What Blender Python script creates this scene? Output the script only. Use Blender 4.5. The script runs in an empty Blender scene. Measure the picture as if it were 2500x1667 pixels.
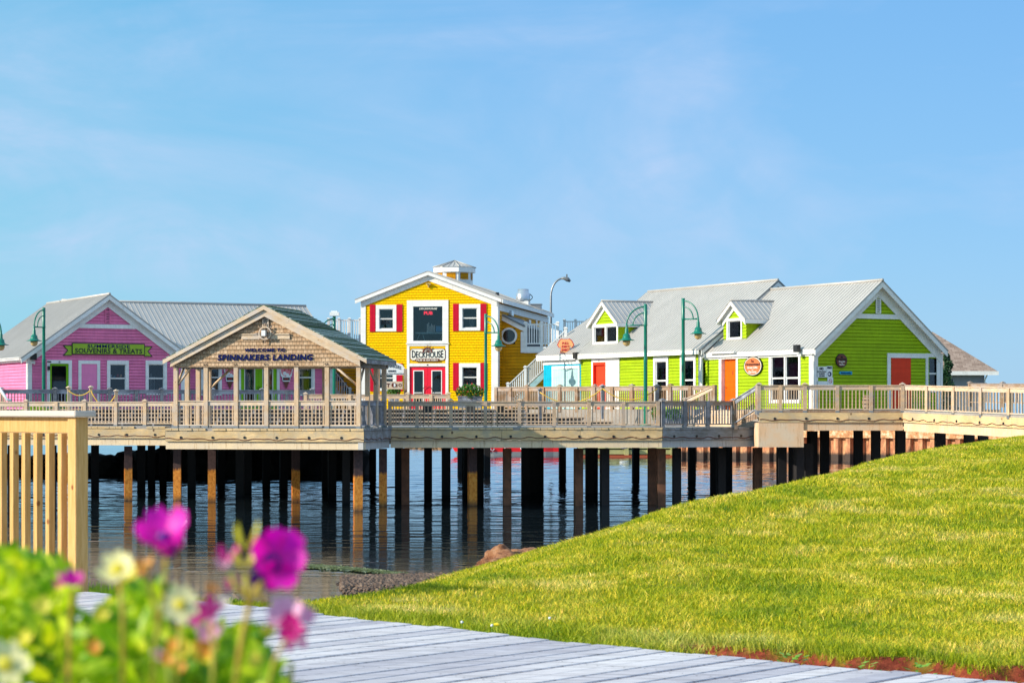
import bpy, math, random
import numpy as np
from mathutils import Vector, Matrix, noise as mnoise
random.seed(7)
SC = bpy.context.scene
COL = SC.collection
F = 75/36*2500; CZ = 4.15; HY = 993.0; CX = 1250.0
Z_LOW = 3.30; Z_UP = 4.03
S, C_, R = math.sin, math.cos, math.radians
WL = {}

# ------------------------------------------------------------------ helpers
def thing(name, label, cat, loc=(0, 0, 0), group=None, kind=None):
    o = bpy.data.objects.new(name, None); COL.objects.link(o)
    o.location = loc; o.empty_display_size = .2
    WL[o] = Vector(loc)
    tag(o, label, cat, group, kind); return o
def tag(o, label=None, cat=None, group=None, kind=None):
    if label: o['label'] = label
    if cat: o['category'] = cat
    if group: o['group'] = group
    if kind: o['kind'] = kind
    return o
def at(px, D, z=None, py=None):
    if py is not None: z = CZ + (HY - py) * D / F
    return Vector(((px - CX) / F * D, D, z or 0.0))

class W:
    """a vertical reference plane: a runs to the right seen from outside, o points outwards, z up"""
    def __init__(s, p, d):
        s.p = Vector((p[0], p[1])); l = math.hypot(*d); s.d = Vector((d[0]/l, d[1]/l)); s.n = Vector((s.d.y, -s.d.x))
    def pt(s, a, o, z): q = s.p + s.d*a + s.n*o; return (q.x, q.y, z)
    def a(s, px, o=0):
        k = (px - CX)/F; q = s.p + s.n*o
        return (k*q.y - q.x)/(s.d.x - k*s.d.y)
    def z(s, px, py, o=0):
        q = s.pt(s.a(px, o), o, 0); return CZ + (HY - py)*q[1]/F
    def sub(s, a, o=0): q = s.pt(a, o, 0); return W((q[0], q[1]), s.d)
    def ang(s): return math.atan2(s.d.y, s.d.x)
W0 = W((0, 0), (1, 0))
def between(p, q): return W((p[0], p[1]), (q[0]-p[0], q[1]-p[1]))

class M:
    def __init__(s): s.v = []; s.f = []; s.mi = []; s.cur = 0; s.sm = []; s.smooth = False
    def add(s, vs, fs):
        b = len(s.v); s.v += [tuple(v) for v in vs]
        for f in fs: s.f.append([b+i for i in f]); s.mi.append(s.cur); s.sm.append(s.smooth)
        return s
    def box(s, w, a0, a1, o0, o1, z0, z1):
        p = [w.pt(a, o, z) for z in (z0, z1) for o in (o0, o1) for a in (a0, a1)]
        return s.add(p, [(0,1,3,2),(4,6,7,5),(0,4,5,1),(2,3,7,6),(0,2,6,4),(1,5,7,3)])
    def cbox(s, x, y, z0, z1, sx, sy, rz=0):
        w = W((x, y), (C_(rz), S(rz))); return s.box(w, -sx/2, sx/2, -sy/2, sy/2, z0, z1)
    def prism(s, w, pts, o0, o1):
        n = len(pts)
        vs = [w.pt(a, o0, z) for a, z in pts] + [w.pt(a, o1, z) for a, z in pts]
        return s.add(vs, [list(range(n))[::-1], list(range(n, 2*n))] + [(i, (i+1) % n, (i+1) % n+n, i+n) for i in range(n)])
    def slab(s, pts, z0, z1):
        n = len(pts); zs = (lambda z, i: z[i] if isinstance(z, (list, tuple)) else z)
        vs = [(p[0], p[1], zs(z0, i)) for i, p in enumerate(pts)] + [(p[0], p[1], zs(z1, i)) for i, p in enumerate(pts)]
        return s.add(vs, [list(range(n))[::-1], list(range(n, 2*n))] + [(i, (i+1) % n, (i+1) % n+n, i+n) for i in range(n)])
    def hexa(s, b, t):
        return s.add(list(b)+list(t), [(3,2,1,0),(4,5,6,7),(0,1,5,4),(1,2,6,5),(2,3,7,6),(3,0,4,7)])
    def tube(s, pts, r, n=8, caps=True):
        pts = [Vector(p) for p in pts]; rs = r if isinstance(r, (list, tuple)) else [r]*len(pts)
        vs = []; fs = []; up = None
        for i, p in enumerate(pts):
            t = (pts[min(i+1, len(pts)-1)] - pts[max(i-1, 0)]).normalized()
            if up is None: up = Vector((0, 0, 1)) if abs(t.z) < .9 else Vector((1, 0, 0))
            x = t.cross(up).normalized(); y = t.cross(x).normalized(); up = -y if (-y).dot(up) > 0 else y
            for k in range(n):
                an = 2*math.pi*k/n; vs.append(p + (x*C_(an) + y*S(an))*rs[i])
        for i in range(len(pts)-1):
            for k in range(n): fs.append((i*n+k, i*n+(k+1) % n, (i+1)*n+(k+1) % n, (i+1)*n+k))
        if caps: fs += [list(range(n))[::-1], list(range((len(pts)-1)*n, len(pts)*n))]
        sm = s.smooth; s.smooth = True; s.add(vs, fs); s.smooth = sm; return s
    def lathe(s, x, y, prof, n=20):
        vs = []; fs = []
        for r, z in prof:
            for k in range(n): an = 2*math.pi*k/n; vs.append((x + r*C_(an), y + r*S(an), z))
        for i in range(len(prof)-1):
            for k in range(n): fs.append((i*n+k, i*n+(k+1) % n, (i+1)*n+(k+1) % n, (i+1)*n+k))
        fs += [list(range(n))[::-1], list(range((len(prof)-1)*n, len(prof)*n))]
        sm = s.smooth; s.smooth = n > 10; s.add(vs, fs); s.smooth = sm; return s
    def disc(s, w, a, z, r, o0, o1, n=32, ry=None):
        ry = ry or r
        return s.prism(w, [(a + r*C_(2*math.pi*k/n), z + ry*S(2*math.pi*k/n)) for k in range(n)], o0, o1)
    def ring(s, w, a, z, r0, r1, o0, o1, n=32, k0=0, k1=1):
        for k in range(n):
            t0 = 2*math.pi*(k0 + (k1-k0)*k/n); t1 = 2*math.pi*(k0 + (k1-k0)*(k+1)/n)
            s.prism(w, [(a+r0*C_(t0), z+r0*S(t0)), (a+r1*C_(t0), z+r1*S(t0)), (a+r1*C_(t1), z+r1*S(t1)), (a+r0*C_(t1), z+r0*S(t1))], o0, o1)
        return s
    def mesh(s, name, mats, origin=(0, 0, 0)):
        me = bpy.data.meshes.new(name); o = Vector(origin)
        me.from_pydata([(v[0]-o.x, v[1]-o.y, v[2]-o.z) for v in s.v], [], s.f)
        mats = mats if isinstance(mats, (list, tuple)) else [mats]
        for m in mats: me.materials.append(m)
        me.polygons.foreach_set('material_index', s.mi); me.polygons.foreach_set('use_smooth', s.sm)
        me.update(); return me
    def build(s, name, mats, parent=None, label=None, origin=None, **kw):
        o0 = WL[parent] if parent is not None else Vector(origin or (0, 0, 0))
        o = bpy.data.objects.new(name, s.mesh(name, mats, o0)); COL.objects.link(o)
        if parent is not None: o.parent = parent
        else: o.location = o0
        WL[o] = Vector(o0)
        import_bevel = kw.pop('bevel', None)
        if import_bevel:
            b = o.modifiers.new('bevel', 'BEVEL'); b.width = import_bevel; b.segments = 1; b.limit_method = 'ANGLE'
        tag(o, label, **kw); return o
def inst(me, name, parent, p, rz=0, sc=None):
    o = bpy.data.objects.new(name, me); COL.objects.link(o); o.parent = parent
    o.location = Vector(p) - WL[parent]; o.rotation_euler = (0, 0, rz)
    if sc: o.scale = sc
    WL[o] = Vector(p); return o

def text(s, w, a0, a1, zb, zt, o, mat, parent, name='lettering', depth=.015, bold=0, shear=0, label=None, arc=0, taper=0, space=1.0):
    cu = bpy.data.curves.new(name, 'FONT'); cu.body = s; cu.extrude = .01; cu.offset = bold; cu.shear = shear
    cu.space_character = space; cu.align_x = 'LEFT'; cu.resolution_u = 3
    ob = bpy.data.objects.new(name, cu); COL.objects.link(ob)
    dg = bpy.context.evaluated_depsgraph_get(); dg.update()
    me = bpy.data.meshes.new_from_object(ob.evaluated_get(dg)); bpy.data.objects.remove(ob)
    vs = [v.co.copy() for v in me.vertices]
    x0 = min(v.x for v in vs); x1 = max(v.x for v in vs); y0 = min(v.y for v in vs); y1 = max(v.y for v in vs)
    z0 = min(v.z for v in vs); z1 = max(v.z for v in vs)
    base = WL[parent]
    for v, c in zip(me.vertices, vs):
        t = (c.x-x0)/(x1-x0); h = (c.y-y0)/(y1-y0)
        k = (2*t-1)**2
        zz = zb + (zt-zb)*h*(1 + taper*k) + arc*(1-k)
        v.co = Vector(w.pt(a0 + (a1-a0)*t, o + depth*(c.z-z0)/(z1-z0), zz)) - base
    me.materials.clear(); me.materials.append(mat)
    for p in me.polygons: p.material_index = 0
    o_ = bpy.data.objects.new(name, me); COL.objects.link(o_); o_.parent = parent; WL[o_] = Vector(base)
    if label: o_['label'] = label
    return o_

# ------------------------------------------------------------------ materials
def nodes(name):
    m = bpy.data.materials.new(name); m.use_nodes = True; nt = m.node_tree
    b = nt.nodes['Principled BSDF']; return m, nt, b
def N(nt, t, **kw):
    n = nt.nodes.new(t)
    for k, v in kw.items():
        if k in n.inputs: n.inputs[k].default_value = v
        else: setattr(n, k, v)
    return n
def col4(c): return (c[0], c[1], c[2], 1)
def mapping(nt, scale=(1, 1, 1), rot=(0, 0, 0), coord='pos'):
    if coord == 'pos': g = N(nt, 'ShaderNodeNewGeometry').outputs['Position']
    else: g = N(nt, 'ShaderNodeTexCoord').outputs['Object']
    mp = N(nt, 'ShaderNodeMapping'); nt.links.new(g, mp.inputs[0])
    mp.inputs['Scale'].default_value = scale; mp.inputs['Rotation'].default_value = rot; return mp.outputs[0]
def noise_(nt, vec, scale, detail=4, rough=.6):
    n = N(nt, 'ShaderNodeTexNoise'); n.inputs['Scale'].default_value = scale; n.inputs['Detail'].default_value = detail
    n.inputs['Roughness'].default_value = rough; nt.links.new(vec, n.inputs['Vector']); return n.outputs[0]
def ramp(nt, fac, stops, interp='LINEAR'):
    r = N(nt, 'ShaderNodeValToRGB'); r.color_ramp.interpolation = interp; e = r.color_ramp.elements
    while len(e) < len(stops): e.new(.5)
    for i, (p, c) in enumerate(stops): e[i].position = p; e[i].color = col4(c) if not isinstance(c, (int, float)) else (c, c, c, 1)
    nt.links.new(fac, r.inputs[0]); return r.outputs[0]
def mix(nt, fac, a, b, mode='MIX'):
    m = N(nt, 'ShaderNodeMix', data_type='RGBA', blend_type=mode)
    for sock, v in ((m.inputs[0], fac), (m.inputs[6], a), (m.inputs[7], b)):
        if hasattr(v, 'is_linked'): nt.links.new(v, sock)
        elif isinstance(v, (int, float)): sock.default_value = v
        else: sock.default_value = col4(v)
    return m.outputs[2]
def bump(nt, b, h, strength=.3, dist=.02):
    n = N(nt, 'ShaderNodeBump'); n.inputs['Strength'].default_value = strength; n.inputs['Distance'].default_value = dist
    nt.links.new(h, n.inputs['Height']); nt.links.new(n.outputs[0], b.inputs['Normal'])
def paint(name, c, var=.12, scale=3, rough=.55, dirt=None, streak=True, bstr=.15):
    """painted timber: slight blotches, vertical weather streaks"""
    m, nt, b = nodes(name)
    n1 = noise_(nt, mapping(nt, (1, 1, 1)), scale, 5)
    n2 = noise_(nt, mapping(nt, (6, 6, .6)), 2.2, 4)
    f1 = ramp(nt, n1, [(.3, 1-var), (.7, 1+0*var)])
    cc = mix(nt, 1, c, f1, 'MULTIPLY')
    if streak: cc = mix(nt, 1, cc, ramp(nt, n2, [(.3, 1-var*.8), (.6, 1.0)]), 'MULTIPLY')
    cc = mix(nt, 1, cc, ramp(nt, noise_(nt, mapping(nt, (.35, .35, 6.6)), 1.0, 2, .5), [(.35, 1-var*.9), (.62, 1.0)]), 'MULTIPLY')
    if dirt: cc = mix(nt, ramp(nt, noise_(nt, mapping(nt, (2, 2, .5)), 1.7, 7, .7), [(.56, 0.0), (.72, .55)]), cc, dirt)
    nt.links.new(cc, b.inputs['Base Color']); b.inputs['Roughness'].default_value = rough
    b.inputs['Specular IOR Level'].default_value = .15
    bump(nt, b, noise_(nt, mapping(nt, (1, 1, 1)), 30, 3), bstr, .01)
    return m
def shingle_mat(name, cols, cell=.16, row=.13, rough=.8, rot=0, line=.25, coord_xy=True, tone=.25):
    """wooden shingles: every shingle its own tone, narrow joints between them"""
    m, nt, b = nodes(name)
    br = N(nt, 'ShaderNodeTexBrick'); br.offset = .5; br.inputs['Scale'].default_value = 1
    br.inputs['Brick Width'].default_value = cell; br.inputs['Row Height'].default_value = row
    br.inputs['Mortar Size'].default_value = .006; br.inputs['Color1'].default_value = (0, 0, 0, 1); br.inputs['Color2'].default_value = (1, 1, 1, 1)
    br.inputs['Mortar'].default_value = (.5, .5, .5, 1)
    g = N(nt, 'ShaderNodeNewGeometry').outputs['Position']
    mp = N(nt, 'ShaderNodeMapping'); mp.inputs['Rotation'].default_value = (0, 0, -rot); nt.links.new(g, mp.inputs[0])
    sp = N(nt, 'ShaderNodeSeparateXYZ'); nt.links.new(mp.outputs[0], sp.inputs[0])
    cb = N(nt, 'ShaderNodeCombineXYZ'); nt.links.new(sp.outputs[0], cb.inputs[0])
    nt.links.new(sp.outputs[2], cb.inputs[1]); nt.links.new(cb.outputs[0], br.inputs['Vector'])
    cc = mix(nt, br.outputs['Color'], cols[0], cols[1])
    n = noise_(nt, mapping(nt, (5, 5, .8)), 3, 6, .7)
    cc = mix(nt, ramp(nt, n, [(.42, 0.0), (.75, .8)]), cc, cols[2])
    cc = mix(nt, br.outputs['Fac'], cc, tuple(x*line for x in cols[0]))
    nt.links.new(cc, b.inputs['Base Color']); b.inputs['Roughness'].default_value = rough
    iv = N(nt, 'ShaderNodeMath', operation='SUBTRACT'); iv.inputs[0].default_value = 1; nt.links.new(br.outputs['Fac'], iv.inputs[1])
    bump(nt, b, iv.outputs[0], .6, .02)
    b.inputs['Specular IOR Level'].default_value = .06
    return m
def wood(name, a, b_, knots=None, stretch=(3, 3, .6), rot=0, scale=4, rough=.75, blotch=.35, grey=None, kscale=2.3):
    m, nt, b = nodes(name)
    v = mapping(nt, stretch, (0, 0, rot))
    g = noise_(nt, v, scale*2.2, 7, .65)
    cc = mix(nt, ramp(nt, g, [(.35, 0.0), (.65, 1.0)]), a, b_)
    big = noise_(nt, mapping(nt, (1, 1, 1)), .9, 4)
    cc = mix(nt, 1, cc, ramp(nt, big, [(.35, 1-blotch), (.65, 1.0)]), 'MULTIPLY')
    if grey:
        cc = mix(nt, ramp(nt, noise_(nt, mapping(nt, (1, 1, 1.5)), 1.6, 5, .7), [(.45, 0.0), (.62, .85)]), cc, grey)
    if knots:
        vo = N(nt, 'ShaderNodeTexVoronoi'); vo.inputs['Scale'].default_value = kscale*2; nt.links.new(mapping(nt, (1, 1, .8)), vo.inputs['Vector'])
        cc = mix(nt, ramp(nt, vo.outputs['Distance'], [(.06, .9), (.11, 0.0)]), cc, knots)
    nt.links.new(cc, b.inputs['Base Color']); b.inputs['Roughness'].default_value = rough
    b.inputs['Specular IOR Level'].default_value = .25
    bump(nt, b, g, .25, .01); return m
def plain(name, c, rough=.5, metal=0, emit=None, spec=.5, var=.1):
    m, nt, b = nodes(name)
    n1 = noise_(nt, mapping(nt), 6, 4)
    nt.links.new(mix(nt, 1, c, ramp(nt, n1, [(.3, 1-var), (.7, 1.0)]), 'MULTIPLY'), b.inputs['Base Color'])
    b.inputs['Roughness'].default_value = rough; b.inputs['Metallic'].default_value = metal; b.inputs['Specular IOR Level'].default_value = spec
    if emit: b.inputs['Emission Color'].default_value = col4(emit[0]); b.inputs['Emission Strength'].default_value = emit[1]
    return m
def leafm(name, cols, scale=9, rough=.5, trans=.3):
    m, nt, b = nodes(name)
    n = noise_(nt, mapping(nt), scale, 3)
    k = len(cols); cc = ramp(nt, n, [(.3 + .4*i/max(1, k-1), c) for i, c in enumerate(cols)])
    nt.links.new(cc, b.inputs['Base Color']); b.inputs['Roughness'].default_value = rough
    tr = N(nt, 'ShaderNodeBsdfTranslucent'); nt.links.new(cc, tr.inputs[0])
    ms = N(nt, 'ShaderNodeMixShader'); ms.inputs[0].default_value = trans
    nt.links.new(b.outputs[0], ms.inputs[1]); nt.links.new(tr.outputs[0], ms.inputs[2])
    nt.links.new(ms.outputs[0], nt.nodes['Material Output'].inputs[0]); return m

PINK = paint('pink_paint', (.93, .23, .44), .16, 2, .6, streak=True)
PINKPANEL = paint('pink_panel_paint', (.90, .26, .50), .06, 2, .45)
WHITE = paint('white_paint', (.88, .87, .85), .10, 2, .5, dirt=(.55, .52, .46))
LIME = paint('lime_paint', (.37, .53, .004), .16, 2.5, .6)
LIMEDOOR = paint('lime_door_paint', (.20, .50, .008), .06, 2, .4)
ORANGEWOOD = paint('clapboard_ochre_paint', (.90, .40, .003), .2, 2, .6)
REDP = paint('red_paint', (.62, .008, .035), .08, 2, .45)
REDDOOR = paint('red_door_paint', (.80, .02, .05), .06, 2, .4)
SALMON = paint('salmon_red_paint', (.80, .055, .02), .08, 2, .45)
ORANGE = paint('orange_door_paint', (.90, .14, .004), .15, 2, .4)
TURQ = paint('turquoise_paint', (.0, .42, .62), .15, 3, .5)
PALEBLUE = paint('pale_blue_paint', (.46, .68, .68), .15, 2, .5)
YSH = shingle_mat('yellow_shingle_paint', [(.93, .54, .001), (.97, .60, .001), (.82, .42, .001)], .19, .14, .55, R(-9.6), .45)
CEDAR = shingle_mat('bare_cedar_shingles', [(.52, .34, .20), (.70, .50, .33), (.30, .16, .09)], .15, .165, .85, R(-11), .2)
MOSSROOF = None
def roofmetal(name, c, rough=.38, var=.12):
    m, nt, b = nodes(name)
    n = noise_(nt, mapping(nt, (.6, .6, .6)), 1.3, 5, .6)
    nt.links.new(mix(nt, 1, c, ramp(nt, n, [(.3, 1-var), (.7, 1.0)]), 'MULTIPLY'), b.inputs['Base Color'])
    b.inputs['Metallic'].default_value = .25; b.inputs['Roughness'].default_value = rough
    return m
METALROOF = roofmetal('standing_seam_roof_metal', (.50, .47, .44), .5)
GREYTRIM = plain('dark_grey_trim', (.18, .19, .20), .5)
GREEN = plain('green_lamp_paint', (.0, .17, .115), .3)
AMBER = plain('amber_globe_glass', (.55, .38, .16), .15)
BLACK = plain('black_metal', (.012, .012, .014), .45)
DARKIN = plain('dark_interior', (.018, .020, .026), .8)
GALV = plain('galvanised_metal', (.62, .63, .66), .28, .8)
STEELGREY = plain('grey_lamp_steel', (.30, .31, .33), .4, .6)
NAVY = plain('navy_letter_paint', (.003, .008, .085), .6, spec=.1)
BLK = plain('black_letter_paint', (.008, .010, .014), .4)
CREAM = plain('cream_letter_paint', (.80, .77, .68), .5)
REDL = plain('red_letter_paint', (.55, .02, .03), .4)
NEON = plain('red_neon', (.9, .02, .03), .4, emit=((1, .02, .05), 1.6))
BROWN = plain('brown_sign_paint', (.14, .03, .015), .45)
SIGNORANGE = plain('terracotta_sign_paint', (.66, .16, .05), .45)
PEACH = plain('peach_sign_paint', (.86, .40, .16), .5)
SIGNGREEN = plain('olive_green_sign_paint', (.30, .46, .015), .45)
SIGNWHITE = plain('white_sign_paint', (.82, .84, .84), .4)
PALEPANEL = plain('pale_panel', (.55, .58, .58), .4)
BLUEOBJ = plain('blue_screen', (.08, .35, .62), .4)
ROPE = plain('yellow_rope', (.80, .50, .06), .8)
BRASS = plain('brass_trim', (.7, .45, .15), .35, .6)
WTAN = wood('new_tan_timber', (.74, .54, .36), (.58, .39, .23), (.25, .10, .03), blotch=.2, grey=(.52, .43, .36))
WTANR = wood('new_tan_board', (.80, .62, .44), (.64, .46, .30), (.30, .14, .05), stretch=(.6, .6, 3), blotch=.2, grey=(.58, .50, .44))
WWEATH = wood('weathered_timber', (.74, .52, .33), (.48, .32, .20), None, grey=(.42, .35, .30), blotch=.25)
WWEATHR = wood('weathered_board', (.80, .59, .40), (.54, .38, .25), None, stretch=(.6, .6, 3), grey=(.50, .42, .37), blotch=.25)
WGREY = wood('silver_and_shade_timber', (.30, .29, .30), (.17, .165, .175), None, grey=(.38, .38, .42), blotch=.3)  # weathered grey; also rail timber with side shade put into its colour
WGREYR = wood('silver_and_shade_board', (.30, .31, .36), (.16, .17, .20), None, stretch=(.6, .6, 3), grey=(.40, .42, .48), blotch=.3)  # board version, for weathered grey and for painted-in shade
WBROWN = wood('brown_weathered_timber', (.44, .28, .17), (.26, .15, .09), None, grey=(.36, .30, .26), blotch=.3)
WBROWNR = wood('brown_weathered_board', (.50, .35, .24), (.33, .21, .14), None, stretch=(.6, .6, 3), grey=(.42, .36, .33), blotch=.25)
WDECK = wood('deck_planks', (.42, .38, .34), (.28, .25, .23), None, stretch=(.5, 3, 3), blotch=.25)
WNEAR = wood('fresh_spruce_timber', (.72, .43, .17), (.56, .30, .09), (.22, .07, .02), stretch=(5, 5, .35), scale=6, blotch=.12, kscale=3.2)
FASCIA = wood('fascia_plank', (.84, .60, .32), (.68, .46, .22), (.10, .05, .03), stretch=(.35, .35, 5), grey=(.46, .37, .25), blotch=.34, kscale=.9)
FASCIASHADE = wood('shaded_fascia_plank', (.34, .33, .32), (.22, .20, .18), None, stretch=(.35, .35, 4), grey=(.36, .36, .38), blotch=.3)  # greyed copy of the fascia plank, shade of the unlit faces in its colour
def beammat(name, a, b_, stain):
    m, nt, b = nodes(name)
    n = noise_(nt, mapping(nt, (1, 1, 1)), 1.2, 6, .7)
    cc = mix(nt, ramp(nt, n, [(.4, 0.0), (.62, 1.0)]), a, b_)
    st = noise_(nt, mapping(nt, (5, 5, .5)), 2.4, 6, .75)
    cc = mix(nt, ramp(nt, st, [(.55, 0.0), (.68, .8)]), cc, stain)
    nt.links.new(cc, b.inputs['Base Color']); b.inputs['Roughness'].default_value = .85
    bump(nt, b, st, .2, .01); return m
BEAM = beammat('stained_beam_face', (.78, .60, .38), (.68, .54, .38), (.34, .18, .07))
BEAMSHADE = beammat('shaded_beam_face', (.50, .48, .46), (.58, .55, .52), (.30, .26, .22))  # greyed copy of the beam face with its shade put into the colour
CONC = beammat('rust_washed_concrete', (.68, .44, .26), (.64, .50, .36), (.42, .24, .12))
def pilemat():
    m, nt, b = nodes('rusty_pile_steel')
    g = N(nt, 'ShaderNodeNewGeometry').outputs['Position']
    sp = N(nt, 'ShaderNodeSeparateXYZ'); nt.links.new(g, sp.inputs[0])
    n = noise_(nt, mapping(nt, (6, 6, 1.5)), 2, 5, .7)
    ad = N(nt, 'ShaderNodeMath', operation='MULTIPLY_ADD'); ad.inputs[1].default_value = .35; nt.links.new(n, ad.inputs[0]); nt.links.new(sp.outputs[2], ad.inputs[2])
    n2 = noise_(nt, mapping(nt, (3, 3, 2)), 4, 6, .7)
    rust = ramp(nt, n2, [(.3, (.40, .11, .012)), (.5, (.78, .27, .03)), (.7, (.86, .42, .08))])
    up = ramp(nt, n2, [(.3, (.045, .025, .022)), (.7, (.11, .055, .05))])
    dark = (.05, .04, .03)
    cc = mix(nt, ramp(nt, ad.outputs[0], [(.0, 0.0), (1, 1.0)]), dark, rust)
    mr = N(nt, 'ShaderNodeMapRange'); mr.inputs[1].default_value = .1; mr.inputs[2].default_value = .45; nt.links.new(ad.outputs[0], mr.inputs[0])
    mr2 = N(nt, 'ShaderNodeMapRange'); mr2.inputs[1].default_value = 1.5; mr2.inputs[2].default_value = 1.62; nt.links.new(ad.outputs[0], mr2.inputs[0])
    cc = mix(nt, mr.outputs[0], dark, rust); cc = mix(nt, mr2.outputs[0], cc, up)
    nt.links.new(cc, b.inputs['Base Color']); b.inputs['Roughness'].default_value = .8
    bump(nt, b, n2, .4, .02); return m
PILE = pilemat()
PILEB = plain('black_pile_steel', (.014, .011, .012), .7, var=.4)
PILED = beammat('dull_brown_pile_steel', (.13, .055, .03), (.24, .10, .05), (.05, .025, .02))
def glassmat():
    m, nt, b = nodes('window_glass'); nt.nodes.remove(b)
    t = N(nt, 'ShaderNodeBsdfTransparent'); g = N(nt, 'ShaderNodeBsdfGlossy'); g.inputs['Roughness'].default_value = .03
    g.inputs[0].default_value = (.85, .9, 1, 1); t.inputs[0].default_value = (.75, .78, .8, 1)
    fr = N(nt, 'ShaderNodeFresnel'); fr.inputs[0].default_value = 1.38
    ad = N(nt, 'ShaderNodeMath', operation='MAXIMUM'); ad.inputs[1].default_value = .04; nt.links.new(fr.outputs[0], ad.inputs[0])
    ms = N(nt, 'ShaderNodeMixShader'); nt.links.new(ad.outputs[0], ms.inputs[0]); nt.links.new(t.outputs[0], ms.inputs[1]); nt.links.new(g.outputs[0], ms.inputs[2])
    nt.links.new(ms.outputs[0], nt.nodes['Material Output'].inputs[0]); return m
GLASS = glassmat()

# ------------------------------------------------------------------ building kit
def siding(m, w, l, r, z0, z1, e, cuts=(), out=.03, gap=.017):
    """lapped courses; l(z), r(z) give the ends of the wall at height z; cuts = [(a0,a1,z0,z1)]"""
    z = z0
    while z < z1 - 1e-4:
        t = min(z+e, z1); mid = (z+t)/2
        lb, rb, lt, rt = l(z), r(z), l(t), r(t)
        if rb <= lb: break
        if rt < lt: lt = rt = (lt+rt)/2
        spans = [(lb, rb, lt, rt)]
        for c in cuts:
            if c[2] < mid < c[3]:
                ns = []
                for s in spans:
                    if c[1] <= min(s[0], s[2]) or c[0] >= max(s[1], s[3]): ns.append(s); continue
                    if c[0] > s[0]: ns.append((s[0], c[0], min(s[2], c[0]), c[0]))
                    if c[1] < s[1]: ns.append((c[1], s[1], c[1], max(s[3], c[1])))
                spans = ns
        j = (random.random()-.5)*.004
        for s in spans:
            if s[1]-s[0] < .01: continue
            g = z+gap
            p = [w.pt(s[0], out+j, g), w.pt(s[1], out+j, g), w.pt(s[3], 0, t), w.pt(s[2], 0, t), w.pt(s[0], -.05, g), w.pt(s[1], -.05, g), w.pt(s[0], -.05, z), w.pt(s[1], -.05, z), w.pt(s[2], -.05, t), w.pt(s[3], -.05, t)]
            m.add(p, [(0, 1, 2, 3), (4, 5, 1, 0), (6, 7, 5, 4), (2, 3, 9, 8)][:4])
        z = t
def slope(m, w, ae, ze, ar, zr, o0, o1, th=.06, rib=.24, rh=.018):
    """a roof plane in w: eave at (ae,ze), ridge at (ar,zr), running from depth o0 to o1"""
    L = math.hypot(ar-ae, zr-ze); na, nz = -(zr-ze)/L, (ar-ae)/L
    if nz < 0: na, nz = -na, -nz
    m.prism(w, [(ae, ze), (ar, zr), (ar+na*th, zr+nz*th), (ae+na*th, ze+nz*th)], o0, o1)
    if rib:
        n = max(1, int(abs(o1-o0)/rib)); st = (o1-o0)/n
        for i in range(n+1):
            o = o0 + st*i; hw = .014
            m.prism(w, [(ae+na*th, ze+nz*th), (ar+na*th, zr+nz*th), (ar+na*(th+rh), zr+nz*(th+rh)), (ae+na*(th+rh), ze+nz*(th+rh))], o-hw, o+hw)
def window(w, rect, par, fw=.1, kind='sash', name='window', sill=True, frame=None, panes=1, contents=None):
    """rect = a0,a1,z0,z1 of the outer frame"""
    frame = frame or WHITE; a0, a1, z0, z1 = rect
    m = M()
    m.box(w, a0, a1, -.06, .055, z1-fw*1.25, z1); m.box(w, a0, a1, -.06, .065, z0, z0+fw*.8)
    m.box(w, a0, a0+fw, -.06, .05, z0+fw*.8, z1-fw*1.25); m.box(w, a1-fw, a1, -.06, .05, z0+fw*.8, z1-fw*1.25)
    f = m.build(name, frame, par)
    i0, i1, k0, k1 = a0+fw, a1-fw, z0+fw*.8, z1-fw*1.25
    bays = [(i0, i1)] if panes == 1 else [(i0, (i0+i1)/2-.035), ((i0+i1)/2+.035, i1)]
    s = M(); b = .035
    if panes == 2: s.box(w, bays[0][1], bays[1][0], -.06, .045, k0, k1)
    for (x0, x1) in bays:
        zm = (k0+k1)/2
        seg = [(k0, zm, -.045), (zm, k1, -.02)] if kind == 'sash' else [(k0, k1, -.03)]
        for (q0, q1, off) in seg:
            s.box(w, x0, x1, off-.02, off+.015, q1-b, q1); s.box(w, x0, x1, off-.02, off+.015, q0, q0+b)
            s.box(w, x0, x0+b, off-.02, off+.015, q0+b, q1-b); s.box(w, x1-b, x1, off-.02, off+.015, q0+b, q1-b)
    s.build('sash', frame, f)
    g = M(); g.box(w, i0, i1, -.055, -.05, k0, k1); g.build('pane', GLASS, f)
    d = M(); d.box(w, i0-.02, i1+.02, -.75, -.72, k0-.02, k1+.02)
    d.box(w, i0-.04, i0-.02, -.75, -.061, k0, k1); d.box(w, i1+.02, i1+.04, -.75, -.061, k0, k1)
    d.box(w, i0-.02, i1+.02, -.72, -.061, k1+.021, k1+.04); d.box(w, i0-.02, i1+.02, -.72, -.061, k0-.04, k0-.021)
    d.build('interior', DARKIN, f)
    if contents: contents(w, i0, i1, k0, k1, f)
    return f
def rect(w, x0, y0, x1, y1, zf=None):
    a0, a1 = w.a(x0), w.a(x1); xm = (x0+x1)/2
    return (a0, a1, w.z(xm, y1), w.z(xm, y0))
def blinds(w, i0, i1, k0, k1, f, n=18, mat=None):
    m = M()
    for i in range(n):
        z = k0 + (k1-k0)*(i+.5)/n
        if random.random() < .9: m.box(w, i0+.03, i1-.03, -.12, -.09, z, z+(k1-k0)/n*.35)
    m.build('blind', mat or PALEPANEL, f)
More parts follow.
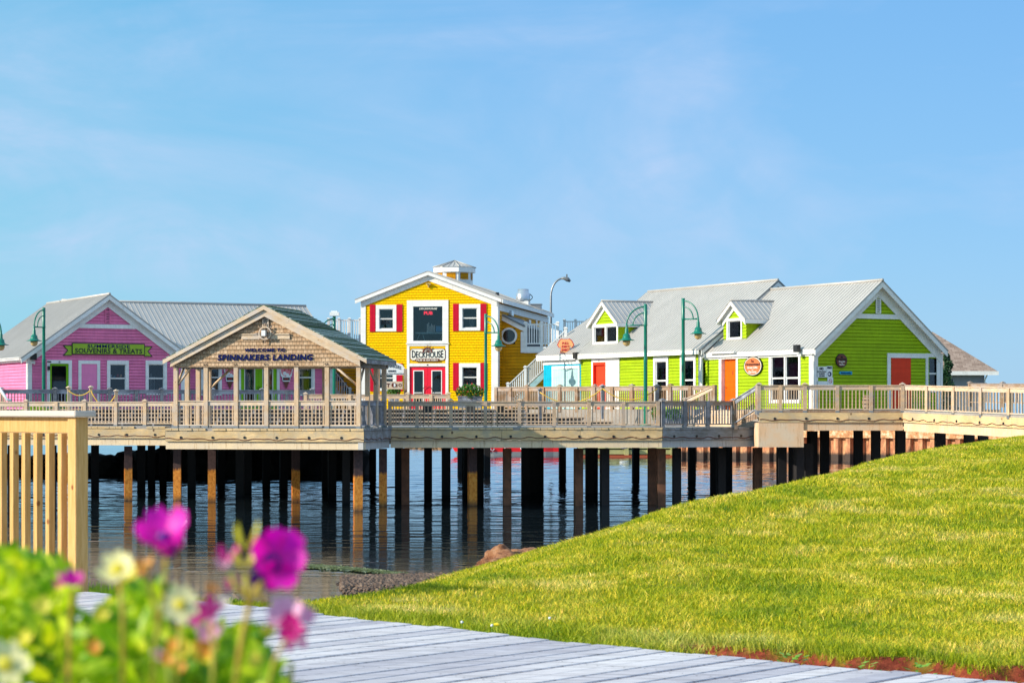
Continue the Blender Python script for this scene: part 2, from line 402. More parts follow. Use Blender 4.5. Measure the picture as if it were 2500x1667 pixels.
def objects_in(w, i0, i1, k0, k1, f):
    cols = [PALEPANEL, BLUEOBJ, REDL, PEACH, BRASS]
    m = M(); zz = (k0+k1)/2+.02
    for i in range(4):
        m.cur = i; a = i0+.08 + (i1-i0-.16)*i/4
        m.box(w, a, a+.07, -.2, -.12, zz, zz+.08+random.random()*.12)
    m.build('goods', cols, f)
    m = M(); m.box(w, i0, i1, -.3, -.1, zz-.03, zz); m.build('shelf', PALEPANEL, f)
def curtain(w, i0, i1, k0, k1, f):
    m = M()
    for i in range(4):
        a = i0+.35*(i1-i0) + (i1-i0)*.35*i/4
        m.box(w, a, a+.025, -.6, -.58, k0+.1, k0+(k1-k0)*(.5+random.random()*.2))
    m.build('curtain', PALEPANEL, f)
# ================================================================== buildings
def shell(w, outline, depth, par, mat=DARKIN):
    m = M(); m.prism(w, outline, -.8, -depth); return m.build('inner_wall', mat, par)
th28 = R(28); u28 = (C_(th28), S(th28)); v28 = (-S(th28), C_(th28))
ZB = Z_UP

# ---- pink building -------------------------------------------------
pk = thing('pink_building', 'long pink clapboard shop with grey metal roofs and a green banner sign on its gable', 'building', (-20, 108, ZB))
A = (-23.6, 104.0)
PG = W(A, u28)                                   # gable front
gw = PG.a(450); mid = gw/2
zr = PG.sub(0).z(263, 722); ze = CZ+2.62
zr = CZ+5.5
PL = W((A[0]+v28[0]*10.5, A[1]+v28[1]*10.5), (-v28[0], -v28[1]))     # left wall seen from outside
base = PG.p + Vector(v28)*3.5
PM = W(base, u28); t1 = PM.a(810); t0 = mid      # front wall of the main body
# walls
r_door = rect(PG, 114, 879, 175, 1005); r_door = (PG.a(114), PG.a(175), ZB, PG.z(145, 879))
r_pan = (PG.a(191), PG.a(244), ZB, PG.z(217, 880))
r_w1 = (PG.a(261), PG.a(314), ZB+.72, PG.z(287, 880)); r_w2 = (PG.a(355), PG.a(407), ZB+.72, PG.z(380, 880))
sl = (zr-ze)/mid
m = M(); cuts = [(r[0]+.05, r[1]-.05, r[2]+.05, r[3]-.05) for r in (r_door, r_pan, r_w1, r_w2)]
siding(m, PG, lambda z: max(0, (z-ze)/sl), lambda z: min(gw, gw-(z-ze)/sl), ZB, zr-.05, .15, cuts)
m.build('gable_wall', PINK, pk)
m = M(); siding(m, PL, lambda z: 0, lambda z: 10.5, ZB, ze, .15)
m.build('side_wall', PINK, pk)
m_w1 = (PM.a(490), PM.a(541), ZB+.72, PM.z(516, 874)); m_w2 = (PM.a(724), PM.a(768), ZB+.72, PM.z(746, 874))
m_dr = (PM.a(581), PM.a(682), ZB, PM.z(630, 880))
m = M(); cuts = [(r[0]+.05, r[1]-.05, r[2]+.05, r[3]-.05) for r in (m_w1, m_w2, m_dr)]
siding(m, PM, lambda z: t0, lambda z: t1, ZB, ze, .15, cuts); m.build('main_wall', PINK, pk)
# dark inner shells
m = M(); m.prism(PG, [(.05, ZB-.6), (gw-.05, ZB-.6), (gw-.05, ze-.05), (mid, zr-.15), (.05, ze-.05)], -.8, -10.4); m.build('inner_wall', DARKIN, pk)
PR = W(PM.pt(t1, 0, 0)[:2], v28)                 # right end wall of the main body
hw = 4.5; zrm = CZ+5.56
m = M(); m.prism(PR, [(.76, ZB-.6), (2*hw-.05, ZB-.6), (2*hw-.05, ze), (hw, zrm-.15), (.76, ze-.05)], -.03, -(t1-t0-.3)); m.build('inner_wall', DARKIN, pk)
m = M(); slm = (zrm-ze)/hw
siding(m, PR, lambda z: max(0, (z-ze)/slm), lambda z: min(2*hw, 2*hw-(z-ze)/slm), ZB, zrm-.05, .15); m.build('end_wall', PINK, pk)
# roofs
rf = M(); ov = .42
slope(rf, PG, -ov, ze-ov*sl, mid, zr, .35, -10.8); slope(rf, PG, gw+ov, ze-ov*sl, mid, zr, .35, -8.0)
rf.tube([PG.pt(mid, .36, zr+.09), PG.pt(mid, -10.8, zr+.09)], .07, 6)
slope(rf, PR, -ov, ze-ov*slm, hw, zrm, .35, -(t1-t0)); slope(rf, PR, 2*hw+ov, ze-ov*slm, hw, zrm, .35, -(t1-t0)-.1)
rf.tube([PR.pt(hw, .36, zrm+.09), PR.pt(hw, -(t1-t0), zrm+.09)], .07, 6)
rf.build('roof', METALROOF, pk)
# trim
def rakes(w, a0, a1, zb, zt, par, wd=.34, o=(.06, .1), ov=.42, oo=.30, name='rake_board', bw=None, mat=None):
    mid_ = (a0+a1)/2; k = (zt-zb)/(mid_-a0); c = wd/C_(math.atan(k)); mat = mat or WHITE
    f = M()
    for sg in (-1, 1):
        A0 = a0-ov if sg < 0 else a1+ov; zz = zb-ov*k
        f.prism(w, [(A0, zz), (mid_, zt), (mid_, zt-c*.45), (A0, zz-c*.45)], oo, oo+.05)           # outer barge board
    f.build(name, mat, par)
    f = M()
    for sg in (-1, 1):
        A0 = a0 if sg < 0 else a1; q = .0
        f.prism(w, [(A0, zb-.02), (mid_, zt-.02), (mid_, zt-c*1.25), (A0, zb-c*1.25)], .025, .075)
        f.prism(w, [(A0-(ov if sg < 0 else -ov), zb-ov*k-.01), (mid_, zt-.01), (mid_, zt-.03), (A0-(ov if sg < 0 else -ov), zb-ov*k-.03)], .075, oo)
    f.build('frieze_board', mat, par)
rakes(PG, 0, gw, ze, zr, pk, .36)
m = M(); zbnd = PG.z(263, 797)
m.box(PG, mid-1.5, mid+1.5, .024, .06, zbnd-.1, zbnd+.1); m.build('gable_band', WHITE, pk)
def vent(w, a, z0, z1, par, hw_=.11, mat=WHITE):
    m = M(); m.box(w, a-hw_, a-hw_+.045, .02, .07, z0, z1); m.box(w, a+hw_-.045, a+hw_, .02, .07, z0, z1); m.box(w, a-hw_+.045, a+hw_-.045, .02, .065, z1-.04, z1)
    n = 8
    for i in range(n):
        z = z0+(z1-z0-.05)*i/n; m.box(w, a-hw_+.045, a+hw_-.045, .025, .055, z, z+(z1-z0)/n*.5)
    v = m.build('vent', mat, par)
    d = M(); d.box(w, a-hw_+.04, a+hw_-.04, .0215, .0245, z0, z1-.02); d.build('vent_opening', DARKIN, v)
vent(PG, mid, zbnd+.13, zr-.62, pk, .13, PINK)
m = M(); m.box(PG, 0-.02, .19, .0, .045, ZB, ze-.05); m.box(PL, 10.5-.16, 10.5, .0, .045, ZB, ze-.03)
m.build('corner_board', WHITE, pk)
m = M(); m.box(PG, gw-.19, gw+.02, .0, .045, ZB, ze-.05); m.build('corner_board', WHITE, pk)
m = M(); m.box(PM, t1-.17, t1+.05, .0, .045, ZB, ze-.05); m.build('corner_board', WHITE, pk)
m = M(); m.box(PL, 0, 10.5, .38, .43, ze-.05-.42*sl+.02, ze+.10-.42*sl); m.box(PL, 0, 10.5, .022, .06, ze-.42, ze-.06); m.build('fascia', WHITE, pk)
m = M(); m.box(PM, gw, t1+.35, .40, .45, ze-.12-.42*slm+.02, ze+.08-.42*slm); m.box(PM, gw, t1, .022, .06, ze-.38, ze-.06); m.build('fascia', WHITE, pk)
# openings
def door(w, r, par, dcol, fw=.16, recess=.05, glass=None, name='door', frame=WHITE, top=.2, hside=1):
    a0, a1, z0, z1 = r
    m = M(); m.box(w, a0, a0+fw, -.1, .05, z0, z1-top); m.box(w, a1-fw, a1, -.1, .05, z0, z1-top); m.box(w, a0, a1, -.1, .055, z1-top, z1)
    m.build('door_frame', frame, par)
    d = M(); x0, x1, y0, y1 = a0+fw, a1-fw, z0, z1-top
    if glass:
        g = glass
        d.box(w, x0, x0+g, -recess-.04, -recess, y0, y1); d.box(w, x1-g, x1, -recess-.04, -recess, y0, y1)
        d.box(w, x0+g, x1-g, -recess-.04, -recess, y1-g, y1); d.box(w, x0+g, x1-g, -recess-.04, -recess, y0, y0+.35)
    else: d.box(w, x0, x1, -recess-.04, -recess, y0, y1)
    dd = d.build(name, dcol, par)
    if glass:
        p = M(); p.box(w, x0+g, x1-g, -recess-.025, -recess-.02, y0+.35, y1-g); p.build('pane', GLASS, dd)
        p = M(); p.box(w, x0, x1, -.75, -.72, y0, y1); p.build('interior', DARKIN, dd)
    h = M(); ha = x1-.09 if hside > 0 else x0+.09
    h.tube([w.pt(ha, -recess, z0+1.0), w.pt(ha, -recess+.05, z0+1.0), w.pt(ha-hside*.09, -recess+.05, z0+1.0)], .014, 6); h.build('handle', BLACK, dd)
    return dd
door(PG, r_door, pk, LIMEDOOR, .15, .04, glass=.11, top=.17)
m = M(); a0, a1, z0, z1 = r_pan
m.box(PG, a0, a0+.15, -.02, .05, z0, z1-.17); m.box(PG, a1-.15, a1, -.02, .05, z0, z1-.17); m.box(PG, a0, a1, -.02, .055, z1-.17, z1)
f = m.build('panel_frame', WHITE, pk); m = M(); m.box(PG, a0+.15, a1-.15, -.02, .012, z0, z1-.17); m.build('panel', PINKPANEL, f, 'plain bright pink infill panel')
window(PG, r_w1, pk, .15, contents=objects_in); window(PG, r_w2, pk, .15, contents=curtain)
window(PM, m_w1, pk, .15, contents=curtain); window(PM, m_w2, pk, .15, contents=curtain)
def double_door(w, r, par, dcol, fw=.15, top=.15, g=.16, trim=WHITE, hoops=False, kick=.55):
    a0, a1, z0, z1 = r
    m = M(); m.box(w, a0, a0+fw, -.1, .05, z0, z1-top); m.box(w, a1-fw, a1, -.1, .05, z0, z1-top); m.box(w, a0, a1, -.1, .055, z1-top, z1)
    m.build('door_frame', WHITE, par); x0, x1 = a0+fw, a1-fw; xm = (x0+x1)/2; y1 = z1-top
    for (p, q, sd) in ((x0, xm-.004, 1), (xm+.004, x1, -1)):
        d = M(); gl = (p+g, q-g) 
        d.box(w, p, gl[0], -.06, -.01, z0, y1); d.box(w, gl[1], q, -.06, -.01, z0, y1); d.box(w, gl[0], gl[1], -.06, -.01, y1-g, y1); d.box(w, gl[0], gl[1], -.06, -.01, z0, z0+.3)
        dd = d.build('door', dcol, par)
        t = M(); y0 = z0+.3; e = .045
        t.box(w, gl[0], gl[0]+e, -.05, .005, y0, y1-g); t.box(w, gl[1]-e, gl[1], -.05, .005, y0, y1-g); t.box(w, gl[0]+e, gl[1]-e, -.05, .005, y1-g-e, y1-g); t.box(w, gl[0]+e, gl[1]-e, -.05, .005, y0, y0+e)
        t.box(w, gl[0]+e, gl[1]-e, -.05, .004, y0+kick, y0+kick+.04); t.build('glazing_bead', trim, dd)
        pn = M(); pn.box(w, gl[0]+e, gl[1]-e, -.045, -.04, y0, y1-g); pn.build('pane', GLASS, dd)
        i = M(); i.box(w, p, q, -.75, -.72, z0, y1); i.build('interior', DARKIN, dd)
        if hoops:
            h = M(); cx = xm; pts = [w.pt(cx - sd*.03 - sd*.24*S(math.pi*k/12), .06, z0+.95+.25*C_(math.pi*k/12)) for k in range(13)]
            h.tube(pts, .014, 6); h.build('handle', BLACK, dd)
        else:
            h = M(); ha = q-.05 if sd > 0 else p+.05; h.tube([w.pt(ha, .03, z0+.9), w.pt(ha, .03, z0+1.2)], .014, 6); h.build('handle', BLACK, dd)
double_door(PM, m_dr, pk, LIMEDOOR, .15, .15, .2, CREAM)
text('6', PG, (r_door[0]+r_door[1])/2-.04, (r_door[0]+r_door[1])/2+.04, r_door[3]-.14, r_door[3]-.04, .056, BLK, pk, 'house_number')
# floodlights, lamp by the door
def floodlight(w, a, z, par, o=.05, s=1):
    m = M(); m.box(w, a-.11*s, a+.11*s, o+.06, o+.24, z-.12*s, z+.12*s); m.tube([w.pt(a, o-.02, z-.05), w.pt(a, o+.1, z-.05)], .03, 8)
    f = m.build('floodlight', BLACK, par, 'square black floodlight under the eave')
    m = M(); m.box(w, a-.09*s, a+.09*s, o+.0, o+.05, z-.26*s, z-.16*s); m.tube([w.pt(a, o+.03, z-.2), w.pt(a+.06, o+.08, z-.38)], .02, 6); m.build('bracket', WHITE, f)
floodlight(PG, .22, ze-.18, pk, .05, 1.3)
m = M(); m.tube([PG.pt(r_door[0]+.03, .06, r_door[3]-.08), PG.pt(r_door[0]+.12, .3, r_door[3]-.1)], .035, 8); m.box(PG, r_door[0]+.02, r_door[0]+.13, .06, .16, r_door[3]-.5, r_door[3]-.3); m.build('door_light', BLACK, pk)

# green banner sign on the gable
def signw(px): return PG.a(px, .06)
sg = thing('banner_sign', 'green ribbon banner sign lettered SUMMERSIDE SOUVENIRS & TREATS on the pink gable', 'sign', PG.pt(mid, .06, ze))
zs = lambda px, py: PG.z(px, py, .06)
b0, b1 = signw(175), signw(353); y0, y1 = zs(264, 866), zs(264, 838)
m = M(); m.box(PG, b0, b1, .06, .11, y0, y1); m.build('board_edge', BLK, sg)
m = M(); m.box(PG, b0+.04, b1-.04, .11, .118, y0+.04, y1-.04); m.build('board', SIGNGREEN, sg)
for sd, (i0, i1) in ((-1, (b0, signw(153))), (1, (b1, signw(373)))):
    e = M(); q0, q1 = y0-.07, y1-.12
    pts = [(i0-sd*.0, q0), (i1, q0), (i1-sd*.24, (q0+q1)/2), (i1, q1), (i0, q1)]
    if sd < 0: pts = pts[::-1]
    e.prism(PG, pts, .04, .058); tl = e.build('ribbon_edge', BLK, sg)
    e = M(); k = .04; pts = [(i0, q0+k), (i1-sd*.09, q0+k), (i1-sd*.29, (q0+q1)/2), (i1-sd*.09, q1-k), (i0, q1-k)]
    if sd < 0: pts = pts[::-1]
    e.prism(PG, pts, .0585, .064); e.build('ribbon_tail', SIGNGREEN, tl)
text('SUMMERSIDE', PG, signw(213), signw(316), zs(264, 849.5), zs(264, 841.5), .118, NAVY, sg, bold=.015, space=1.1)
text('SOUVENIRS & TREATS', PG, signw(182.5), signw(346), zs(264, 862.5), zs(264, 851), .118, BLK, sg, bold=.02, space=1.05)

# ice cream cut-out signs
def icecream(px0, px1, label):
    w = PM; a0, a1 = w.a(px0, .06), w.a(px1, .06); ac = (a0+a1)/2; r = (a1-a0)/2
    zt = w.z((px0+px1)/2, 884, .06); zb = w.z((px0+px1)/2, 945, .06)
    t = thing('ice_cream_sign', label, 'sign', w.pt(ac, .06, zb), 'ice cream cone signs')
    m = M(); 
    pts = []
    for k in range(28):
        an = 2*math.pi*k/28; rr = r*(1+.07*S(7*an)); pts.append((ac+rr*C_(an), zt-.47+rr*1.15*S(an)))
    m.prism(w, pts, .05, .09); m.build('backing', SIGNWHITE, t)
    m = M(); m.disc(w, ac, zt-.44, r*.86, .09, .10, 18, r*.9); m.build('scoop', PEACHPINK, t)
    m = M(); m.ring(w, ac+.02, zt-.44, r*.25, r*.42, .10, .106, 12, 0, .7); m.ring(w, ac+.06, zt-.3, r*.58, r*.72, .10, .107, 12, -.15, .3); m.disc(w, ac+.17, zt-.22, r*.2, .10, .108, 10); m.build('swirl', REDL, t)
    
    for q_ in ((-.1, .6, .3), (.06, .68, .26), (-.12, .2, .16)):
        m = M(); m.disc(w, ac+q_[0], zt-q_[1], r*q_[2], .10, .105+q_[2]*.01, 10); m.build('drip', SIGNWHITE, t)
    m = M(); m.prism(w, [(ac-.2, zb+.30), (ac+.2, zb+.30), (ac+.24, zb+.54), (ac-.24, zb+.54)], .05, .1); m.build('cup', SIGNWHITE, t)
    m = M(); m.box(w, ac-.19, ac+.19, .1, .108, zb+.36, zb+.52); m.build('cup_label', BLK, t)
    text('ADL', w, ac-.12, ac+.12, zb+.40, zb+.48, .108, REDL, t, bold=.02)
    m = M(); m.prism(w, [(ac-.03, zb-.05), (ac+.03, zb-.05), (ac+.17, zb+.31), (ac-.17, zb+.31)], .06, .09); m.build('cone', BROWN, t)
PEACHPINK = plain('strawberry_pink_paint', (.78, .22, .27), .4)
icecream(547, 575, 'ice cream cone cut-out sign left of the green double doors')
icecream(683, 714, 'ice cream cone cut-out sign right of the green double doors')

# ---- yellow building ------------------------------------------------
yw = thing('yellow_building', 'two storey yellow shingled pub with red shutters, white trim and a cupola', 'building', (-4, 118, ZB))
k = R(9.6); yu = (C_(k), -S(k)); yv = (S(k), C_(k))
q = Vector((-4.45, 113.0)); P = W(q, yu); aL, aR = P.a(882), P.a(1213.5)
YG = W(P.pt(aL, 0, 0)[:2], yu); ywid = aR-aL; ym = ywid/2
yzr = CZ+7.12; yze = CZ+5.75; YD = 17.7
YS = W(YG.pt(ywid, 0, 0)[:2], yv)           # right side wall
# front openings in pixels
def R4(w, x0, y0, x1, y1): return (w.a(x0), w.a(x1), w.z((x0+x1)/2, y1), w.z((x0+x1)/2, y0))
w_ul = R4(YG, 918, 744.5, 968, 809); w_ur = R4(YG, 1121, 742.5, 1173, 807)
w_lr = R4(YG, 1121, 886.5, 1173, 952); w_ll = R4(YG, 918, 888, 968, 954)
big = R4(YG, 994, 733, 1095, 837); ent = (YG.a(994), YG.a(1095), ZB, YG.z(1045, 838))
wins = [w_ul, w_ur, w_lr, w_ll]
cuts = [(r[0]+.05, r[1]-.05, r[2]+.05, r[3]-.05) for r in wins+[big, ent]]
ys = (yzr-yze)/ym
m = M(); siding(m, YG, lambda z: max(0, (z-yze)/ys), lambda z: min(ywid, ywid-(z-yze)/ys), ZB, yzr-.03, .14, cuts, .02, .010)
m.build('gable_wall', YSH, yw)
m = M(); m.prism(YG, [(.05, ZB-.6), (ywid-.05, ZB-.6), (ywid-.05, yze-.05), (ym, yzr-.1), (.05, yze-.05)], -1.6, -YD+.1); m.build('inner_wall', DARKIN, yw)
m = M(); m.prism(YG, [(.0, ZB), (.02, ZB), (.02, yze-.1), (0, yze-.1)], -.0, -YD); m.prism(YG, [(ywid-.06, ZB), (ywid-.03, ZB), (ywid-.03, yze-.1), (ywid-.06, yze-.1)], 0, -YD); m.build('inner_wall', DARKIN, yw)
# right side wall: lower part with porthole, upper part above the sloping ledge
zl0 = CZ+4.62; zl1 = CZ+3.95; aLd = YS.a(1281); pa, pz = YS.a(1243), YS.z(1243, 820)
m = M(); siding(m, YS, lambda z: 0, lambda z: YD, ZB, yze, .165, [(pa-.4, pa+.4, pz-.45, pz+.45)]); m.build('side_wall', ORANGEWOOD, yw)
wq_ = YS.pt(1.5, 0, 0); YW = W(wq_[:2], yu)                # lower wing, set back from the front gable
awe = YW.a(1348); ab_ = YW.a(1281); zl0 = YW.z(1216, 771); zl1 = YW.z(1281, 799); zbf = YW.z(1300, 861)
kl = (zl0-zl1)/ab_
pa, pz = YW.a(1243), YW.z(1243, 820)
m = M(); siding(m, YW, lambda z: 0, lambda z: awe if z < zbf else (min(ab_, (zl0-z)/kl) if z > zl1-.4 else ab_), ZB, zl0-.05, .165, [(pa-.33, pa+.33, pz-.36, pz+.36)]); m.build('wing_wall', ORANGEWOOD, yw)
m = M(); m.prism(YW, [(0, zl0), (ab_, zl1), (ab_, zl1-.24), (0, zl0-.24)], .02, .10); m.build('side_fascia', WHITE, yw)
m = M(); m.prism(YW, [(0, zl0+.10), (ab_+.05, zl1+.10), (ab_+.05, zl1+.002), (0, zl0+.002)], -6, .16); m.build('wing_roof', GREYTRIM, yw)
m = M(); m.box(YW, ab_-.20, ab_, .03, .09, YW.z(1281, 861), zl1-.24); m.build('corner_board', WHITE, yw)
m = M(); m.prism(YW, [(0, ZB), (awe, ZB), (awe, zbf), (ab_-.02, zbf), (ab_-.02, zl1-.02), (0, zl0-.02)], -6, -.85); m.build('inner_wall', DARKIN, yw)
m = M(); m.ring(YW, pa, pz, .34, .44, .0, .09, 32); f = m.build('porthole_window', WHITE, yw)
m = M(); m.disc(YW, pa, pz, .345, .0, .015, 32); m.build('pane', GLASS, f)
m = M(); m.disc(YW, pa, pz, .37, -.35, -.3, 24); m.build('interior', BROWN, f)
# trim
m = M(); m.box(YG, -.02, .25, .0, .05, ZB, yze-.05); m.build('corner_board', WHITE, yw)
m = M(); m.box(YG, ywid-.30, ywid+.03, .0, .05, ZB, yze-.05); m.box(YS, -.05, .45, .022, .06, ZB, yze-.05); m.build('corner_board', WHITE, yw)
rakes(YG, 0, ywid, yze, yzr, yw, .34, ov=.28, oo=.22)
m = M(); m.box(YS, -.25, YD+.3, .30, .36, yze-.30, yze-.10); m.box(YS, .45, YD, .024, .07, yze-.66, yze-.30); m.build('fascia', WHITE, yw)
for ap in (YS.a(1308), YS.a(1329)):
    m = M(); m.box(YS, ap-.2, ap+.2, .024, .07, CZ+3.4, yze-.66); m.build('wall_post', WHITE, yw)
aw = YS.a(1272); m = M(); m.box(YS, aw-1.4, aw+1.4, .026, .08, CZ+3.5, yze-.95); f = m.build('side_window', WHITE, yw)
for dx in (-1.1, .15):
    m = M(); m.box(YS, aw+dx, aw+dx+.95, .08, .10, CZ+3.6, yze-1.1); m.build('shutter', REDP, f)
for px in (1243, 1286):
    ap = YS.a(px); m = M(); m.box(YS, ap-.35, ap+.35, .03, .2, CZ+4.95-(px-1243)*.006, CZ+5.22-(px-1243)*.006); m.build('wall_lamp', GALV, yw)
rf = M()
slope(rf, YG, -.28, yze-.28*ys, ym, yzr, .26, -YD-.3, .05, .26); slope(rf, YG, ywid+.28, yze-.28*ys, ym, yzr, .26, -YD-.3, .05, .26)
rf.build('roof', METALROOF, yw)
def shutter(w, a0, a1, z0, z1, par):
    m = M(); n = 4; s_ = (a1-a0)/n
    for i in range(n): m.box(w, a0+i*s_+.008, a0+(i+1)*s_-.004, .02, .055, z0, z1)
    m.box(w, a0+.01, a1-.01, .021, .04, z0+.01, z1-.01)
    m.build('shutter', REDP, par)
for r, (l0, l1), (r0, r1) in ((w_ul, (903, 917), (968.5, 983)), (w_ur, (1106, 1120.5), (1173.5, 1188)), (w_lr, (1106, 1120.5), (1173.5, 1188)), (w_ll, (903, 917), (968.5, 983))):
    window(YG, r, yw, .17, contents=curtain)
    shutter(YG, YG.a(l0), YG.a(l1), r[2]-.02, r[3]+.03, yw); shutter(YG, YG.a(r0), YG.a(r1), r[2]-.02, r[3]+.03, yw)
# big pub window
a0, a1, z0, z1 = big; m = M()
g0, g1, h0, h1 = YG.a(1009), YG.a(1080.5), YG.z(1045, 832), YG.z(1045, 748)
m.box(YG, a0, g0, -.08, .06, z0, z1); m.box(YG, g1, a1, -.08, .06, z0, z1); m.box(YG, g0, g1, -.08, .06, h1, z1); m.box(YG, g0, g1, -.08, .06, z0, h0)
m.box(YG, a0-.04, a1+.04, .0, .09, z0-.06, z0-.005)
pw = m.build('pub_window', WHITE, yw)
m = M(); m.box(YG, g0, g1, -.07, -.06, h0, h1); m.build('pane', GLASS, pw)
m = M(); m.box(YG, g0-.3, g1+.3, -1.5, -1.45, h0-.3, h1+.3); m.box(YG, g0-.3, g1+.3, -1.45, -.085, h0-.1, h0-.03); m.box(YG, g0-.3, g1+.3, -1.45, -.085, h1+.02, h1+.1)
m.box(YG, g0-.2, g0-.1, -1.45, -.085, h0, h1); m.box(YG, g1+.1, g1+.2, -1.45, -.085, h0, h1)
m.build('interior', plain('dim_blue_room', (.03, .05, .085), .8), pw)
m = M(); tz = YG.z(1045, 812); m.box(YG, g0+.05, g1-.02, -.9, -.3, tz-.05, tz+.03); 
for (p, q_) in ((g0+.1, g0+.25), (g0+.55, g0+.4), (g1-.2, g1-.1)): m.tube([YG.pt(p, -.35, h0), YG.pt(q_, -.5, tz-.05)], .02, 6)
m.build('table', PALEBLUE, pw)
m = M(); m.box(YG, g1-.45, g1-.03, -.5, -.42, tz+.06, tz+.36); m.build('screen', BLUEOBJ, pw)
m = M()
for i in range(6):
    a = YG.a(1037)+i*.075; m.box(YG, a, a+.045, -.6, -.56, tz+.03, tz+.35+.25*random.random())
m.build('parasol_bundle', CREAM, pw)
text('DECKHOUSE', YG, YG.a(1023), YG.a(1067.5), YG.z(1045, 755.5), YG.z(1045, 750.5), -.05, CREAM, pw, bold=.03, shear=.25)
text('PUB', YG, YG.a(1034), YG.a(1055), YG.z(1045, 768), YG.z(1045, 760), -.12, NEON, pw, 'neon_lettering', bold=.03)
m = M(); m.box(YG, YG.a(1031.5), YG.a(1057.5), -.14, -.125, YG.z(1045, 769.5), YG.z(1045, 758.5)); m.build('neon_backing', BROWN, pw)
# entrance below
e0, e1, f0, f1 = ent; dz = YG.z(1045, 894.5); bz = YG.z(1045, 888)
m = M(); x0, x1 = YG.a(1000), YG.a(1088)
m.box(YG, e0, x0, -.08, .055, ZB, f1-.14); m.box(YG, x1, e1, -.08, .055, ZB, f1-.14); m.box(YG, e0, e1, -.08, .06, f1-.14, f1-.07); m.box(YG, x0, x1, -.08, .05, dz, bz+.02)
m.build('entrance_frame', WHITE, yw)
m = M(); m.box(YG, x0, x1, -.08, .03, bz+.02, f1-.14); m.build('sign_panel', paint('flat_yellow_paint', (.88, .50, .006), .06), yw)
double_door(YG, (x0-.12, x1+.12, ZB, dz), yw, REDDOOR, .12, .0, .2, WHITE, hoops=True)
text('4', YG, YG.a(1042), YG.a(1046), YG.z(1045, 893), YG.z(1045, 888.5), .05, BLK, yw, 'house_number')
# security lamp at the peak
m = M(); za = YG.z(1045, 694); m.disc(YG, ym-.07, za, .05, .02, .2, 12); m.disc(YG, ym+.09, za, .05, .02, .2, 12); m.box(YG, ym-.04, ym+.04, .02, .12, za-.18, za+.08); m.build('peak_lamp', BRASS, yw)
# pub sign
ps = thing('pub_sign', 'white plaque lettered DECKHOUSE PUB & EATERY with a ship wheel above the red doors', 'sign', YG.pt(ym, .04, bz))
sx = lambda px: YG.a(px, .05); sz = lambda py: YG.z(1045, py, .05)
def octo(x0, x1, y0, y1, c): return [(x0+c, y0), (x1-c, y0), (x1, y0+c), (x1, y1-c), (x1-c, y1), (x0+c, y1), (x0, y1-c), (x0, y0+c)]
m = M(); m.prism(YG, octo(sx(1001), sx(1088), sz(880), sz(850.5), .1), .03, .07); m.build('plaque_border', BROWN, ps)
m = M(); m.prism(YG, octo(sx(1002.5), sx(1086.5), sz(878.8), sz(851.8), .09), .07, .078); m.build('plaque', CREAM, ps)
text('DECKHOUSE', YG, sx(1006), sx(1082), sz(873.5), sz(859), .078, BLK, ps, bold=.012, taper=.32, arc=0)
m = M(); m.prism(YG, octo(sx(1014), sx(1074), sz(883), sz(875.5), .05), .078, .1); m.build('lower_plaque', BROWN, ps)
text('PUB & EATERY', YG, sx(1017.5), sx(1070.5), sz(881.2), sz(877), .1, CREAM, ps, bold=.02)
m = M(); wx, wz = sx(1044), sz(860); m.ring(YG, wx, wz, .20, .27, .079, .1, 20, 0, .5)
for i in range(7):
    an = math.pi*i/6; m.tube([YG.pt(wx+.03*C_(an), .095, wz+.03*S(an)), YG.pt(wx+.38*C_(an), .095, wz+.38*S(an))], .015, 6)
m.build('ship_wheel', BROWN, ps)
# cupola
cx, cy = YG.pt(ym, -7.05, 0)[:2]
cp = M(); rz = R(22.5)
def octprism(m, r, z0, z1, r1=None):
    r1 = r if r1 is None else r1
    vs = [(cx+r*C_(rz+i*math.pi/4+R(-9.6)), cy+r*S(rz+i*math.pi/4+R(-9.6)), z0) for i in range(8)] + [(cx+r1*C_(rz+i*math.pi/4+R(-9.6)), cy+r1*S(rz+i*math.pi/4+R(-9.6)), z1) for i in range(8)]
    m.add(vs, [tuple(range(8))[::-1], tuple(range(8, 16))] + [(i, (i+1) % 8, (i+1) % 8+8, i+8) for i in range(8)])
cz1 = CZ + (HY-654)*cy/F; zt_ = CZ + (HY-637)*cy/F
octprism(cp, 1.05, yzr-1.0, cz1-.28); cup = cp.build('cupola', WHITE, yw)
m = M(); octprism(m, 1.2, cz1-.28, cz1); m.build('cupola_fascia', WHITE, cup)
m = M(); octprism(m, 1.25, cz1, zt_, .02)
for i in range(8):
    an = rz+i*math.pi/4+R(-9.6); m.tube([(cx+1.25*C_(an), cy+1.25*S(an), cz1+.02), (cx, cy, zt_+.03)], .025, 6)
    an += math.pi/8
    for d in (-.12, .12): m.tube([(cx+1.16*C_(an+d), cy+1.16*S(an+d), cz1+.02), (cx+.3*C_(an+d*2), cy+.3*S(an+d*2), cz1+.02+(zt_-cz1)*.74)], .012, 5)
m.build('cupola_roof', METALROOF, cup)
for i in range(8):
    an = rz+(i+.5)*math.pi/4+R(-9.6); ap = 1.05*C_(math.pi/8); w = W((cx+ap*C_(an)+.0, cy+ap*S(an)), (-S(an), C_(an)))
    m = M(); m.box(w, -.26, .26, -.002, .012, cz1-.68, cz1-.32); d = m.build('louvre_opening', BROWN, cup)
    m = M()
    for j in range(5): zz = cz1-.68+j*.072; m.add([w.pt(-.26, .05, zz), w.pt(.26, .05, zz), w.pt(.26, .012, zz+.055), w.pt(-.26, .012, zz+.055)], [(0, 1, 2, 3)])
    m.build('louvre', ORANGEWOOD, d)
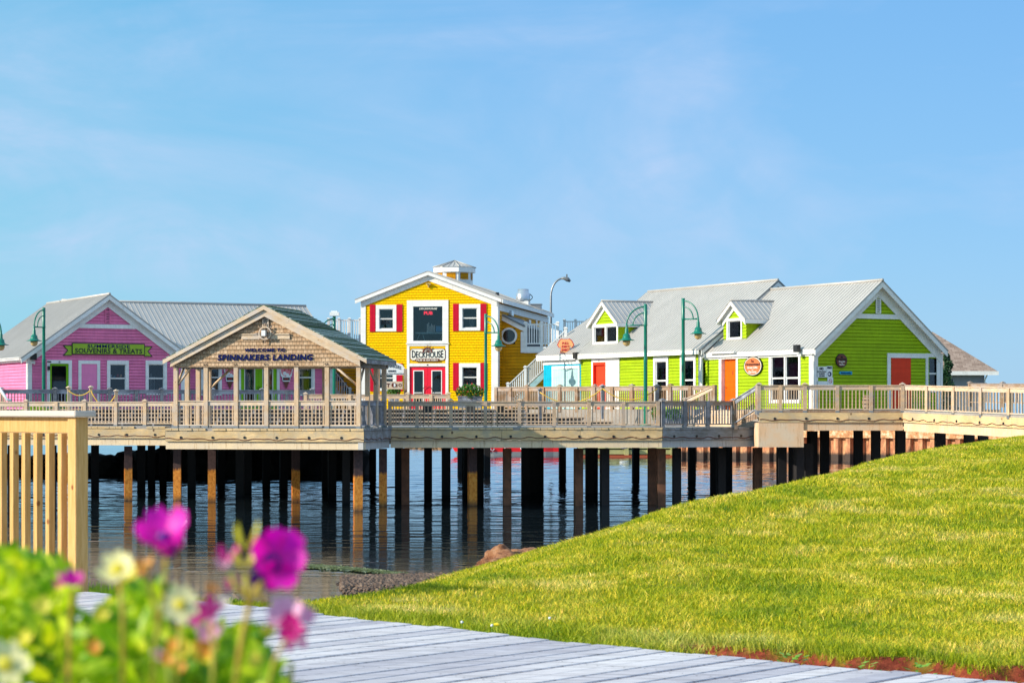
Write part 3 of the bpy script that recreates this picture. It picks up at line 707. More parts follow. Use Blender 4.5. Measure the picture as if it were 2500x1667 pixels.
# roof vents on the far slope
vx = thing('roof_exhaust_fan', 'silver cylindrical exhaust fan on the yellow pub roof', 'exhaust fan', YG.pt(ywid-.9, -13.5, yze+.4))
x, y, _ = YG.pt(ywid-.95, -14.3, 0); zt2 = CZ + (HY-706)*y/F
m = M(); m.cbox(x, y, yze+.15, zt2-.72, .75, .75, -k); m.build('base', WHITE, vx)
m = M(); m.lathe(x, y, [(.40, zt2-.74), (.42, zt2-.68), (.42, zt2-.26), (.36, zt2-.22), (.33, zt2-.2), (.33, zt2)], 24); m.build('drum', GALV, vx)
m = M(); m.tube([(x+.41+.14*S(math.pi*i/8), y-.05, zt2-.3-.36*i/8) for i in range(9)], .025, 6); m.build('cable', BLACK, vx)
x, y, _ = YG.pt(ywid-.9, -5.2, 0); vp = thing('roof_vent_pipe', 'thin black vent pipe on the yellow pub roof', 'vent pipe', (x, y, yze+.3))
m = M(); m.lathe(x, y, [(.2, yze+.25), (.1, yze+.42), (.1, CZ+(HY-714)*y/F)], 12); m.build('pipe', BLACK, vp)
x, y, _ = YG.pt(ywid-.4, -15.8, 0); vp = thing('roof_vent_box', 'low dark vent box beside the silver fan on the yellow pub roof', 'vent box', (x, y, yze+.2))
m = M(); m.cbox(x, y, yze+.05, yze+.36, .6, .5, -k); m.cbox(x, y, yze+.36, yze+.42, .68, .58, -k); m.build('housing', STEELGREY, vp)

# white balcony right of the pub and the stair up to it
def white_rail(m, w, a0, a1, z0, z1, n, h=1.1, posts=(0, 1), o=0):
    """sloping or level white railing along w"""
    for t in posts:
        a = a0+(a1-a0)*t; z = z0+(z1-z0)*t
        m['post'].append((a, z)) 
    L = a1-a0
    zz = lambda a: z0+(z1-z0)*(a-a0)/L
    for hh, th in ((h, .07), (.12, .07)):
        m['rail'].append((a0, zz(a0)+hh, a1, zz(a1)+hh, th))
    for i in range(n): a = a0+L*(i+.5)/n; m['bal'].append((a, zz(a)))
def build_rail(w, a0, a1, z0, z1, n, par, h=1.1, posts=(0, 1), mat=WHITE, o=0, pw=.14, bw=.05):
    L = a1-a0; zz = lambda a: z0+(z1-z0)*(a-a0)/L
    if n:
        bm = M(); bm.box(W0, -bw/2, bw/2, -bw/2, bw/2, 0, h-.16); me = bm.mesh('baluster', mat)
    pm = M(); pm.box(W0, -pw/2, pw/2, -pw/2, pw/2, 0, h+.08); pm.box(W0, -pw*.75, pw*.75, -pw*.75, pw*.75, h+.08, h+.12); pm.box(W0, -pw*.45, pw*.45, -pw*.45, pw*.45, h+.12, h+.17)
    pme = pm.mesh('post', mat)
    for t in posts: a = a0+L*t; inst(pme, 'post', par, w.pt(a, o, zz(a)), w.ang())
    for nm, hh in (('top_rail', h-.02), ('bottom_rail', .12)):
        r = M(); th = .07
        r.hexa([w.pt(a0, o-.05, z0+hh), w.pt(a1, o-.05, z1+hh), w.pt(a1, o+.05, z1+hh), w.pt(a0, o+.05, z0+hh)], [w.pt(a0, o-.05, z0+hh+th), w.pt(a1, o-.05, z1+hh+th), w.pt(a1, o+.05, z1+hh+th), w.pt(a0, o+.05, z0+hh+th)])
        r.build(nm, mat, par)
    for i in range(n): a = a0+L*(i+.5)/n; inst(me, 'baluster', par, w.pt(a, o, zz(a)+.15), w.ang())
zf = YW.z(1320, 846); pB = YW.pt(ab_, .12, 0); wB = W(pB[:2], yu); LB = wB.a(1364)
bal = thing('balcony', 'white railed upper balcony on the right side of the yellow pub', 'balcony', (pB[0], pB[1], zf))
m = M(); m.box(wB, 0, LB, -6, 0, zf-.34, zf); m.build('floor', WHITE, bal)
build_rail(wB, .06, LB-.06, zf, zf, 13, bal, 1.16, (0, .5, 1), o=-.06)
# far part of that deck
D2 = 128; x2a, x2b = at(1358, D2)[0], at(1470, D2)[0]
fb = thing('balcony', 'white railed rear deck seen above the turquoise shed roof', 'balcony', at(1410, D2, zf))
wC = W((x2a, D2), (1, 0)); zf2 = CZ+3.85
m = M(); m.box(wC, 0, x2b-x2a, -3, 0, zf2-.35, zf2); m.build('floor', WHITE, fb)
xs = at(1378, D2)[0]-x2a
build_rail(wC, xs, x2b-x2a-.06, zf2, zf2, 16, fb, 1.25, (0, .3, .62, .95), o=-.06)
build_rail(wC, 0, xs-.1, zf2-.35, zf2-.35, 4, fb, 1.1, (), o=-2.0)
m = M()
for px in (1372, 1392, 1402): x = at(px, 126)[0]; m.cbox(x, 126.5+.3, zf2-.3, zf2+.0, .3, .3); m.cbox(x, 126.8, zf2, zf2+.4, .35, .1)
m.build('deck_chairs', BLACK, fb)
# stair rising to the right
D3 = 111.2; st = thing('staircase', 'white railed outdoor stair climbing right from the deck to the pub balcony', 'staircase', at(1300, D3, ZB))
p0 = at(1240, D3); p1 = at(1381, D3); wS = W((p0.x, D3), (1, 0)); LS = p1.x-p0.x; zt3 = zf2 - .25
zb3 = CZ+.9-1.1-.0; zs0 = CZ + (HY-941)*D3/F - 1.1; zs1 = CZ + (HY-806)*D3/F - 1.1
build_rail(wS, 0, LS, zs0, zs1, 30, st, 1.1, (0, .3, .64, 1), o=0, bw=.055)
m = M(); m.hexa([wS.pt(0, -.03, zs0-.32), wS.pt(LS, -.03, zs1-.32), wS.pt(LS, .04, zs1-.32), wS.pt(0, .04, zs0-.32)], [wS.pt(0, -.03, zs0+.06), wS.pt(LS, -.03, zs1+.06), wS.pt(LS, .04, zs1+.06), wS.pt(0, .04, zs0+.06)]); m.build('stringer', PALEBLUE, st)
m = M(); n = 17
for i in range(n): a = LS*(i+.5)/n; z = zs0+(zs1-zs0)*(i+.5)/n; m.box(wS, a-.13, a+.16, -1.2, -.031, z-.05, z)
m.build('treads', WGREY, st)
# stair on the left side of the pub, descending right
D4 = 117; stl = thing('staircase', 'dark treaded outdoor stair with white rail descending between pink and yellow buildings', 'staircase', at(830, D4, ZB))
q0 = at(812, D4); q1 = at(866, D4); wT = W((q0.x, D4), (1, 0)); LT = q1.x-q0.x
za_ = CZ + (HY-905)*D4/F; zb_ = CZ+.15
z2 = lambda t: za_+.9 + (zb_-za_-.6)*t
n = 9
m = M()
for i in range(n+4):
    a = -.4+ (LT+.5)*i/n; z = CZ+2.45 - .27*i; m.box(wT, a, a+.32, -1.3, -.03, z-.22, z)
m.build('treads', BLACK, stl)
build_rail(wT, -.2, LT-.25, CZ+1.35, CZ-.1, 9, stl, 1.0, (1,), o=.02)
m = M(); m.hexa([wT.pt(-.4, 0, CZ+1.4), wT.pt(LT-.3, 0, CZ-.15), wT.pt(LT-.3, .05, CZ-.15), wT.pt(-.4, .05, CZ+1.4)], [wT.pt(-.4, 0, CZ+1.65), wT.pt(LT-.3, 0, CZ+.1), wT.pt(LT-.3, .05, CZ+.1), wT.pt(-.4, .05, CZ+1.65)]); m.build('stringer', WHITE, stl)
# yellow wall of the pub's rear wing, seen behind that stair
wg = thing('pub_rear_wing', 'ochre clapboard wing wall behind the left stair of the pub', 'building', at(850, 121, ZB))
wW = W((at(805, 121).x, 121), (1, 0)); Lw = at(884, 121).x-at(805, 121).x
m = M(); siding(m, wW, lambda z: 0, lambda z: Lw, ZB, CZ+3.35, .165); m.build('wall', ORANGEWOOD, wg)
m = M(); m.box(wW, 0, Lw, -4, -.02, ZB, CZ+3.4); m.box(wW, -.1, Lw, -4, .25, CZ+3.4, CZ+3.62); m.build('roof_deck', WHITE, wg)
lb = thing('balcony', 'white railed balcony on the left side of the yellow pub', 'balcony', at(850, 121, CZ+3.6))
m = M(); m.box(wW, -.1, Lw, -4, .25, CZ+3.63, CZ+3.68); m.build('floor', WHITE, lb)
build_rail(wW, -.05, Lw-.1, CZ+3.66, CZ+3.66, 14, lb, 1.22, (0, .33, .66, 1), o=.18)

# ---- green buildings -------------------------------------------------
K = 90/84.8
G0 = Vector((at(1985, 90).x, 90.0))
GG = W(G0, u28)                               # gable front
gwid = GG.a(2295); gm = gwid/2; gze = CZ+2.36*K; gzr = CZ+5.02*K; LG = 7.8*K
gFar = G0 + Vector(v28)*LG
GL = W(gFar, (-v28[0], -v28[1]))              # left wall, runs toward its near corner
gr = thing('lime_building', 'lime green clapboard shop with white trim, orange door and gable facing right', 'building', (G0.x+1, 94, ZB))
sg_ = (gzr-gze)/gm
rd = R4(GG, 2175, 877, 2223, 1003); rd = (GG.a(2165), GG.a(2262), ZB, GG.z(2213, 862.5))
porch = (GG.a(2262), gwid, ZB, GG.z(2283, 862)); 
m = M(); siding(m, GG, lambda z: max(0, (z-gze)/sg_), lambda z: min(gwid, gwid-(z-gze)/sg_), ZB, gzr-.05, .148, [(GG.a(2268), GG.a(2294), ZB+.9, GG.z(2283, 875)), (GG.a(2177), GG.a(2221), ZB, GG.z(2199, 878))])
m.build('gable_wall', LIME, gr)
od = (GL.a(1757), GL.a(1803), ZB, GL.z(1780, 863)); dw = (GL.a(1879), GL.a(1956), ZB+.28, GL.z(1918, 858))
m = M(); siding(m, GL, lambda z: 0, lambda z: LG, ZB, gze, .148, [(od[0]+.1, od[1]-.1, od[2], od[3]-.1), (dw[0]+.06, dw[1]-.06, dw[2]+.05, dw[3]-.05)])
m.build('side_wall', LIME, gr)
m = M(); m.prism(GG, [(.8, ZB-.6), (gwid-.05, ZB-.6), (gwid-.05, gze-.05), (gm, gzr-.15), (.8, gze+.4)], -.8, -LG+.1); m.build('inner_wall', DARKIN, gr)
rf = M(); ov = .14
slope(rf, GG, -ov, gze-ov*sg_, gm, gzr, .35, -LG-.1, .06, .24); slope(rf, GG, gwid+ov, gze-ov*sg_, gm, gzr, .35, -LG-.1, .06, .24)
rf.tube([GG.pt(gm, .36, gzr+.1), GG.pt(gm, -LG, gzr+.1)], .07, 6)
rf.build('roof', METALROOF, gr)
rakes(GG, 0, gwid, gze, gzr, gr, .36, ov=.14)
m = M(); m.box(GG, -.02, .22, .0, .05, ZB, gze-.08); m.box(GL, LG-.22, LG+.0, .0, .05, ZB, gze-.25); m.build('corner_board', WHITE, gr)
m = M(); m.box(GG, gwid-.2, gwid+.02, .0, .05, ZB, gze-.05); m.build('corner_board', WHITE, gr)
m = M(); m.box(GL, .0, LG+.3, .12, .17, gze-.28-ov*sg_+.12, gze-ov*sg_+.04); m.box(GL, 0, LG-.22, .024, .06, gze-.36, gze-.18); m.build('fascia', WHITE, gr)
zb1 = GG.z(2149, 773); hwb = (GG.a(2206)-GG.a(2092))/2
m = M(); m.box(GG, gm-hwb, gm+hwb, .024, .06, zb1-.1, zb1+.1); m.build('gable_band', WHITE, gr)
vent(GG, gm, zb1+.12, gzr-.62, gr, .13)
# orange door, recessed
a0, a1, z0, z1 = od
m = M(); m.box(GL, a0, a0+.2, -.3, .05, z0, z1-.16); m.box(GL, a1-.14, a1, -.3, .05, z0, z1-.16); m.box(GL, a0, a1, -.3, .055, z1-.16, z1); m.box(GL, a0-.4, a1+.1, .02, .34, z1+.005, z1+.07); m.build('door_frame', WHITE, gr)
m = M(); m.box(GL, a0+.2, a1-.14, -.3, -.14, z0, z1-.16); dd = m.build('door', ORANGE, gr)
m = M(); m.box(GL, (a0+a1)/2+.08, (a0+a1)/2+.12, -.14, -.13, z0+1.55, z0+1.72); m.build('door_plate', BLK, dd)
m = M(); m.tube([GL.pt(a0+.3, -.14, z0+1.0), GL.pt(a0+.3, -.08, z0+1.0), GL.pt(a0+.4, -.08, z0+1.0)], .015, 6); m.build('handle', BLACK, dd)
def bl(*a): blinds(*a, n=24)
window(GL, dw, gr, .14, panes=2, contents=bl)
# red door with frame, corner window on the gable
a0, a1, z0, z1 = rd
m = M(); m.box(GG, a0, a0+.17, .0, .06, z0, z1-.2); m.box(GG, a0, a1, .0, .065, z1-.2, z1); m.box(GG, a1-.03, a1, .0, .05, z0, z1-.2); m.build('door_frame', WHITE, gr)
m = M(); m.box(GG, GG.a(2175), GG.a(2223), -.04, .03, ZB, z1-.2); dd = m.build('door', SALMON, gr, 'plain red sliding door')
m = M(); m.tube([GG.pt(GG.a(2218), .05, ZB+.9), GG.pt(GG.a(2218), .05, ZB+1.15)], .015, 6); m.build('handle', BLACK, dd)
window(GG, (GG.a(2259), GG.a(2300), ZB+.75, GG.z(2280, 863)), gr, .13, contents=curtain)
floodlight(GL, GL.a(1962), GL.z(1962, 851), gr, .2, 1.3)
m = M(); m.box(GG, .05, .12, .05, .12, gze-.25, gze-.02); m.tube([GG.pt(.08, .1, gze-.12), GG.pt(.02, .2, gze+.0)], .02, 6); m.build('cable_hook', BLACK, gr)

def dormer(par, wl, px0, px1, ppx, ppy, byp, zee, kk, cut):
    """gabled dormer on the eave wall's roof plane; wl = eave wall frame (o=-w is inwards)"""
    # find the inset at which the roof plane reaches the foot of the dormer
    best = None
    for i in range(10, 200):
        w_ = i*.01; zz = zee + kk*w_; xm = (px0+px1)/2
        py = HY - (zz-CZ)*F/wl.pt(wl.a(xm, -w_), -w_, 0)[1]
        if best is None or abs(py-byp) < best[0]: best = (abs(py-byp), w_)
    ins = best[1]; w = wl.sub(0, -ins)
    a0, a1 = w.a(px0), w.a(px1); am = (a0+a1)/2; zbz = zee + kk*ins
    D = w.pt(am, 0, 0)[1]; zp = CZ + (HY-ppy)*D/F; zeav = zp - (a1-a0)/2*.75
    d = M(); siding(d, w, lambda z: max(a0, a0+(z-zeav)/.75), lambda z: min(a1, a1-(z-zeav)/.75), zbz-.05, zp-.05, .15, [(w.a(cut[0]), w.a(cut[1]), w.z((px0+px1)/2, cut[2]), w.z((px0+px1)/2, cut[3]))])
    d.build('dormer_wall', LIME, par)
    run = (zp-zee)/kk - ins
    for (aa, sgn) in ((a0, -1), (a1, 1)):
        c = M()
        ww = W(w.pt(aa, 0, 0)[:2], (-w.n.x*1, -w.n.y*1)) if sgn > 0 else W(w.pt(aa, 0, 0)[:2], (-w.n.x, -w.n.y))
        rr = (zeav-zbz)/kk
        n = int((zeav-zbz)/.15)+1
        for i in range(n):
            z_0 = zbz+.15*i; z_1 = min(z_0+.15, zeav+.02)
            s0 = (z_0-zbz)/kk; o_ = .012*sgn
            c.add([w.pt(aa+o_, 0, z_0), w.pt(aa+o_, -rr, z_0), w.pt(aa, -rr, z_1), w.pt(aa, 0, z_1)], [(0, 1, 2, 3)])
        c.build('dormer_cheek', LIME, par)
    r = M(); ov = .22
    slope(r, w, a0-ov, zeav-ov*.75, am, zp, .25, -run-.1, .05, .24); slope(r, w, a1+ov, zeav-ov*.75, am, zp, .25, -run-.1, .05, .24)
    r.tube([w.pt(am, .26, zp+.08), w.pt(am, -run, zp+.08)], .05, 6); r.build('dormer_roof', METALROOF, par)
    rakes(w, a0, a1, zeav, zp, par, .24, ov=ov, oo=.21, name='dormer_rake_board')
    for a_, s_ in ((a0-ov, -1), (a1+ov, 1)):
        t = M(); t.box(w, a_-.02, a_+.02, -run+.9, .2, zeav-ov*.75-.15, zeav-ov*.75+.03); t.build('dormer_fascia', WHITE, par)
    return w, a0, a1, zbz, zeav
w, a0, a1, zb_, zv = dormer(gr, GL, 1767, 1823, 1794, 737, 832, gze, sg_, (1778, 1811, 828, 779))
window(w, (w.a(1776), w.a(1813), w.z(1794, 829), w.z(1794, 777)), gr, .09, kind='single', name='dormer_window')

# middle building
mz = CZ+2.62*K; mzr = CZ+5.45*K; mh = 3.71*K; LM = 10.5*K; sm_ = (mzr-mz)/mh
mFar = gFar + Vector(v28)*LM + Vector((-v28[1]*.0, 0))
off = .12
MG = W(gFar - Vector(u28)*off, u28)           # gable end plane facing the camera side
ML = W(mFar - Vector(u28)*off, (-v28[0], -v28[1]))
mb = thing('lime_building', 'lime green building with red door and twin window dormer beside the turquoise shed', 'building', (mFar.x, mFar.y-3, ZB))
LMw = LM
fr_top = mz-.22; fz = ML.z(1560, 868)
pxr = lambda a, b: (ML.a(a), ML.a(b))
rdm = (ML.a(1450), ML.a(1481), ZB, ML.z(1465, 884)); wm1 = (ML.a(1597), ML.a(1633), ZB+.3, ML.z(1615, 871)); wm2 = (ML.a(1662), ML.a(1700), ZB+.3, ML.z(1681, 868))
m = M(); siding(m, ML, lambda z: 0, lambda z: LMw, ZB, mz, .148, [(rdm[0]+.02, rdm[1]-.02, ZB, rdm[3]), (wm1[0]+.06, wm1[1]-.06, wm1[2], wm1[3]-.05), (wm2[0]+.06, wm2[1]-.06, wm2[2], wm2[3]-.05)]); m.build('side_wall', LIME, mb)
m = M(); siding(m, MG, lambda z: max(0, (z-mz)/sm_), lambda z: min(2*mh, 2*mh-(z-mz)/sm_), gze-.5, mzr-.05, .148); m.build('gable_wall', LIME, mb)
m = M(); m.prism(MG, [(.8, ZB-.6), (2*mh, ZB-.6), (2*mh, mz), (mh, mzr-.1), (.8, mz+.4)], -.05, -LM+.1); m.build('inner_wall', DARKIN, mb)
rf = M(); slope(rf, MG, -.3, mz-.3*sm_, mh, mzr, .28, -LM-.1, .06, .24); slope(rf, MG, 2*mh+.3, mz-.3*sm_, mh, mzr, .28, -LM-.1, .06, .24)
rf.tube([MG.pt(mh, .3, mzr+.1), MG.pt(mh, -LM, mzr+.1)], .07, 6)
rf.build('roof', METALROOF, mb)
m = M()
for sgn in (0, 1):
    A0 = -.3 if sgn == 0 else 2*mh+.3
    m.prism(MG, [(A0, mz-.3*sm_), (mh, mzr), (mh, mzr-.2), (A0, mz-.3*sm_-.2)], .28, .33)
m.build('rake_board', WHITE, mb)
m = M()
for sgn in (0, 1):
    A0 = -.3 if sgn == 0 else 2*mh+.3
    m.prism(MG, [(A0, mz-.3*sm_+.08), (mh, mzr+.1), (mh, mzr+.001), (A0, mz-.3*sm_+.001)], .285, .35)
m.build('rake_flashing', GREYTRIM, mb)
m = M(); m.box(ML, 0, LMw+.1, .26, .32, mz-.3*sm_-.16, mz-.3*sm_+.08); m.build('fascia', WHITE, mb)
m = M(); m.box(ML, 0, LMw, .022, .06, fz, mz-.25); m.build('frieze_board', WHITE, mb)
m = M(); m.box(ML, LMw-.3, LMw, .0, .055, ZB, fz-.001); m.build('corner_board', WHITE, mb)
m = M(); a0, a1 = pxr(1446, 1514); m.box(ML, a0, rdm[0], .0, .058, ZB, fz-.001); m.box(ML, rdm[1], a1, .0, .058, ZB, fz-.001); m.box(ML, rdm[0], rdm[1], .0, .058, rdm[3], fz-.001); m.build('white_panel', WHITE, mb)
m = M(); x0, x1, y0, y1 = rdm
m.box(ML, x0, x0+.1, -.12, .07, y0, y1); m.box(ML, x1-.1, x1, -.12, .07, y0, y1); m.box(ML, x0+.1, x1-.1, -.12, .07, y1-.14, y1); m.build('door_frame', SALMON, mb, 'red painted door frame')
m = M(); m.box(ML, x0+.1, x1-.1, -.12, -.06, y0, y1-.14); dd = m.build('door', SALMON, mb, 'red panelled door')
m = M()
for (c0, c1) in ((y0+.2, y0+.9), (y0+1.05, y1-.35)):
    m.box(ML, x0+.25, x1-.25, -.06, -.04, c0, c1)
m.build('door_panel', SALMON, dd)
m = M(); m.tube([ML.pt(x0+.22, -.06, y0+1.0), ML.pt(x0+.22, 0, y0+1.0), ML.pt(x0+.32, 0, y0+1.0)], .015, 6); m.build('handle', BLACK, dd)
text('2', ML, ML.a(1464), ML.a(1466), ML.z(1465, 881.5), ML.z(1465, 878.5), .06, BLK, mb, 'house_number')
window(ML, wm1, mb, .17, contents=curtain); window(ML, wm2, mb, .17, contents=objects_in)
w, a0, a1, zb_, zv = dormer(mb, ML, 1448, 1511, 1479, 738, 841, mz, sm_, (1451, 1508, 837, 792))
window(w, (w.a(1449), w.a(1510), w.z(1479, 840), w.z(1479, 791)), mb, .11, kind='single', name='dormer_window', panes=2)
floodlight(ML, ML.a(1420), ML.z(1420, 868), mb, .2, 1.3)
# small sailing boat picture in the window
m = M(); ab = ML.a(1620); zz = ML.z(1620, 924); m.prism(ML, [(ab-.13, zz), (ab-.02, zz), (ab-.02, zz+.33)], -.1, -.09); m.prism(ML, [(ab+.01, zz), (ab+.16, zz), (ab+.01, zz+.4)], -.1, -.09); m.build('sail_decal', SIGNWHITE, mb)

# round shop sign on the left wall
def round_sign(w, px, py, rr, lab, top, mid_, low, kx=1, name='round_sign'):
    o = .06; a = w.a(px, o); z = w.z(px, py, o)
    t = thing(name, lab, 'sign', w.pt(a, o, z))
    m = M(); m.disc(w, a, z, rr*kx, .03, .085, 40, rr); m.build('rim', BLK, t)
    m = M(); m.disc(w, a, z, rr*.92*kx, .085, .091, 40, rr*.92); m.build('ring', mid_, t)
    m = M(); m.disc(w, a, z, rr*.86*kx, .091, .097, 40, rr*.86); m.build('face', top, t)
    k = rr/.46; q = k*kx
    text('The', w, a-.09*q, a+.07*q, z+.17*k, z+.29*k, .097, BLK, t)
    text('Homestead', w, a-.36*q, a+.36*q, z+.02*k, z+.16*k, .097, BLK, t, bold=.01)
    text('Great Gifts', w, a-.25*q, a+.25*q, z-.12*k, z-.015*k, .097, low, t, bold=.02)
    text('and', w, a-.05*q, a+.05*q, z-.2*k, z-.14*k, .097, low, t)
    text('Gardens', w, a-.2*q, a+.2*q, z-.32*k, z-.22*k, .097, low, t, bold=.02)
    return t
round_sign(GL, 1839, 893.5, .43, 'terracotta round shop sign on the sunlit lime wall beside the orange door', SIGNORANGE, CREAM, CREAM, 1.66)
round_sign(GG, 2054, 880, .29, 'small brown round shop sign on the shaded lime gable wall', BROWN, BROWN, CREAM)
# notices on the gable
def board(w, x0, y0, x1, y1, mat, name, lab, cat='sign', o=.05):
    a0, a1 = w.a(x0, o), w.a(x1, o); z0, z1 = w.z((x0+x1)/2, y1, o), w.z((x0+x1)/2, y0, o)
    t = thing(name, lab, cat, w.pt((a0+a1)/2, o, z0)); m = M(); m.box(w, a0, a1, o-.02, o, z0, z1); m.build('board', mat, t)
    return t, a0, a1, z0, z1
t, a0, a1, z0, z1 = board(GG, 1993.5, 894.5, 2018, 921, SIGNWHITE, 'notice_sign', 'white notice reading NO SKATEBOARDING OR BIKING ALLOWED on the lime gable corner')
h = z1-z0; wd = a1-a0
text('NO', GG, a0+wd*.3, a1-wd*.32, z1-h*.32, z1-h*.08, .05, BLK, t, bold=.04)
text('SKATEBOARDING', GG, a0+wd*.06, a1-wd*.06, z1-h*.52, z1-h*.42, .05, BLK, t, bold=.03)
text('OR BIKING', GG, a0+wd*.22, a1-wd*.2, z1-h*.72, z1-h*.6, .05, BLK, t, bold=.03)
text('ALLOWED', GG, a0+wd*.24, a1-wd*.2, z1-h*.92, z1-h*.8, .05, BLK, t, bold=.03)
t, a0, a1, z0, z1 = board(GG, 2018.5, 893.5, 2032, 921, SIGNWHITE, 'notice_sign', 'narrow notice reading FREE with a round dark emblem on the lime gable')
text('FREE', GG, a0+.03, a1-.03, z1-.11, z1-.03, .05, NAVY, t, bold=.03)
m = M(); m.disc(GG, (a0+a1)/2, z0+.14, .1, .05, .056, 20); m.build('emblem', NAVY, t)
m = M(); m.disc(GG, (a0+a1)/2-.025, z0+.14, .05, .056, .06, 16); m.build('emblem_light', SIGNWHITE, t)
t, a0, a1, z0, z1 = board(GG, 2020.5, 921.5, 2034, 951, SIGNWHITE, 'notice_sign', 'small white notice with a crossed out circle low on the lime gable')
m = M(); m.ring(GG, (a0+a1)/2, z1-.15, .075, .09, .05, .056, 20); m.tube([GG.pt((a0+a1)/2-.055, .053, z1-.1), GG.pt((a0+a1)/2+.055, .053, z1-.2)], .009, 5); m.build('emblem', REDL, t)
t, a0, a1, z0, z1 = board(GG, 1993.5, 930.5, 2020, 944, SIGNWHITE, 'notice_sign', 'blank white board under the no skateboarding notice')
bs = thing('arrow_sign', 'small turquoise arrow plank on the lime gable wall', 'sign', GG.pt(GG.a(2065), .05, ZB+1.4))
a0, a1 = GG.a(2048.5, .05), GG.a(2080, .05); z0, z1 = GG.z(2064, 914, .05), GG.z(2064, 906.5, .05)
m = M(); m.prism(GG, [(a0, (z0+z1)/2), (a0+.07, z0), (a1, z0), (a1, z1), (a0+.07, z1)], .025, .06); m.build('board', plain('turquoise_sign_paint', (.02, .36, .62), .5), bs)
text('Beachcomber', GG, a0+.1, a1-.04, z0+.03, z1-.03, .06, NAVY, bs)

# turquoise shed
tl = thing('turquoise_shed', 'low turquoise board shed with pale blue doors left of the lime building', 'shed', (at(1370, 108).x, 108, ZB))
LT_ = ML.a(1425) - ML.a(1328); tFar = ML.pt(ML.a(1328), 0, 0)
TL = W(tFar[:2], ML.d); tw = -ML.a(1328)
tze = CZ + (HY-869)*tFar[1]/F + .15; kT = .62
tdr = (TL.a(1350), TL.a(1417), ZB, TL.z(1383, 900))
m = M(); n = int(tw/.2)
for i in range(n+1): m.box(TL, i*tw/(n+1), (i+1)*tw/(n+1)-.012, -.03, .02, ZB, tze)
m.box(TL, 0, tw, -.06, .0, ZB, tze); m.build('wall', TURQ, tl)
TE = W(TL.pt(0, 0, 0)[:2], u28)
m = M(); m.prism(TE, [(0.1, ZB-.5), (7.4, ZB-.5), (7.4, tze), (3.75, tze+3.75*kT-.1), (.1, tze)], -.03, tw); m.build('inner_wall', TURQ, tl)
m = M(); m.box(TL, tdr[0], tdr[0]+.08, .021, .07, ZB, tdr[3]); m.box(TL, tdr[1]-.08, tdr[1], .021, .07, ZB, tdr[3]); m.box(TL, tdr[0], tdr[1], .021, .075, tdr[3], tdr[3]+.14); m.build('door_frame', WHITE, tl)
dm = (tdr[0]+tdr[1])/2
for (x0, x1) in ((tdr[0]+.08, dm-.01), (dm+.01, tdr[1]-.08)):
    m = M(); n = 7
    for i in range(n): m.box(TL, x0+(x1-x0)*i/n, x0+(x1-x0)*(i+1)/n-.015, .021, .05, ZB, tdr[3]-.02)
    m.box(TL, x0, x1, .021, .035, ZB, tdr[3]-.03); m.build('door', PALEBLUE, tl)
m = M(); zf_ = tze-.3*kT
m.box(TL, -.25, tw+.02, .26, .32, zf_-.22, zf_+.03); m.box(TL, 0, tw, .022, .07, zf_-.43, zf_-.20); m.build('fascia', WHITE, tl)
rf = M()
# TE's outward normal points to the near side, so the shed lies at positive o
slope(rf, TE, -.3, tze-.3*kT, 3.75, tze+3.75*kT, -.3, tw+.1, .06, .24); slope(rf, TE, 7.8, tze-.3*kT, 3.75, tze+3.75*kT, -.3, tw+.1, .06, .24)
rf.build('roof', METALROOF, tl)
# t-shirt shaped sign standing on the shed roof
o_ = .0
yS = TL.pt(TL.a(1385), 0, 0)[1]
wR = W(at(1381, yS-.15)[:2], (1, -.15)); sR = yS/F
ts = thing('shirt_sign', 'peach T-shirt shaped sign with red edge standing on the shed roof', 'sign', (at(1381, yS).x, yS, tze))
zc = CZ + (HY-844)*sR; g = lambda x, y: ((x-1381)*sR, CZ + (HY-y)*sR)
outl = [(1367, 862), (1391, 862), (1392, 847), (1393, 843), (1397, 850), (1402.5, 842), (1397, 831), (1390, 826.5), (1386, 828), (1375, 828), (1371, 826.5), (1366, 830), (1360, 842), (1365, 850), (1369, 845), (1369, 852)]
pts = [g(*p) for p in outl][::1]
m = M(); m.prism(wR, pts, 0, .05); m.build('edge', REDL, ts)
cxm, czm = g(1381, 844); pin = [(cxm+(p[0]-cxm)*.9, czm+(p[1]-czm)*.92) for p in pts]
m = M(); m.prism(wR, pin, .05, .06); m.build('face', PEACH, ts)
for s_, x0, x1, y0, y1 in (('P.E.I.', 1373, 1389, 841, 835), ('DIRT', 1372, 1390, 849, 843.5), ('SHIRT', 1371, 1389, 857.5, 851.5)):
    text(s_, wR, g(x0, 0)[0], g(x1, 0)[0], g(0, y0)[1], g(0, y1)[1], .06, REDL, ts, bold=.03)
m = M(); m.tube([wR.pt(.1, -.05, zc-.35), wR.pt(.25, -.7, zc-.1)], .03, 6); m.tube([wR.pt(-.1, -.02, zc-.2), wR.pt(-.1, -.6, zc-.05)], .03, 6); m.build('stay', BLACK, ts)

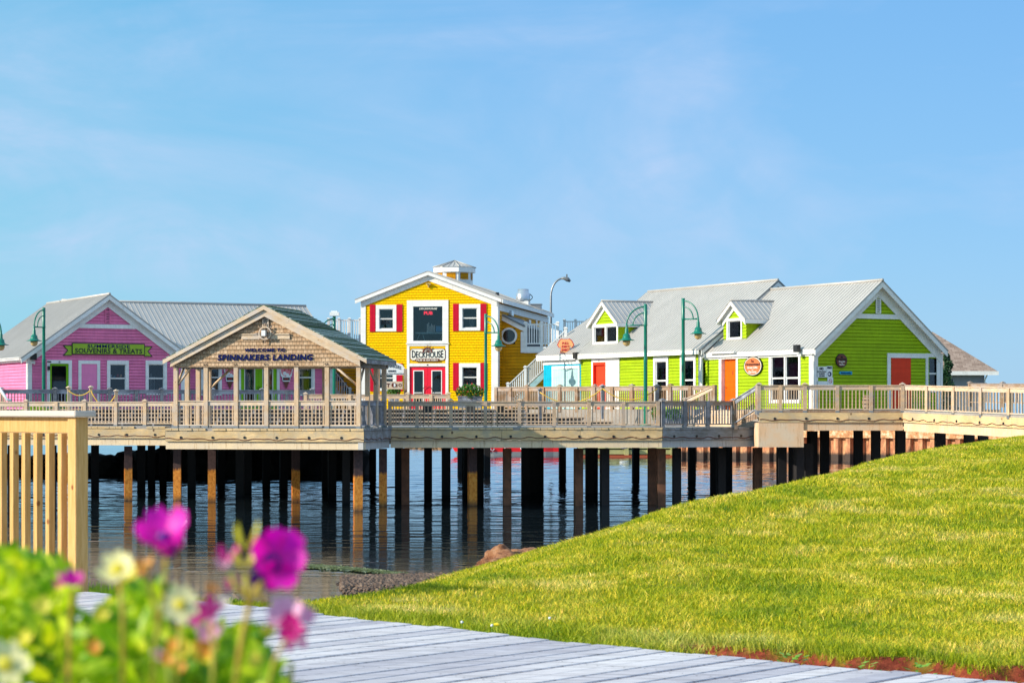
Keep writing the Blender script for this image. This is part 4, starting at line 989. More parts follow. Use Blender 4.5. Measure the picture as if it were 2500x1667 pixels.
# grey house with a shingled hip roof far right
gh = thing('grey_house', 'grey house with brown shingled hip roof behind the lime gable', 'house', at(2340, 165, 3.2))
Dh = 165; X = lambda px: at(px, Dh).x
x1_ = X(2436); x0_ = X(2436)-19; ez = CZ+(HY-906)*Dh/F; pz_ = CZ+(HY-810)*(Dh+4.5)/F
m = M(); m.box(W0, x0_+.4, x1_-.9, -Dh-8, -Dh-.6, 3.0, ez-.1); m.build('wall', paint('grey_siding_paint', (.30, .30, .33), .1), gh)
hr = shingle_mat('brown_asphalt_shingles', [(.28, .20, .16), (.44, .33, .27), (.17, .12, .10)], .5, .16, .9, 0, .5)
m = M(); xb = at(2277, Dh+4.5).x; xa = xb-3
m.add([(x0_, Dh, ez), (x1_, Dh, ez), (x1_, Dh+9, ez), (x0_, Dh+9, ez), (xa, Dh+4.5, pz_), (xb, Dh+4.5, pz_+.0)], [(0, 1, 5, 4), (1, 2, 5), (2, 3, 4, 5), (3, 0, 4), (0, 3, 2, 1)]); m.build('roof', hr, gh)
m = M(); m.box(W0, x0_-.05, x1_+.05, -Dh, -Dh+.12, ez-.3, ez-.0); m.tube([(x1_-.7, Dh+.4, ez-.2), (x1_-.9, Dh+.5, ez-.7), (x1_-.9, Dh+.5, 3.2)], .06, 8); m.build('gutter', WHITE, gh)
m = M(); m.box(W0, X(2390), X(2390)+.7, -Dh-.59, -Dh-.35, ez-1.7, ez-.9); m.build('meter_box', STEELGREY, gh)
# small evergreen by the lime gable
def tuft(m, c, r, n, sz, seed=0, flat=1.0):
    rnd = random.Random(seed)
    for i in range(n):
        while True:
            d = Vector((rnd.uniform(-1, 1), rnd.uniform(-1, 1), rnd.uniform(-1, 1)))
            if .3 < d.length < 1: break
        p = Vector(c) + Vector((d.x*r[0], d.y*r[1], d.z*r[2]))
        x = Vector((rnd.gauss(0, 1), rnd.gauss(0, 1), rnd.gauss(0, 1))).normalized(); y = x.orthogonal().normalized()
        y.rotate(Matrix.Rotation(rnd.uniform(0, 6.28), 3, x)); s = sz*rnd.uniform(.6, 1.3)
        m.add([p-x*s, p+y*s*.35, p+x*s, p-y*s*.35], [(0, 1, 2, 3)])
et = thing('evergreen_tree', 'small dark evergreen between the lime gable and the grey house', 'tree', at(2314, 140, 3.0))
m = M(); c = at(2312, 140); m.tube([(c.x, c.y, 2.9), (c.x, c.y, 7.4)], [.16, .03], 8); m.build('trunk', WBROWN, et)
m = M()
for i in range(9):
    z = 3.6+i*.47; r = .62*(1-i/10)+.1; tuft(m, (c.x+.1*S(i*2), c.y, z), (r, r, .35), 260, .13, i)
m.build('crown', leafm('evergreen_needles', [(.012, .05, .02), (.03, .10, .03)]), et)
# ================================================================== wharf
def fascia(par, p, q, ztop, dz=0, mats=(FASCIA, BEAM), hp=.41, hb=.31, bolts=1.42, cable=True, ends=True, zq=None):
    w = between(p, q); L = (Vector(q[:2])-Vector(p[:2])).length; zq = ztop if zq is None else zq
    def bar(name, o0, o1, t, b, mat):
        m = M(); m.hexa([w.pt(0, o0, ztop-b), w.pt(L, o0, zq-b), w.pt(L, o1, zq-b), w.pt(0, o1, ztop-b)], [w.pt(0, o0, ztop-t), w.pt(L, o0, zq-t), w.pt(L, o1, zq-t), w.pt(0, o1, ztop-t)])
        return m.build(name, mat, par)
    # planks of random length
    a = 0; m = M()
    while a < L-.01:
        l = min(L-a, random.uniform(3.2, 4.8)); 
        if L-a-l < .8: l = L-a
        za = ztop+(zq-ztop)*a/L; zb = ztop+(zq-ztop)*(a+l)/L; j = random.uniform(-.004, .004)
        m.hexa([w.pt(a+.006, -.05, za-.12-hp), w.pt(a+l-.006, -.05, zb-.12-hp), w.pt(a+l-.006, .04+j, zb-.12-hp), w.pt(a+.006, .04+j, za-.12-hp)], [w.pt(a+.006, -.05, za-.12), w.pt(a+l-.006, -.05, zb-.12), w.pt(a+l-.006, .04+j, zb-.12), w.pt(a+.006, .04+j, za-.12)])
        a += l
    f = m.build('fascia_plank', mats[0], par)
    bar('beam', -.25, -.04, .12+hp+.01, .12+hp+hb, mats[1])
    if ends:
        m = M(); n = int(L/.28)
        for i in range(n):
            if random.random() < .06: continue
            a = L*i/n; z = ztop+(zq-ztop)*i/n; m.box(w, a+.008, a+L/n-.008, -.6, .06+random.uniform(-.02, .02), z-.10, z-.01)
        m.build('deck_board_ends', mats[0], par)
    if bolts:
        m = M(); a = bolts*.5
        while a < L:
            z = ztop+(zq-ztop)*a/L-.12-hp*.62; m.disc(w, a, z, .055, .04, .06, 10); a += bolts
        m.build('bolts', BLACK, f)
    if cable:
        bolts = bolts or 1.1; m = M(); pts = []; n = int(L/.09)
        for i in range(n+1):
            a = L*i/n; z = ztop+(zq-ztop)*i/n-.12-hp*.70-.055*abs(S(a*math.pi/bolts*1.0))*(1 if int(a/bolts) % 4 else .5)+.02*S(a*9)
            pts.append(w.pt(a, .055, z))
        m.tube(pts, .015, 4); m.build('wavy_cable', BROWN, f)
    return w
wf = thing('timber_wharf', 'lower timber wharf on rusty steel piles with plank fascia over the water', 'wharf', (-5, 90, 0))
pu = (.9816, -.1908); pv = (.1908, .9816)
c1 = at(889, 84); PVx = W((c1.x, c1.y), pu); aLf = PVx.a(404)
c0 = PVx.pt(aLf, 0, 0); cw = -aLf
PVF = W(c0[:2], pu)                              # pavilion platform front, a from 0 to cw
c2 = (c1.x+pv[0]*4.2, c1.y+pv[1]*4.2); cL = (c0[0]+pv[0]*7, c0[1]+pv[1]*7)
e0 = at(945, c2[1]); c2 = (c2[0], c2[1])
l0 = at(-260, 96); l1 = at(404, 93.7); r1 = at(1617, 88.5); r2 = at(1856, 90.7)
poly = [l0[:2], l1[:2], c0[:2], c1[:2], c2, r1[:2], r2[:2], (13, 96), (13, 103), (l0.x, 103)]
m = M(); m.slab([l0[:2], l1[:2], (l1.x+.1, 97), (l0.x, 97)], Z_LOW-.3, Z_LOW)
m.slab([c0[:2], c1[:2], c2, (c2[0]+.1, 97), (l1.x+.11, 97)], Z_LOW-.3, Z_LOW-.003)
m.slab([(c2[0]+.02, c2[1]+.02), r1[:2], (r1.x, 97.0), (c2[0]+.11, 97)], Z_LOW-.3, Z_LOW)
m.slab([(r1.x+.01, r1.y), r2[:2], (r2.x, 97.0), (r1.x+.01, 97)], Z_LOW-.3, Z_LOW)
m.slab([(l0.x, 97.01), (11, 97.01), (11, 104), (l0.x, 104)], Z_LOW-.3, Z_LOW)
m.build('deck', WDECK, wf)
m = M(); x = -40.0
JO = plain('shade_black_joists', (.018, .014, .012), .9)  # near-black colour puts the shade under the deck into the timber
while x < 12:
    m.box(W0, x, x+.25, -104, -(95.2 if x < l1.x+1.6 else 89.4 if x < 6 else 92.5), Z_LOW-.75, Z_LOW-.305); x += .5
m.build('shade_joists', JO, wf)
fascia(wf, l0, l1, Z_LOW, bolts=1.3); fascia(wf, c0, c1, Z_LOW, bolts=1.33)
fascia(wf, c1, c2, Z_LOW, mats=(FASCIASHADE, BEAMSHADE), bolts=0); fascia(wf, c2, r1, Z_LOW, bolts=1.42)
fascia(wf, r1, r2, Z_LOW, mats=(FASCIASHADE, BEAMSHADE), bolts=1.1)
# piles
def pile(par, px, D, w=.33, ztop=None, col=None, rz=.12):
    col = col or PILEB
    x = at(px, D).x
    ztop = Z_LOW-.9 if ztop is None else ztop
    a = rz
    ww = W((x, D), (C_(a), S(a)))
    m = M(); m.box(ww, -w/2, w/2, w/2-.05, w/2, -1.5, ztop); m.box(ww, -w/2, w/2, -w/2, -w/2+.05, -1.5, ztop); m.box(ww, -.04, .04, -w/2+.05, w/2-.05, -1.5, ztop)
    m.box(ww, -w/2+.02, w/2-.02, -w/2+.051, w/2-.051, -1.5, ztop-.01)
    m.build('pile', col, par)
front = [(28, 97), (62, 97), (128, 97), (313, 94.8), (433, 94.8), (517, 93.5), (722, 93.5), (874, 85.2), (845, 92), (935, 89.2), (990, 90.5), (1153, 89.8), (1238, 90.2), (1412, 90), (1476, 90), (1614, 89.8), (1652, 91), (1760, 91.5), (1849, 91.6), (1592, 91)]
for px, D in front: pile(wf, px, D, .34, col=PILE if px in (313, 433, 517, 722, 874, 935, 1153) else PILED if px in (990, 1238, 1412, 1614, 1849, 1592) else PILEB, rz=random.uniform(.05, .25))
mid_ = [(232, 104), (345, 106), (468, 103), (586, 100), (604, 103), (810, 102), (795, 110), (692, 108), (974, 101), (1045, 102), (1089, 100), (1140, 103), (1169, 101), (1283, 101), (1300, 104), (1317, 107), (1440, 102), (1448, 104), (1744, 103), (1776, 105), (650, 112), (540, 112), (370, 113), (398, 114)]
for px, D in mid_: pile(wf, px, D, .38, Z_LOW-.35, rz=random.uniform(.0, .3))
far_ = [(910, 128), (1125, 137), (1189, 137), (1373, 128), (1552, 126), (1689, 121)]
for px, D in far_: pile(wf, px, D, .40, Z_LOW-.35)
# upper deck
ud = thing('upper_deck', 'raised timber deck carrying the coloured shops', 'deck', (0, 110, 0))
m = M(); m.slab([(l0.x, 101.6), at(1212, 101.6)[:2], at(1747, 94.4)[:2], at(1853, 91.55)[:2], (21, 91.55), (21, 130), (-8, 130), (-8, 135), (-60, 135), (-60, 101.6)], Z_LOW+.01, Z_UP); m.build('deck', WDECK, ud)
m = M(); m.slab([(-60, 104.2), (21, 104.2), (21, 129.9), (-8.1, 129.9), (-8.1, 134.9), (-60, 134.9)], Z_LOW-.06, Z_LOW+.008); m.build('shade_joists', JO, ud)  # one flat near-black sheet, added as shade on the underside
uw = thing('raised_walkway', 'raised timber walkway and ramp on black piles in front of the lime gable', 'walkway', (15, 88, 0))
U0 = at(1853, 88.5); U1 = at(2205, 88.5); U2 = at(2560, 79.2)
m = M(); m.slab([U0[:2], U1[:2], (U1.x+.9, 91.5), (U0.x, 91.5)], Z_UP-.3, Z_UP-.03)
m.slab([(U1.x+.01, U1.y), U2[:2], (U2.x+2, U2.y+2.6), (U1.x+.9, 91.5)], [Z_UP-.3, Z_UP-.5, Z_UP-.5, Z_UP-.3], [Z_UP-.035, Z_UP-.24, Z_UP-.24, Z_UP-.035]); m.build('deck', WDECK, uw)
fascia(uw, U0, U1, Z_UP-.0, mats=(FASCIA, CONC), hp=.40, hb=.34, bolts=1.3, ends=False)
fascia(uw, U1, U2, Z_UP-.0, mats=(FASCIA, CONC), hp=.40, hb=.36, bolts=1.6, ends=False, zq=Z_UP-.21)
m = M(); wU = between(U0, U1); m.box(wU, .02, 6, -.4, .02, Z_UP-.11, Z_UP-.035); m.build('curb', WBROWN, uw)
aB = wU.a(1962); m = M(); m.box(wU, -.02, aB, -1.6, .02, 2.48, Z_UP-.12-.42); m.build('pier_block', CONC, uw, 'pale concrete pier block under the walkway')
for px, D, zt in [(1908, 90.5, 2.6), (1937, 91, 2.6), (1950, 89.6, 2.6), (1972, 90.5, 2.6), (1983, 93, 3.1), (2013, 95, 3.2), (2095, 93, 3.2), (2138, 92, 3.2), (2198, 90.5, 3.2), (2295, 89, 3.1), (2366, 88, 3.05), (2400, 88.5, 3.0)]: pile(uw, px, D, .36, zt, rz=random.uniform(0, .3))

# rock berm under the wharf, its shade put into a near-black colour
def rock(m, c, r, seed, det=3, amp=.28):
    import bmesh
    bm = bmesh.new(); bmesh.ops.create_icosphere(bm, subdivisions=det, radius=1)
    off = Vector((seed*3.1, seed*1.7, seed))
    vs = []
    for v in bm.verts:
        n = mnoise.noise(v.co*1.3+off)*amp*1.6 + mnoise.noise(v.co*4+off)*amp*.5 + mnoise.noise(v.co*9+off)*amp*.28
        p = v.co*(1+n); vs.append((c[0]+p.x*r[0], c[1]+p.y*r[1], c[2]+p.z*r[2]))
    m.add(vs, [tuple(v.index for v in f.verts) for f in bm.faces]); bm.free()
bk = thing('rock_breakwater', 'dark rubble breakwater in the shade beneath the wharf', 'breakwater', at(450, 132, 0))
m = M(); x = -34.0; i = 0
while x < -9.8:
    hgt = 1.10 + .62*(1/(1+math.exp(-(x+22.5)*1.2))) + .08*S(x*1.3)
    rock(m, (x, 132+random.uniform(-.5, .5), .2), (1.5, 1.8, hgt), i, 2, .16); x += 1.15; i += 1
m.build('rubble', plain('shade_black_rock', (.012, .010, .010), .8), bk)

# ------------------------------------------------------------------ railings
def railing(name, lab, p, q, z0, z1, pxs, caps, nb, mats, group=None, h=1.08, boardh=.2, par_off=0, foot=.12, bw=.042, pwid=.15, brk=True):
    w = between(p, q); t = thing(name, lab, 'railing', (p[0], p[1], z0), group); L = (Vector(q[:2])-Vector(p[:2])).length
    wood_, board_ = mats; zz = lambda a: z0+(z1-z0)*a/L
    as_ = [w.a(x) for x in pxs]
    pm = M(); pm.box(W0, -pwid/2, pwid/2, -pwid/2, pwid/2, -foot, h); pme = pm.mesh('post', wood_)
    cm = M(); cm.box(W0, -pwid*.75, pwid*.75, -pwid*.75, pwid*.75, 0, .03); cm.add([(-pwid*.75, -pwid*.75, .03), (pwid*.75, -pwid*.75, .03), (pwid*.75, pwid*.75, .03), (-pwid*.75, pwid*.75, .03), (0, 0, .10)], [(0, 1, 4), (1, 2, 4), (2, 3, 4), (3, 0, 4)]); cme = cm.mesh('post_cap', wood_)
    sm = M(); sm.box(W0, -pwid*.56, pwid*.56, -pwid*.56, pwid*.56, -foot-.01, .06); sme = sm.mesh('post_shoe', STEELGREY)
    bm = M(); bm.box(W0, -bw/2, bw/2, -bw/2, bw/2, .13, h-boardh+.02); bme = bm.mesh('baluster', wood_)
    for a, c in zip(as_, caps):
        po = inst(pme, 'post', t, w.pt(a, 0, zz(a)), w.ang())
        if c: k = inst(cme, 'post_cap', po, w.pt(a, 0, zz(a)+h+.02), 0); WL[k]
        if brk: inst(sme, 'post_shoe', po, w.pt(a, 0, zz(a)), 0)
    cnt = 0
    for i in range(len(as_)-1):
        a, b = as_[i]+pwid/2, as_[i+1]-pwid/2
        if b-a < .15: continue
        r = M(); j = random.uniform(-.008, .008)
        r.hexa([w.pt(a, -.02, zz(a)+h-boardh+j), w.pt(b, -.02, zz(b)+h-boardh+j), w.pt(b, .03, zz(b)+h-boardh+j), w.pt(a, .03, zz(a)+h-boardh+j)], [w.pt(a, -.02, zz(a)+h-.035), w.pt(b, -.02, zz(b)+h-.035), w.pt(b, .03, zz(b)+h-.035), w.pt(a, .03, zz(a)+h-.035)])
        r.hexa([w.pt(a-.06, -.08, zz(a)+h-.03), w.pt(b+.06, -.08, zz(b)+h-.03), w.pt(b+.06, .07, zz(b)+h-.03), w.pt(a-.06, .07, zz(a)+h-.03)], [w.pt(a-.06, -.08, zz(a)+h+.005), w.pt(b+.06, -.08, zz(b)+h+.005), w.pt(b+.06, .07, zz(b)+h+.005), w.pt(a-.06, .07, zz(a)+h+.005)])
        r.build('top_rail', board_, t)
        r = M(); r.hexa([w.pt(a, -.03, zz(a)+.10), w.pt(b, -.03, zz(b)+.10), w.pt(b, .05, zz(b)+.10), w.pt(a, .05, zz(a)+.10)], [w.pt(a, -.03, zz(a)+.145), w.pt(b, -.03, zz(b)+.145), w.pt(b, .05, zz(b)+.145), w.pt(a, .05, zz(a)+.145)]); r.build('bottom_rail', board_, t)
        for k in range(nb):
            aa = a+(b-a)*(k+.5)/nb + random.uniform(-.006, .006)
            if cnt < 100: inst(bme, 'baluster', t, w.pt(aa, 0, zz(aa)), w.ang()); cnt += 1
    return t, w, as_
GRPR = 'weathered timber railings along the wharf and its decks'
o = .12
l0i = (l0.x, l0.y+o); l1i = (l1.x, l1.y+o)
railing('wooden_railing', 'tan timber railing along the wharf edge left of the pavilion', l0i, l1i, Z_LOW, Z_LOW, [-82, -9, 64, 138, 207, 283, 354, 425], [0, 0, 1, 0, 1, 0, 1, 0], 8, (WTAN, WTANR), GRPR)
RW = [945-4+81*i for i in range(9)]
railing('wooden_railing', 'weathered timber railing along the wharf edge between pavilion and grey corner post', (c2[0], c2[1]+o), (r1.x, r1.y+o), Z_LOW, Z_LOW, [952, 1018, 1101, 1185, 1268, 1353, 1438, 1522, 1606], [0, 0, 1, 0, 1, 0, 1, 0, 0], 8, (WWEATH, WWEATHR), GRPR)
railing('wooden_railing', 'grey shaded timber railing of the lower platform beside the steps', (r1.x, r1.y+.12), (r2.x, r2.y+.12), Z_LOW, Z_LOW, [1617, 1671, 1727, 1791], [1, 0, 0, 1], 8, (WGREY, WBROWNR), GRPR, h=1.1)  # grey post timber paints the shade on this run
sA = (at(1791, 90.2)[:2]); sB = (at(1853, 88.55)[:2])
railing('stair_railing', 'sloping timber handrail rising from the lower platform to the raised walkway', sA, sB, Z_LOW, Z_UP-.03, [1794, 1850], [0, 0], 9, (WBROWN, WGREYR), GRPR, h=1.1)
railing('wooden_railing', 'weathered level railing of the raised walkway before the lime gable', (U0.x, U0.y+.05), (U1.x, U1.y+.05), Z_UP-.1, Z_UP-.1, [1853, 1905, 1965, 2044, 2126, 2203], [1, 0, 1, 0, 0, 1], 8, (WWEATH, WWEATHR), GRPR, h=1.12, foot=.08)
railing('wooden_railing', 'weathered railing of the sloping ramp at the right end of the walkway', (U1.x+.1, U1.y), (U2.x, U2.y), Z_UP-.1, Z_UP-.31, [2208, 2265, 2330, 2397, 2465, 2535], [0, 0, 0, 0, 0, 0], 8, (WWEATH, WWEATHR), GRPR, h=1.12, foot=.08)
# back rails
b0_, b1_ = at(-60, 101.9), at(770, 107.5)
railing('wooden_railing', 'dark grey railing in front of the pink shop', b0_, b1_, Z_UP, Z_UP, [-56, 5, 67, 134, 200, 268, 333, 395, 458, 519, 580, 640, 700, 763], [1, 1, 0, 1, 0, 1, 0, 1, 0, 1, 0, 1, 0, 1], 7, (WGREY, WGREYR), GRPR, h=.96, pwid=.16, brk=False)
railing('wooden_railing', 'pale timber railing in front of the yellow pub doors', at(746, 101.2), at(1100, 100.6), 3.62, 3.62, [746, 800, 854, 908, 995, 1052, 1095], [1, 0, 0, 0, 1, 0, 1], 7, (WTAN, WWEATHR), GRPR, h=1.12, brk=False)
railing('wooden_railing', 'brown timber railing in front of the turquoise shed and red door building', at(1210, 101.6), at(1745, 94.6), Z_UP, Z_UP, [1212, 1247, 1287, 1327, 1367, 1409, 1452, 1495, 1543, 1590, 1637, 1686, 1735], [0, 0, 1, 0, 1, 0, 1, 0, 1, 0, 1, 0, 0], 8, (WBROWN, WBROWNR), GRPR, h=1.06, brk=False)
railing('stair_railing', 'far timber handrail of the steps, seen before the lime wall', at(1672, 94.8)[:2], at(1747, 93.2)[:2], Z_LOW+.05, Z_UP, [1674, 1745], [1, 0], 9, (WBROWN, WWEATHR), GRPR, h=1.1, brk=False)
railing('wooden_railing', 'distant timber railing behind the ramp at the right edge', at(2362, 112), at(2560, 106), 4.28, 4.2, [2368, 2448, 2540], [1, 1, 1], 9, (WBROWN, WBROWNR), GRPR, h=1.1, brk=False)
# wooden steps
ws = thing('wooden_steps', 'five timber steps between the lower platform and the raised walkway', 'steps', at(1770, 92, Z_LOW))
fA, fB, bA, bB = [Vector(v[:2]) for v in (at(1793, 90.9), at(1852, 89.3), at(1690, 94.4), at(1748, 92.9))]
m = M(); n = 5
for i in range(n):
    t0_, t1_ = i/n, 1.0
    z = Z_LOW + (Z_UP-.03-Z_LOW)*(i+1)/n
    a, b = fA.lerp(fB, t0_), fA.lerp(fB, (i+1)/n+.02); c, d = bA.lerp(bB, (i+1)/n+.02), bA.lerp(bB, t0_)
    m.slab([a, b, c, d], z-.05, z); 
    a2, b2, c2_, d2 = a.lerp(b, .08), a.lerp(b, .14), d.lerp(c, .14), d.lerp(c, .08)
    m.slab([a2, b2, c2_, d2], z-.18, z-.055)
m.build('treads', WTAN, ws)
m = M(); m.slab([fA, fB, fB+Vector((0, .08)), fA+Vector((0, .08))], [Z_LOW, Z_UP-.35, Z_UP-.35, Z_LOW], [Z_LOW+.13, Z_UP-.08, Z_UP-.08, Z_LOW+.13]); m.build('stringer', WBROWN, ws)
# tiered seating planks between the lower wharf and the upper deck
ti = thing('tiered_seating', 'tiers of plank benches rising from the lower wharf towards the shops', 'bench tiers', (0, 99, Z_LOW))
for r in range(4):
    D = 97.6+r*.95; z = Z_LOW+.20+r*.185
    xl, xr_ = l0.x, at(1600, D).x
    for j in range(2):
        m = M(); x = xl
        while x < xr_:
            l = random.uniform(3, 4.4); m.box(W0, x, min(x+l-.02, xr_), -(D+.02+j*.28+.24), -(D+.02+j*.28), z-.045, z); x += l
        m.build('seat_plank', WBROWN if j else WWEATHR, ti)
    m = M(); x = xl
    while x < xr_:
        m.box(W0, x, x+.09, -(D+.5), -(D+.05), Z_LOW-.0, z-.046); x += 1.42
    m.box(W0, xl, xr_, -(D+.62), -(D+.58), Z_LOW, z-.06); m.build('support', WGREY, ti)

# ------------------------------------------------------------------ pavilion
pa_ = thing('pavilion', 'open timber pavilion with mossy shingled roof and gable lettered WELCOME TO SPINNAKERS LANDING', 'pavilion', PVF.pt(cw/2, -2, Z_LOW))
PF = PVF.sub(0, -.12); aps = [PF.a(x) for x in (430, 503.5, 577, 651, 724.5, 799, 876)]
SP = (aps[-1]-aps[0])/6; DEP = 4.0
zbeam = CZ+1.58; def_t = .16
pm = M(); pm.box(W0, -.085, .085, -.085, .085, 0, zbeam-Z_LOW+.25); pme = pm.mesh('post', WTAN)
sm = M(); sm.box(W0, -.095, .095, -.095, .095, -.06, .09); sme = sm.mesh('post_shoe', STEELGREY)
spots = [(a, 0) for a in aps] + [(a, -DEP) for a in (aps[0], aps[2], aps[4], aps[6])] + [(aps[0], -DEP/3), (aps[0], -DEP*2/3), (aps[6], -DEP/3), (aps[6], -DEP*2/3)]
for a, o_ in spots:
    po = inst(pme, 'post', pa_, PF.pt(a, o_, Z_LOW), PF.ang()); inst(sme, 'post_shoe', po, PF.pt(a, o_, Z_LOW), 0)
zpk = CZ+4.02; half = (aps[-1]-aps[0])/2; am = aps[0]+half; tip = half+.42; ztip = CZ+1.86; kp = (zpk-ztip)/tip
zin = lambda z: (zpk-.30-z)/kp
m = M(); siding(m, PF.sub(0, .1), lambda z: max(aps[0]-.12, am-zin(z)), lambda z: min(aps[-1]+.12, am+zin(z)), zbeam, zpk-.3, .165, (), .025); m.build('gable_infill', CEDAR, pa_)
m = M(); m.box(PF, aps[0]-.12, aps[-1]+.12, -.08, .08, zbeam+.01, zbeam+.24); m.box(PF, aps[0]-.12, aps[-1]+.12, -DEP-.08, -DEP+.08, zbeam, zbeam+.24); m.build('beam', WTAN, pa_)
m = M()
for a in (aps[0], aps[-1]): m.box(PF, a-.1, a+.12 if a > 1 else a+.1, -DEP-.2, .1, zbeam-.02, zbeam+.24)
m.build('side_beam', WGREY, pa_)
m = M()
for i, a in enumerate(aps[1:-1]):
    for d in (-.05, .05): m.disc(PF, a+d, zbeam+.11, .025, .12, .15, 8)
m.build('bolts', BLACK, pa_)
for sgn in (-1, 1):
    m = M(); ww = .26
    m.prism(PF, [(am+sgn*tip, ztip), (am, zpk), (am, zpk-.17), (am+sgn*tip, ztip-.15)], .36, .41)
    m.prism(PF, [(am+sgn*(tip-.3), ztip+.0), (am, zpk-.17), (am, zpk-.44), (am+sgn*(tip-.28), ztip-.27)], .27, .32)
    m.prism(PF, [(am+sgn*tip, ztip-.005), (am, zpk-.005), (am, zpk-.05), (am+sgn*tip, ztip-.05)], .10, .359)
    m.build('rake_board', WTANR, pa_)
moss = shingle_mat('mossy_roof_shingles', [(.07, .10, .075), (.42, .47, .46), (.10, .20, .03)], .22, .1, .95, R(-11), .25)
for sgn in (-1, 1):
    m = M(); n = 26; L = math.hypot(tip, zpk-ztip); nz = tip/L; na = sgn*(zpk-ztip)/L
    for i in range(n):
        t0_, t1_ = i/n, (i+1.25)/n
        t1_ = min(1, t1_); A0, Z0 = am+sgn*tip*(1-t0_), ztip+(zpk-ztip)*t0_; A1, Z1 = am+sgn*tip*(1-t1_), ztip+(zpk-ztip)*t1_
        o = .40; k = 0
        while o > -DEP-.35:
            o1 = max(o-random.uniform(.17, .3), -DEP-.36); j = random.uniform(-.006, .012); th = .05+j
            m.add([PF.pt(A0, o, Z0), PF.pt(A0, o1, Z0), PF.pt(A1, o1, Z1), PF.pt(A1, o, Z1), PF.pt(A0+na*th, o, Z0+nz*th), PF.pt(A0+na*th, o1, Z0+nz*th), PF.pt(A1+na*.02, o1, Z1+nz*.02), PF.pt(A1+na*.02, o, Z1+nz*.02)], [(4, 5, 6, 7), (0, 1, 5, 4), (0, 4, 7, 3), (1, 2, 6, 5)])
            o = o1-.004
    m.slab([PF.pt(am+sgn*tip, .38, 0)[:2], PF.pt(am+sgn*tip, -DEP-.3, 0)[:2], PF.pt(am+sgn*.0, -DEP-.3, 0)[:2], PF.pt(am+sgn*.0, .38, 0)[:2]], [ztip-.05, ztip-.05, zpk-.05, zpk-.05], [ztip-.004, ztip-.004, zpk-.004, zpk-.004])
    m.build('roof', moss, pa_)
m = M(); m.box(PF, am+tip-.03, am+tip+.01, -DEP-.36, .36, ztip-.16, ztip-.01); m.build('eave_board', WGREY, pa_)
m = M(); m.prism(PF, [(am-tip, ztip), (am, zpk), (am+tip, ztip), (am+tip, ztip-.15), (am, zpk-.17), (am-tip, ztip-.15)], -DEP-.4, -DEP-.36); m.build('rake_board', WTANR, pa_)
# braces
def brace(a, o_, b, o2, z0, z1):
    m = M(); m.tube([PF.pt(a, o_, z0), PF.pt(b, o2, z1)], .05, 4); m.build('brace', WTAN, pa_)
brace(aps[0]+.05, -.02, aps[0]+.62, -.02, zbeam-.72, zbeam); brace(aps[0], -.08, aps[0], -.9, zbeam-.7, zbeam); brace(aps[6]-.05, -.02, aps[6]-.95, -.02, zbeam-.75, zbeam); brace(aps[6], -.08, aps[6], -.8, zbeam-.75, zbeam)
brace(aps[0]+.05, -DEP, aps[0]+.95, -DEP, zbeam-.8, zbeam); brace(aps[6], -DEP*2/3, aps[6], -DEP*1/3-.2, zbeam-.7, zbeam)
# gable wheel emblem, vent and lettering
vent(PF.sub(0, .1), am, zpk-1.12, zpk-.52, pa_, .13, WTANR)
m = M(); zz_ = zpk-1.16; m.box(PF, am-1.0, am+1.0, .13, .2, zz_, zz_+.045); m.box(PF, am-1.0, am+1.0, .13, .16, zz_-.17, zz_); m.build('gable_band', WTANR, pa_)
zw = CZ + (HY-814.5)*85.2/F
m = M(); m.ring(PF, am, zw, .225, .265, .2, .25, 28); wh = m.build('ship_wheel', WTANR, pa_)
m = M()
for i in range(8):
    an = i*math.pi/4; m.tube([PF.pt(am+.02*C_(an), .21, zw+.02*S(an)), PF.pt(am+.29*C_(an), .21, zw+.29*S(an)), PF.pt(am+.36*C_(an), .21, zw+.36*S(an)), PF.pt(am+.41*C_(an), .21, zw+.41*S(an))], [.018, .018, .03, .012], 6)
m.build('spokes', WBROWN, wh)
m = M(); m.box(PF, am-.09, am+.07, .24, .42, zw-.11, zw+.11); m.build('lamp_box', SIGNWHITE, wh)
PT = PF.sub(0, .13)
A_ = lambda px: PT.a(px); Z_ = lambda px, py: PT.z(px, py)
text('WELCOME TO', PT, A_(597.5), A_(697), Z_(647, 859), Z_(647, 850), 0, NAVY, pa_, bold=.03, depth=.02, space=1.12)
text('SPINNAKERS LANDING', PT, A_(531), A_(764), Z_(647, 880), Z_(647, 865), 0, NAVY, pa_, bold=.04, depth=.02, shear=.15, space=1.16)
# pavilion railings
GP = GRPR
railing('wooden_railing', 'tan timber railing across the front of the pavilion', PF.pt(aps[0], 0, 0), PF.pt(aps[6], 0, 0), Z_LOW, Z_LOW, [430, 503.5, 577, 651, 724.5, 799, 876], [0]*7, 7, (WTAN, WTANR), GP, h=1.1, pwid=.16, brk=False)
PS = W(PF.pt(aps[6], 0, 0)[:2], pv)
railing('wooden_railing', 'grey shaded railing on the right side of the pavilion', PF.pt(aps[6], 0, 0), PF.pt(aps[6], -DEP, 0), Z_LOW, Z_LOW, [PSx for PSx in [CX+F*PS.pt(t, 0, 0)[0]/PS.pt(t, 0, 0)[1] for t in (.02, DEP/3, DEP*2/3, DEP)]], [0]*4, 8, (WGREY, WGREYR), GP, h=1.1, pwid=.12, brk=False)  # tan front railing repeated in grey, the side shade put into the colour

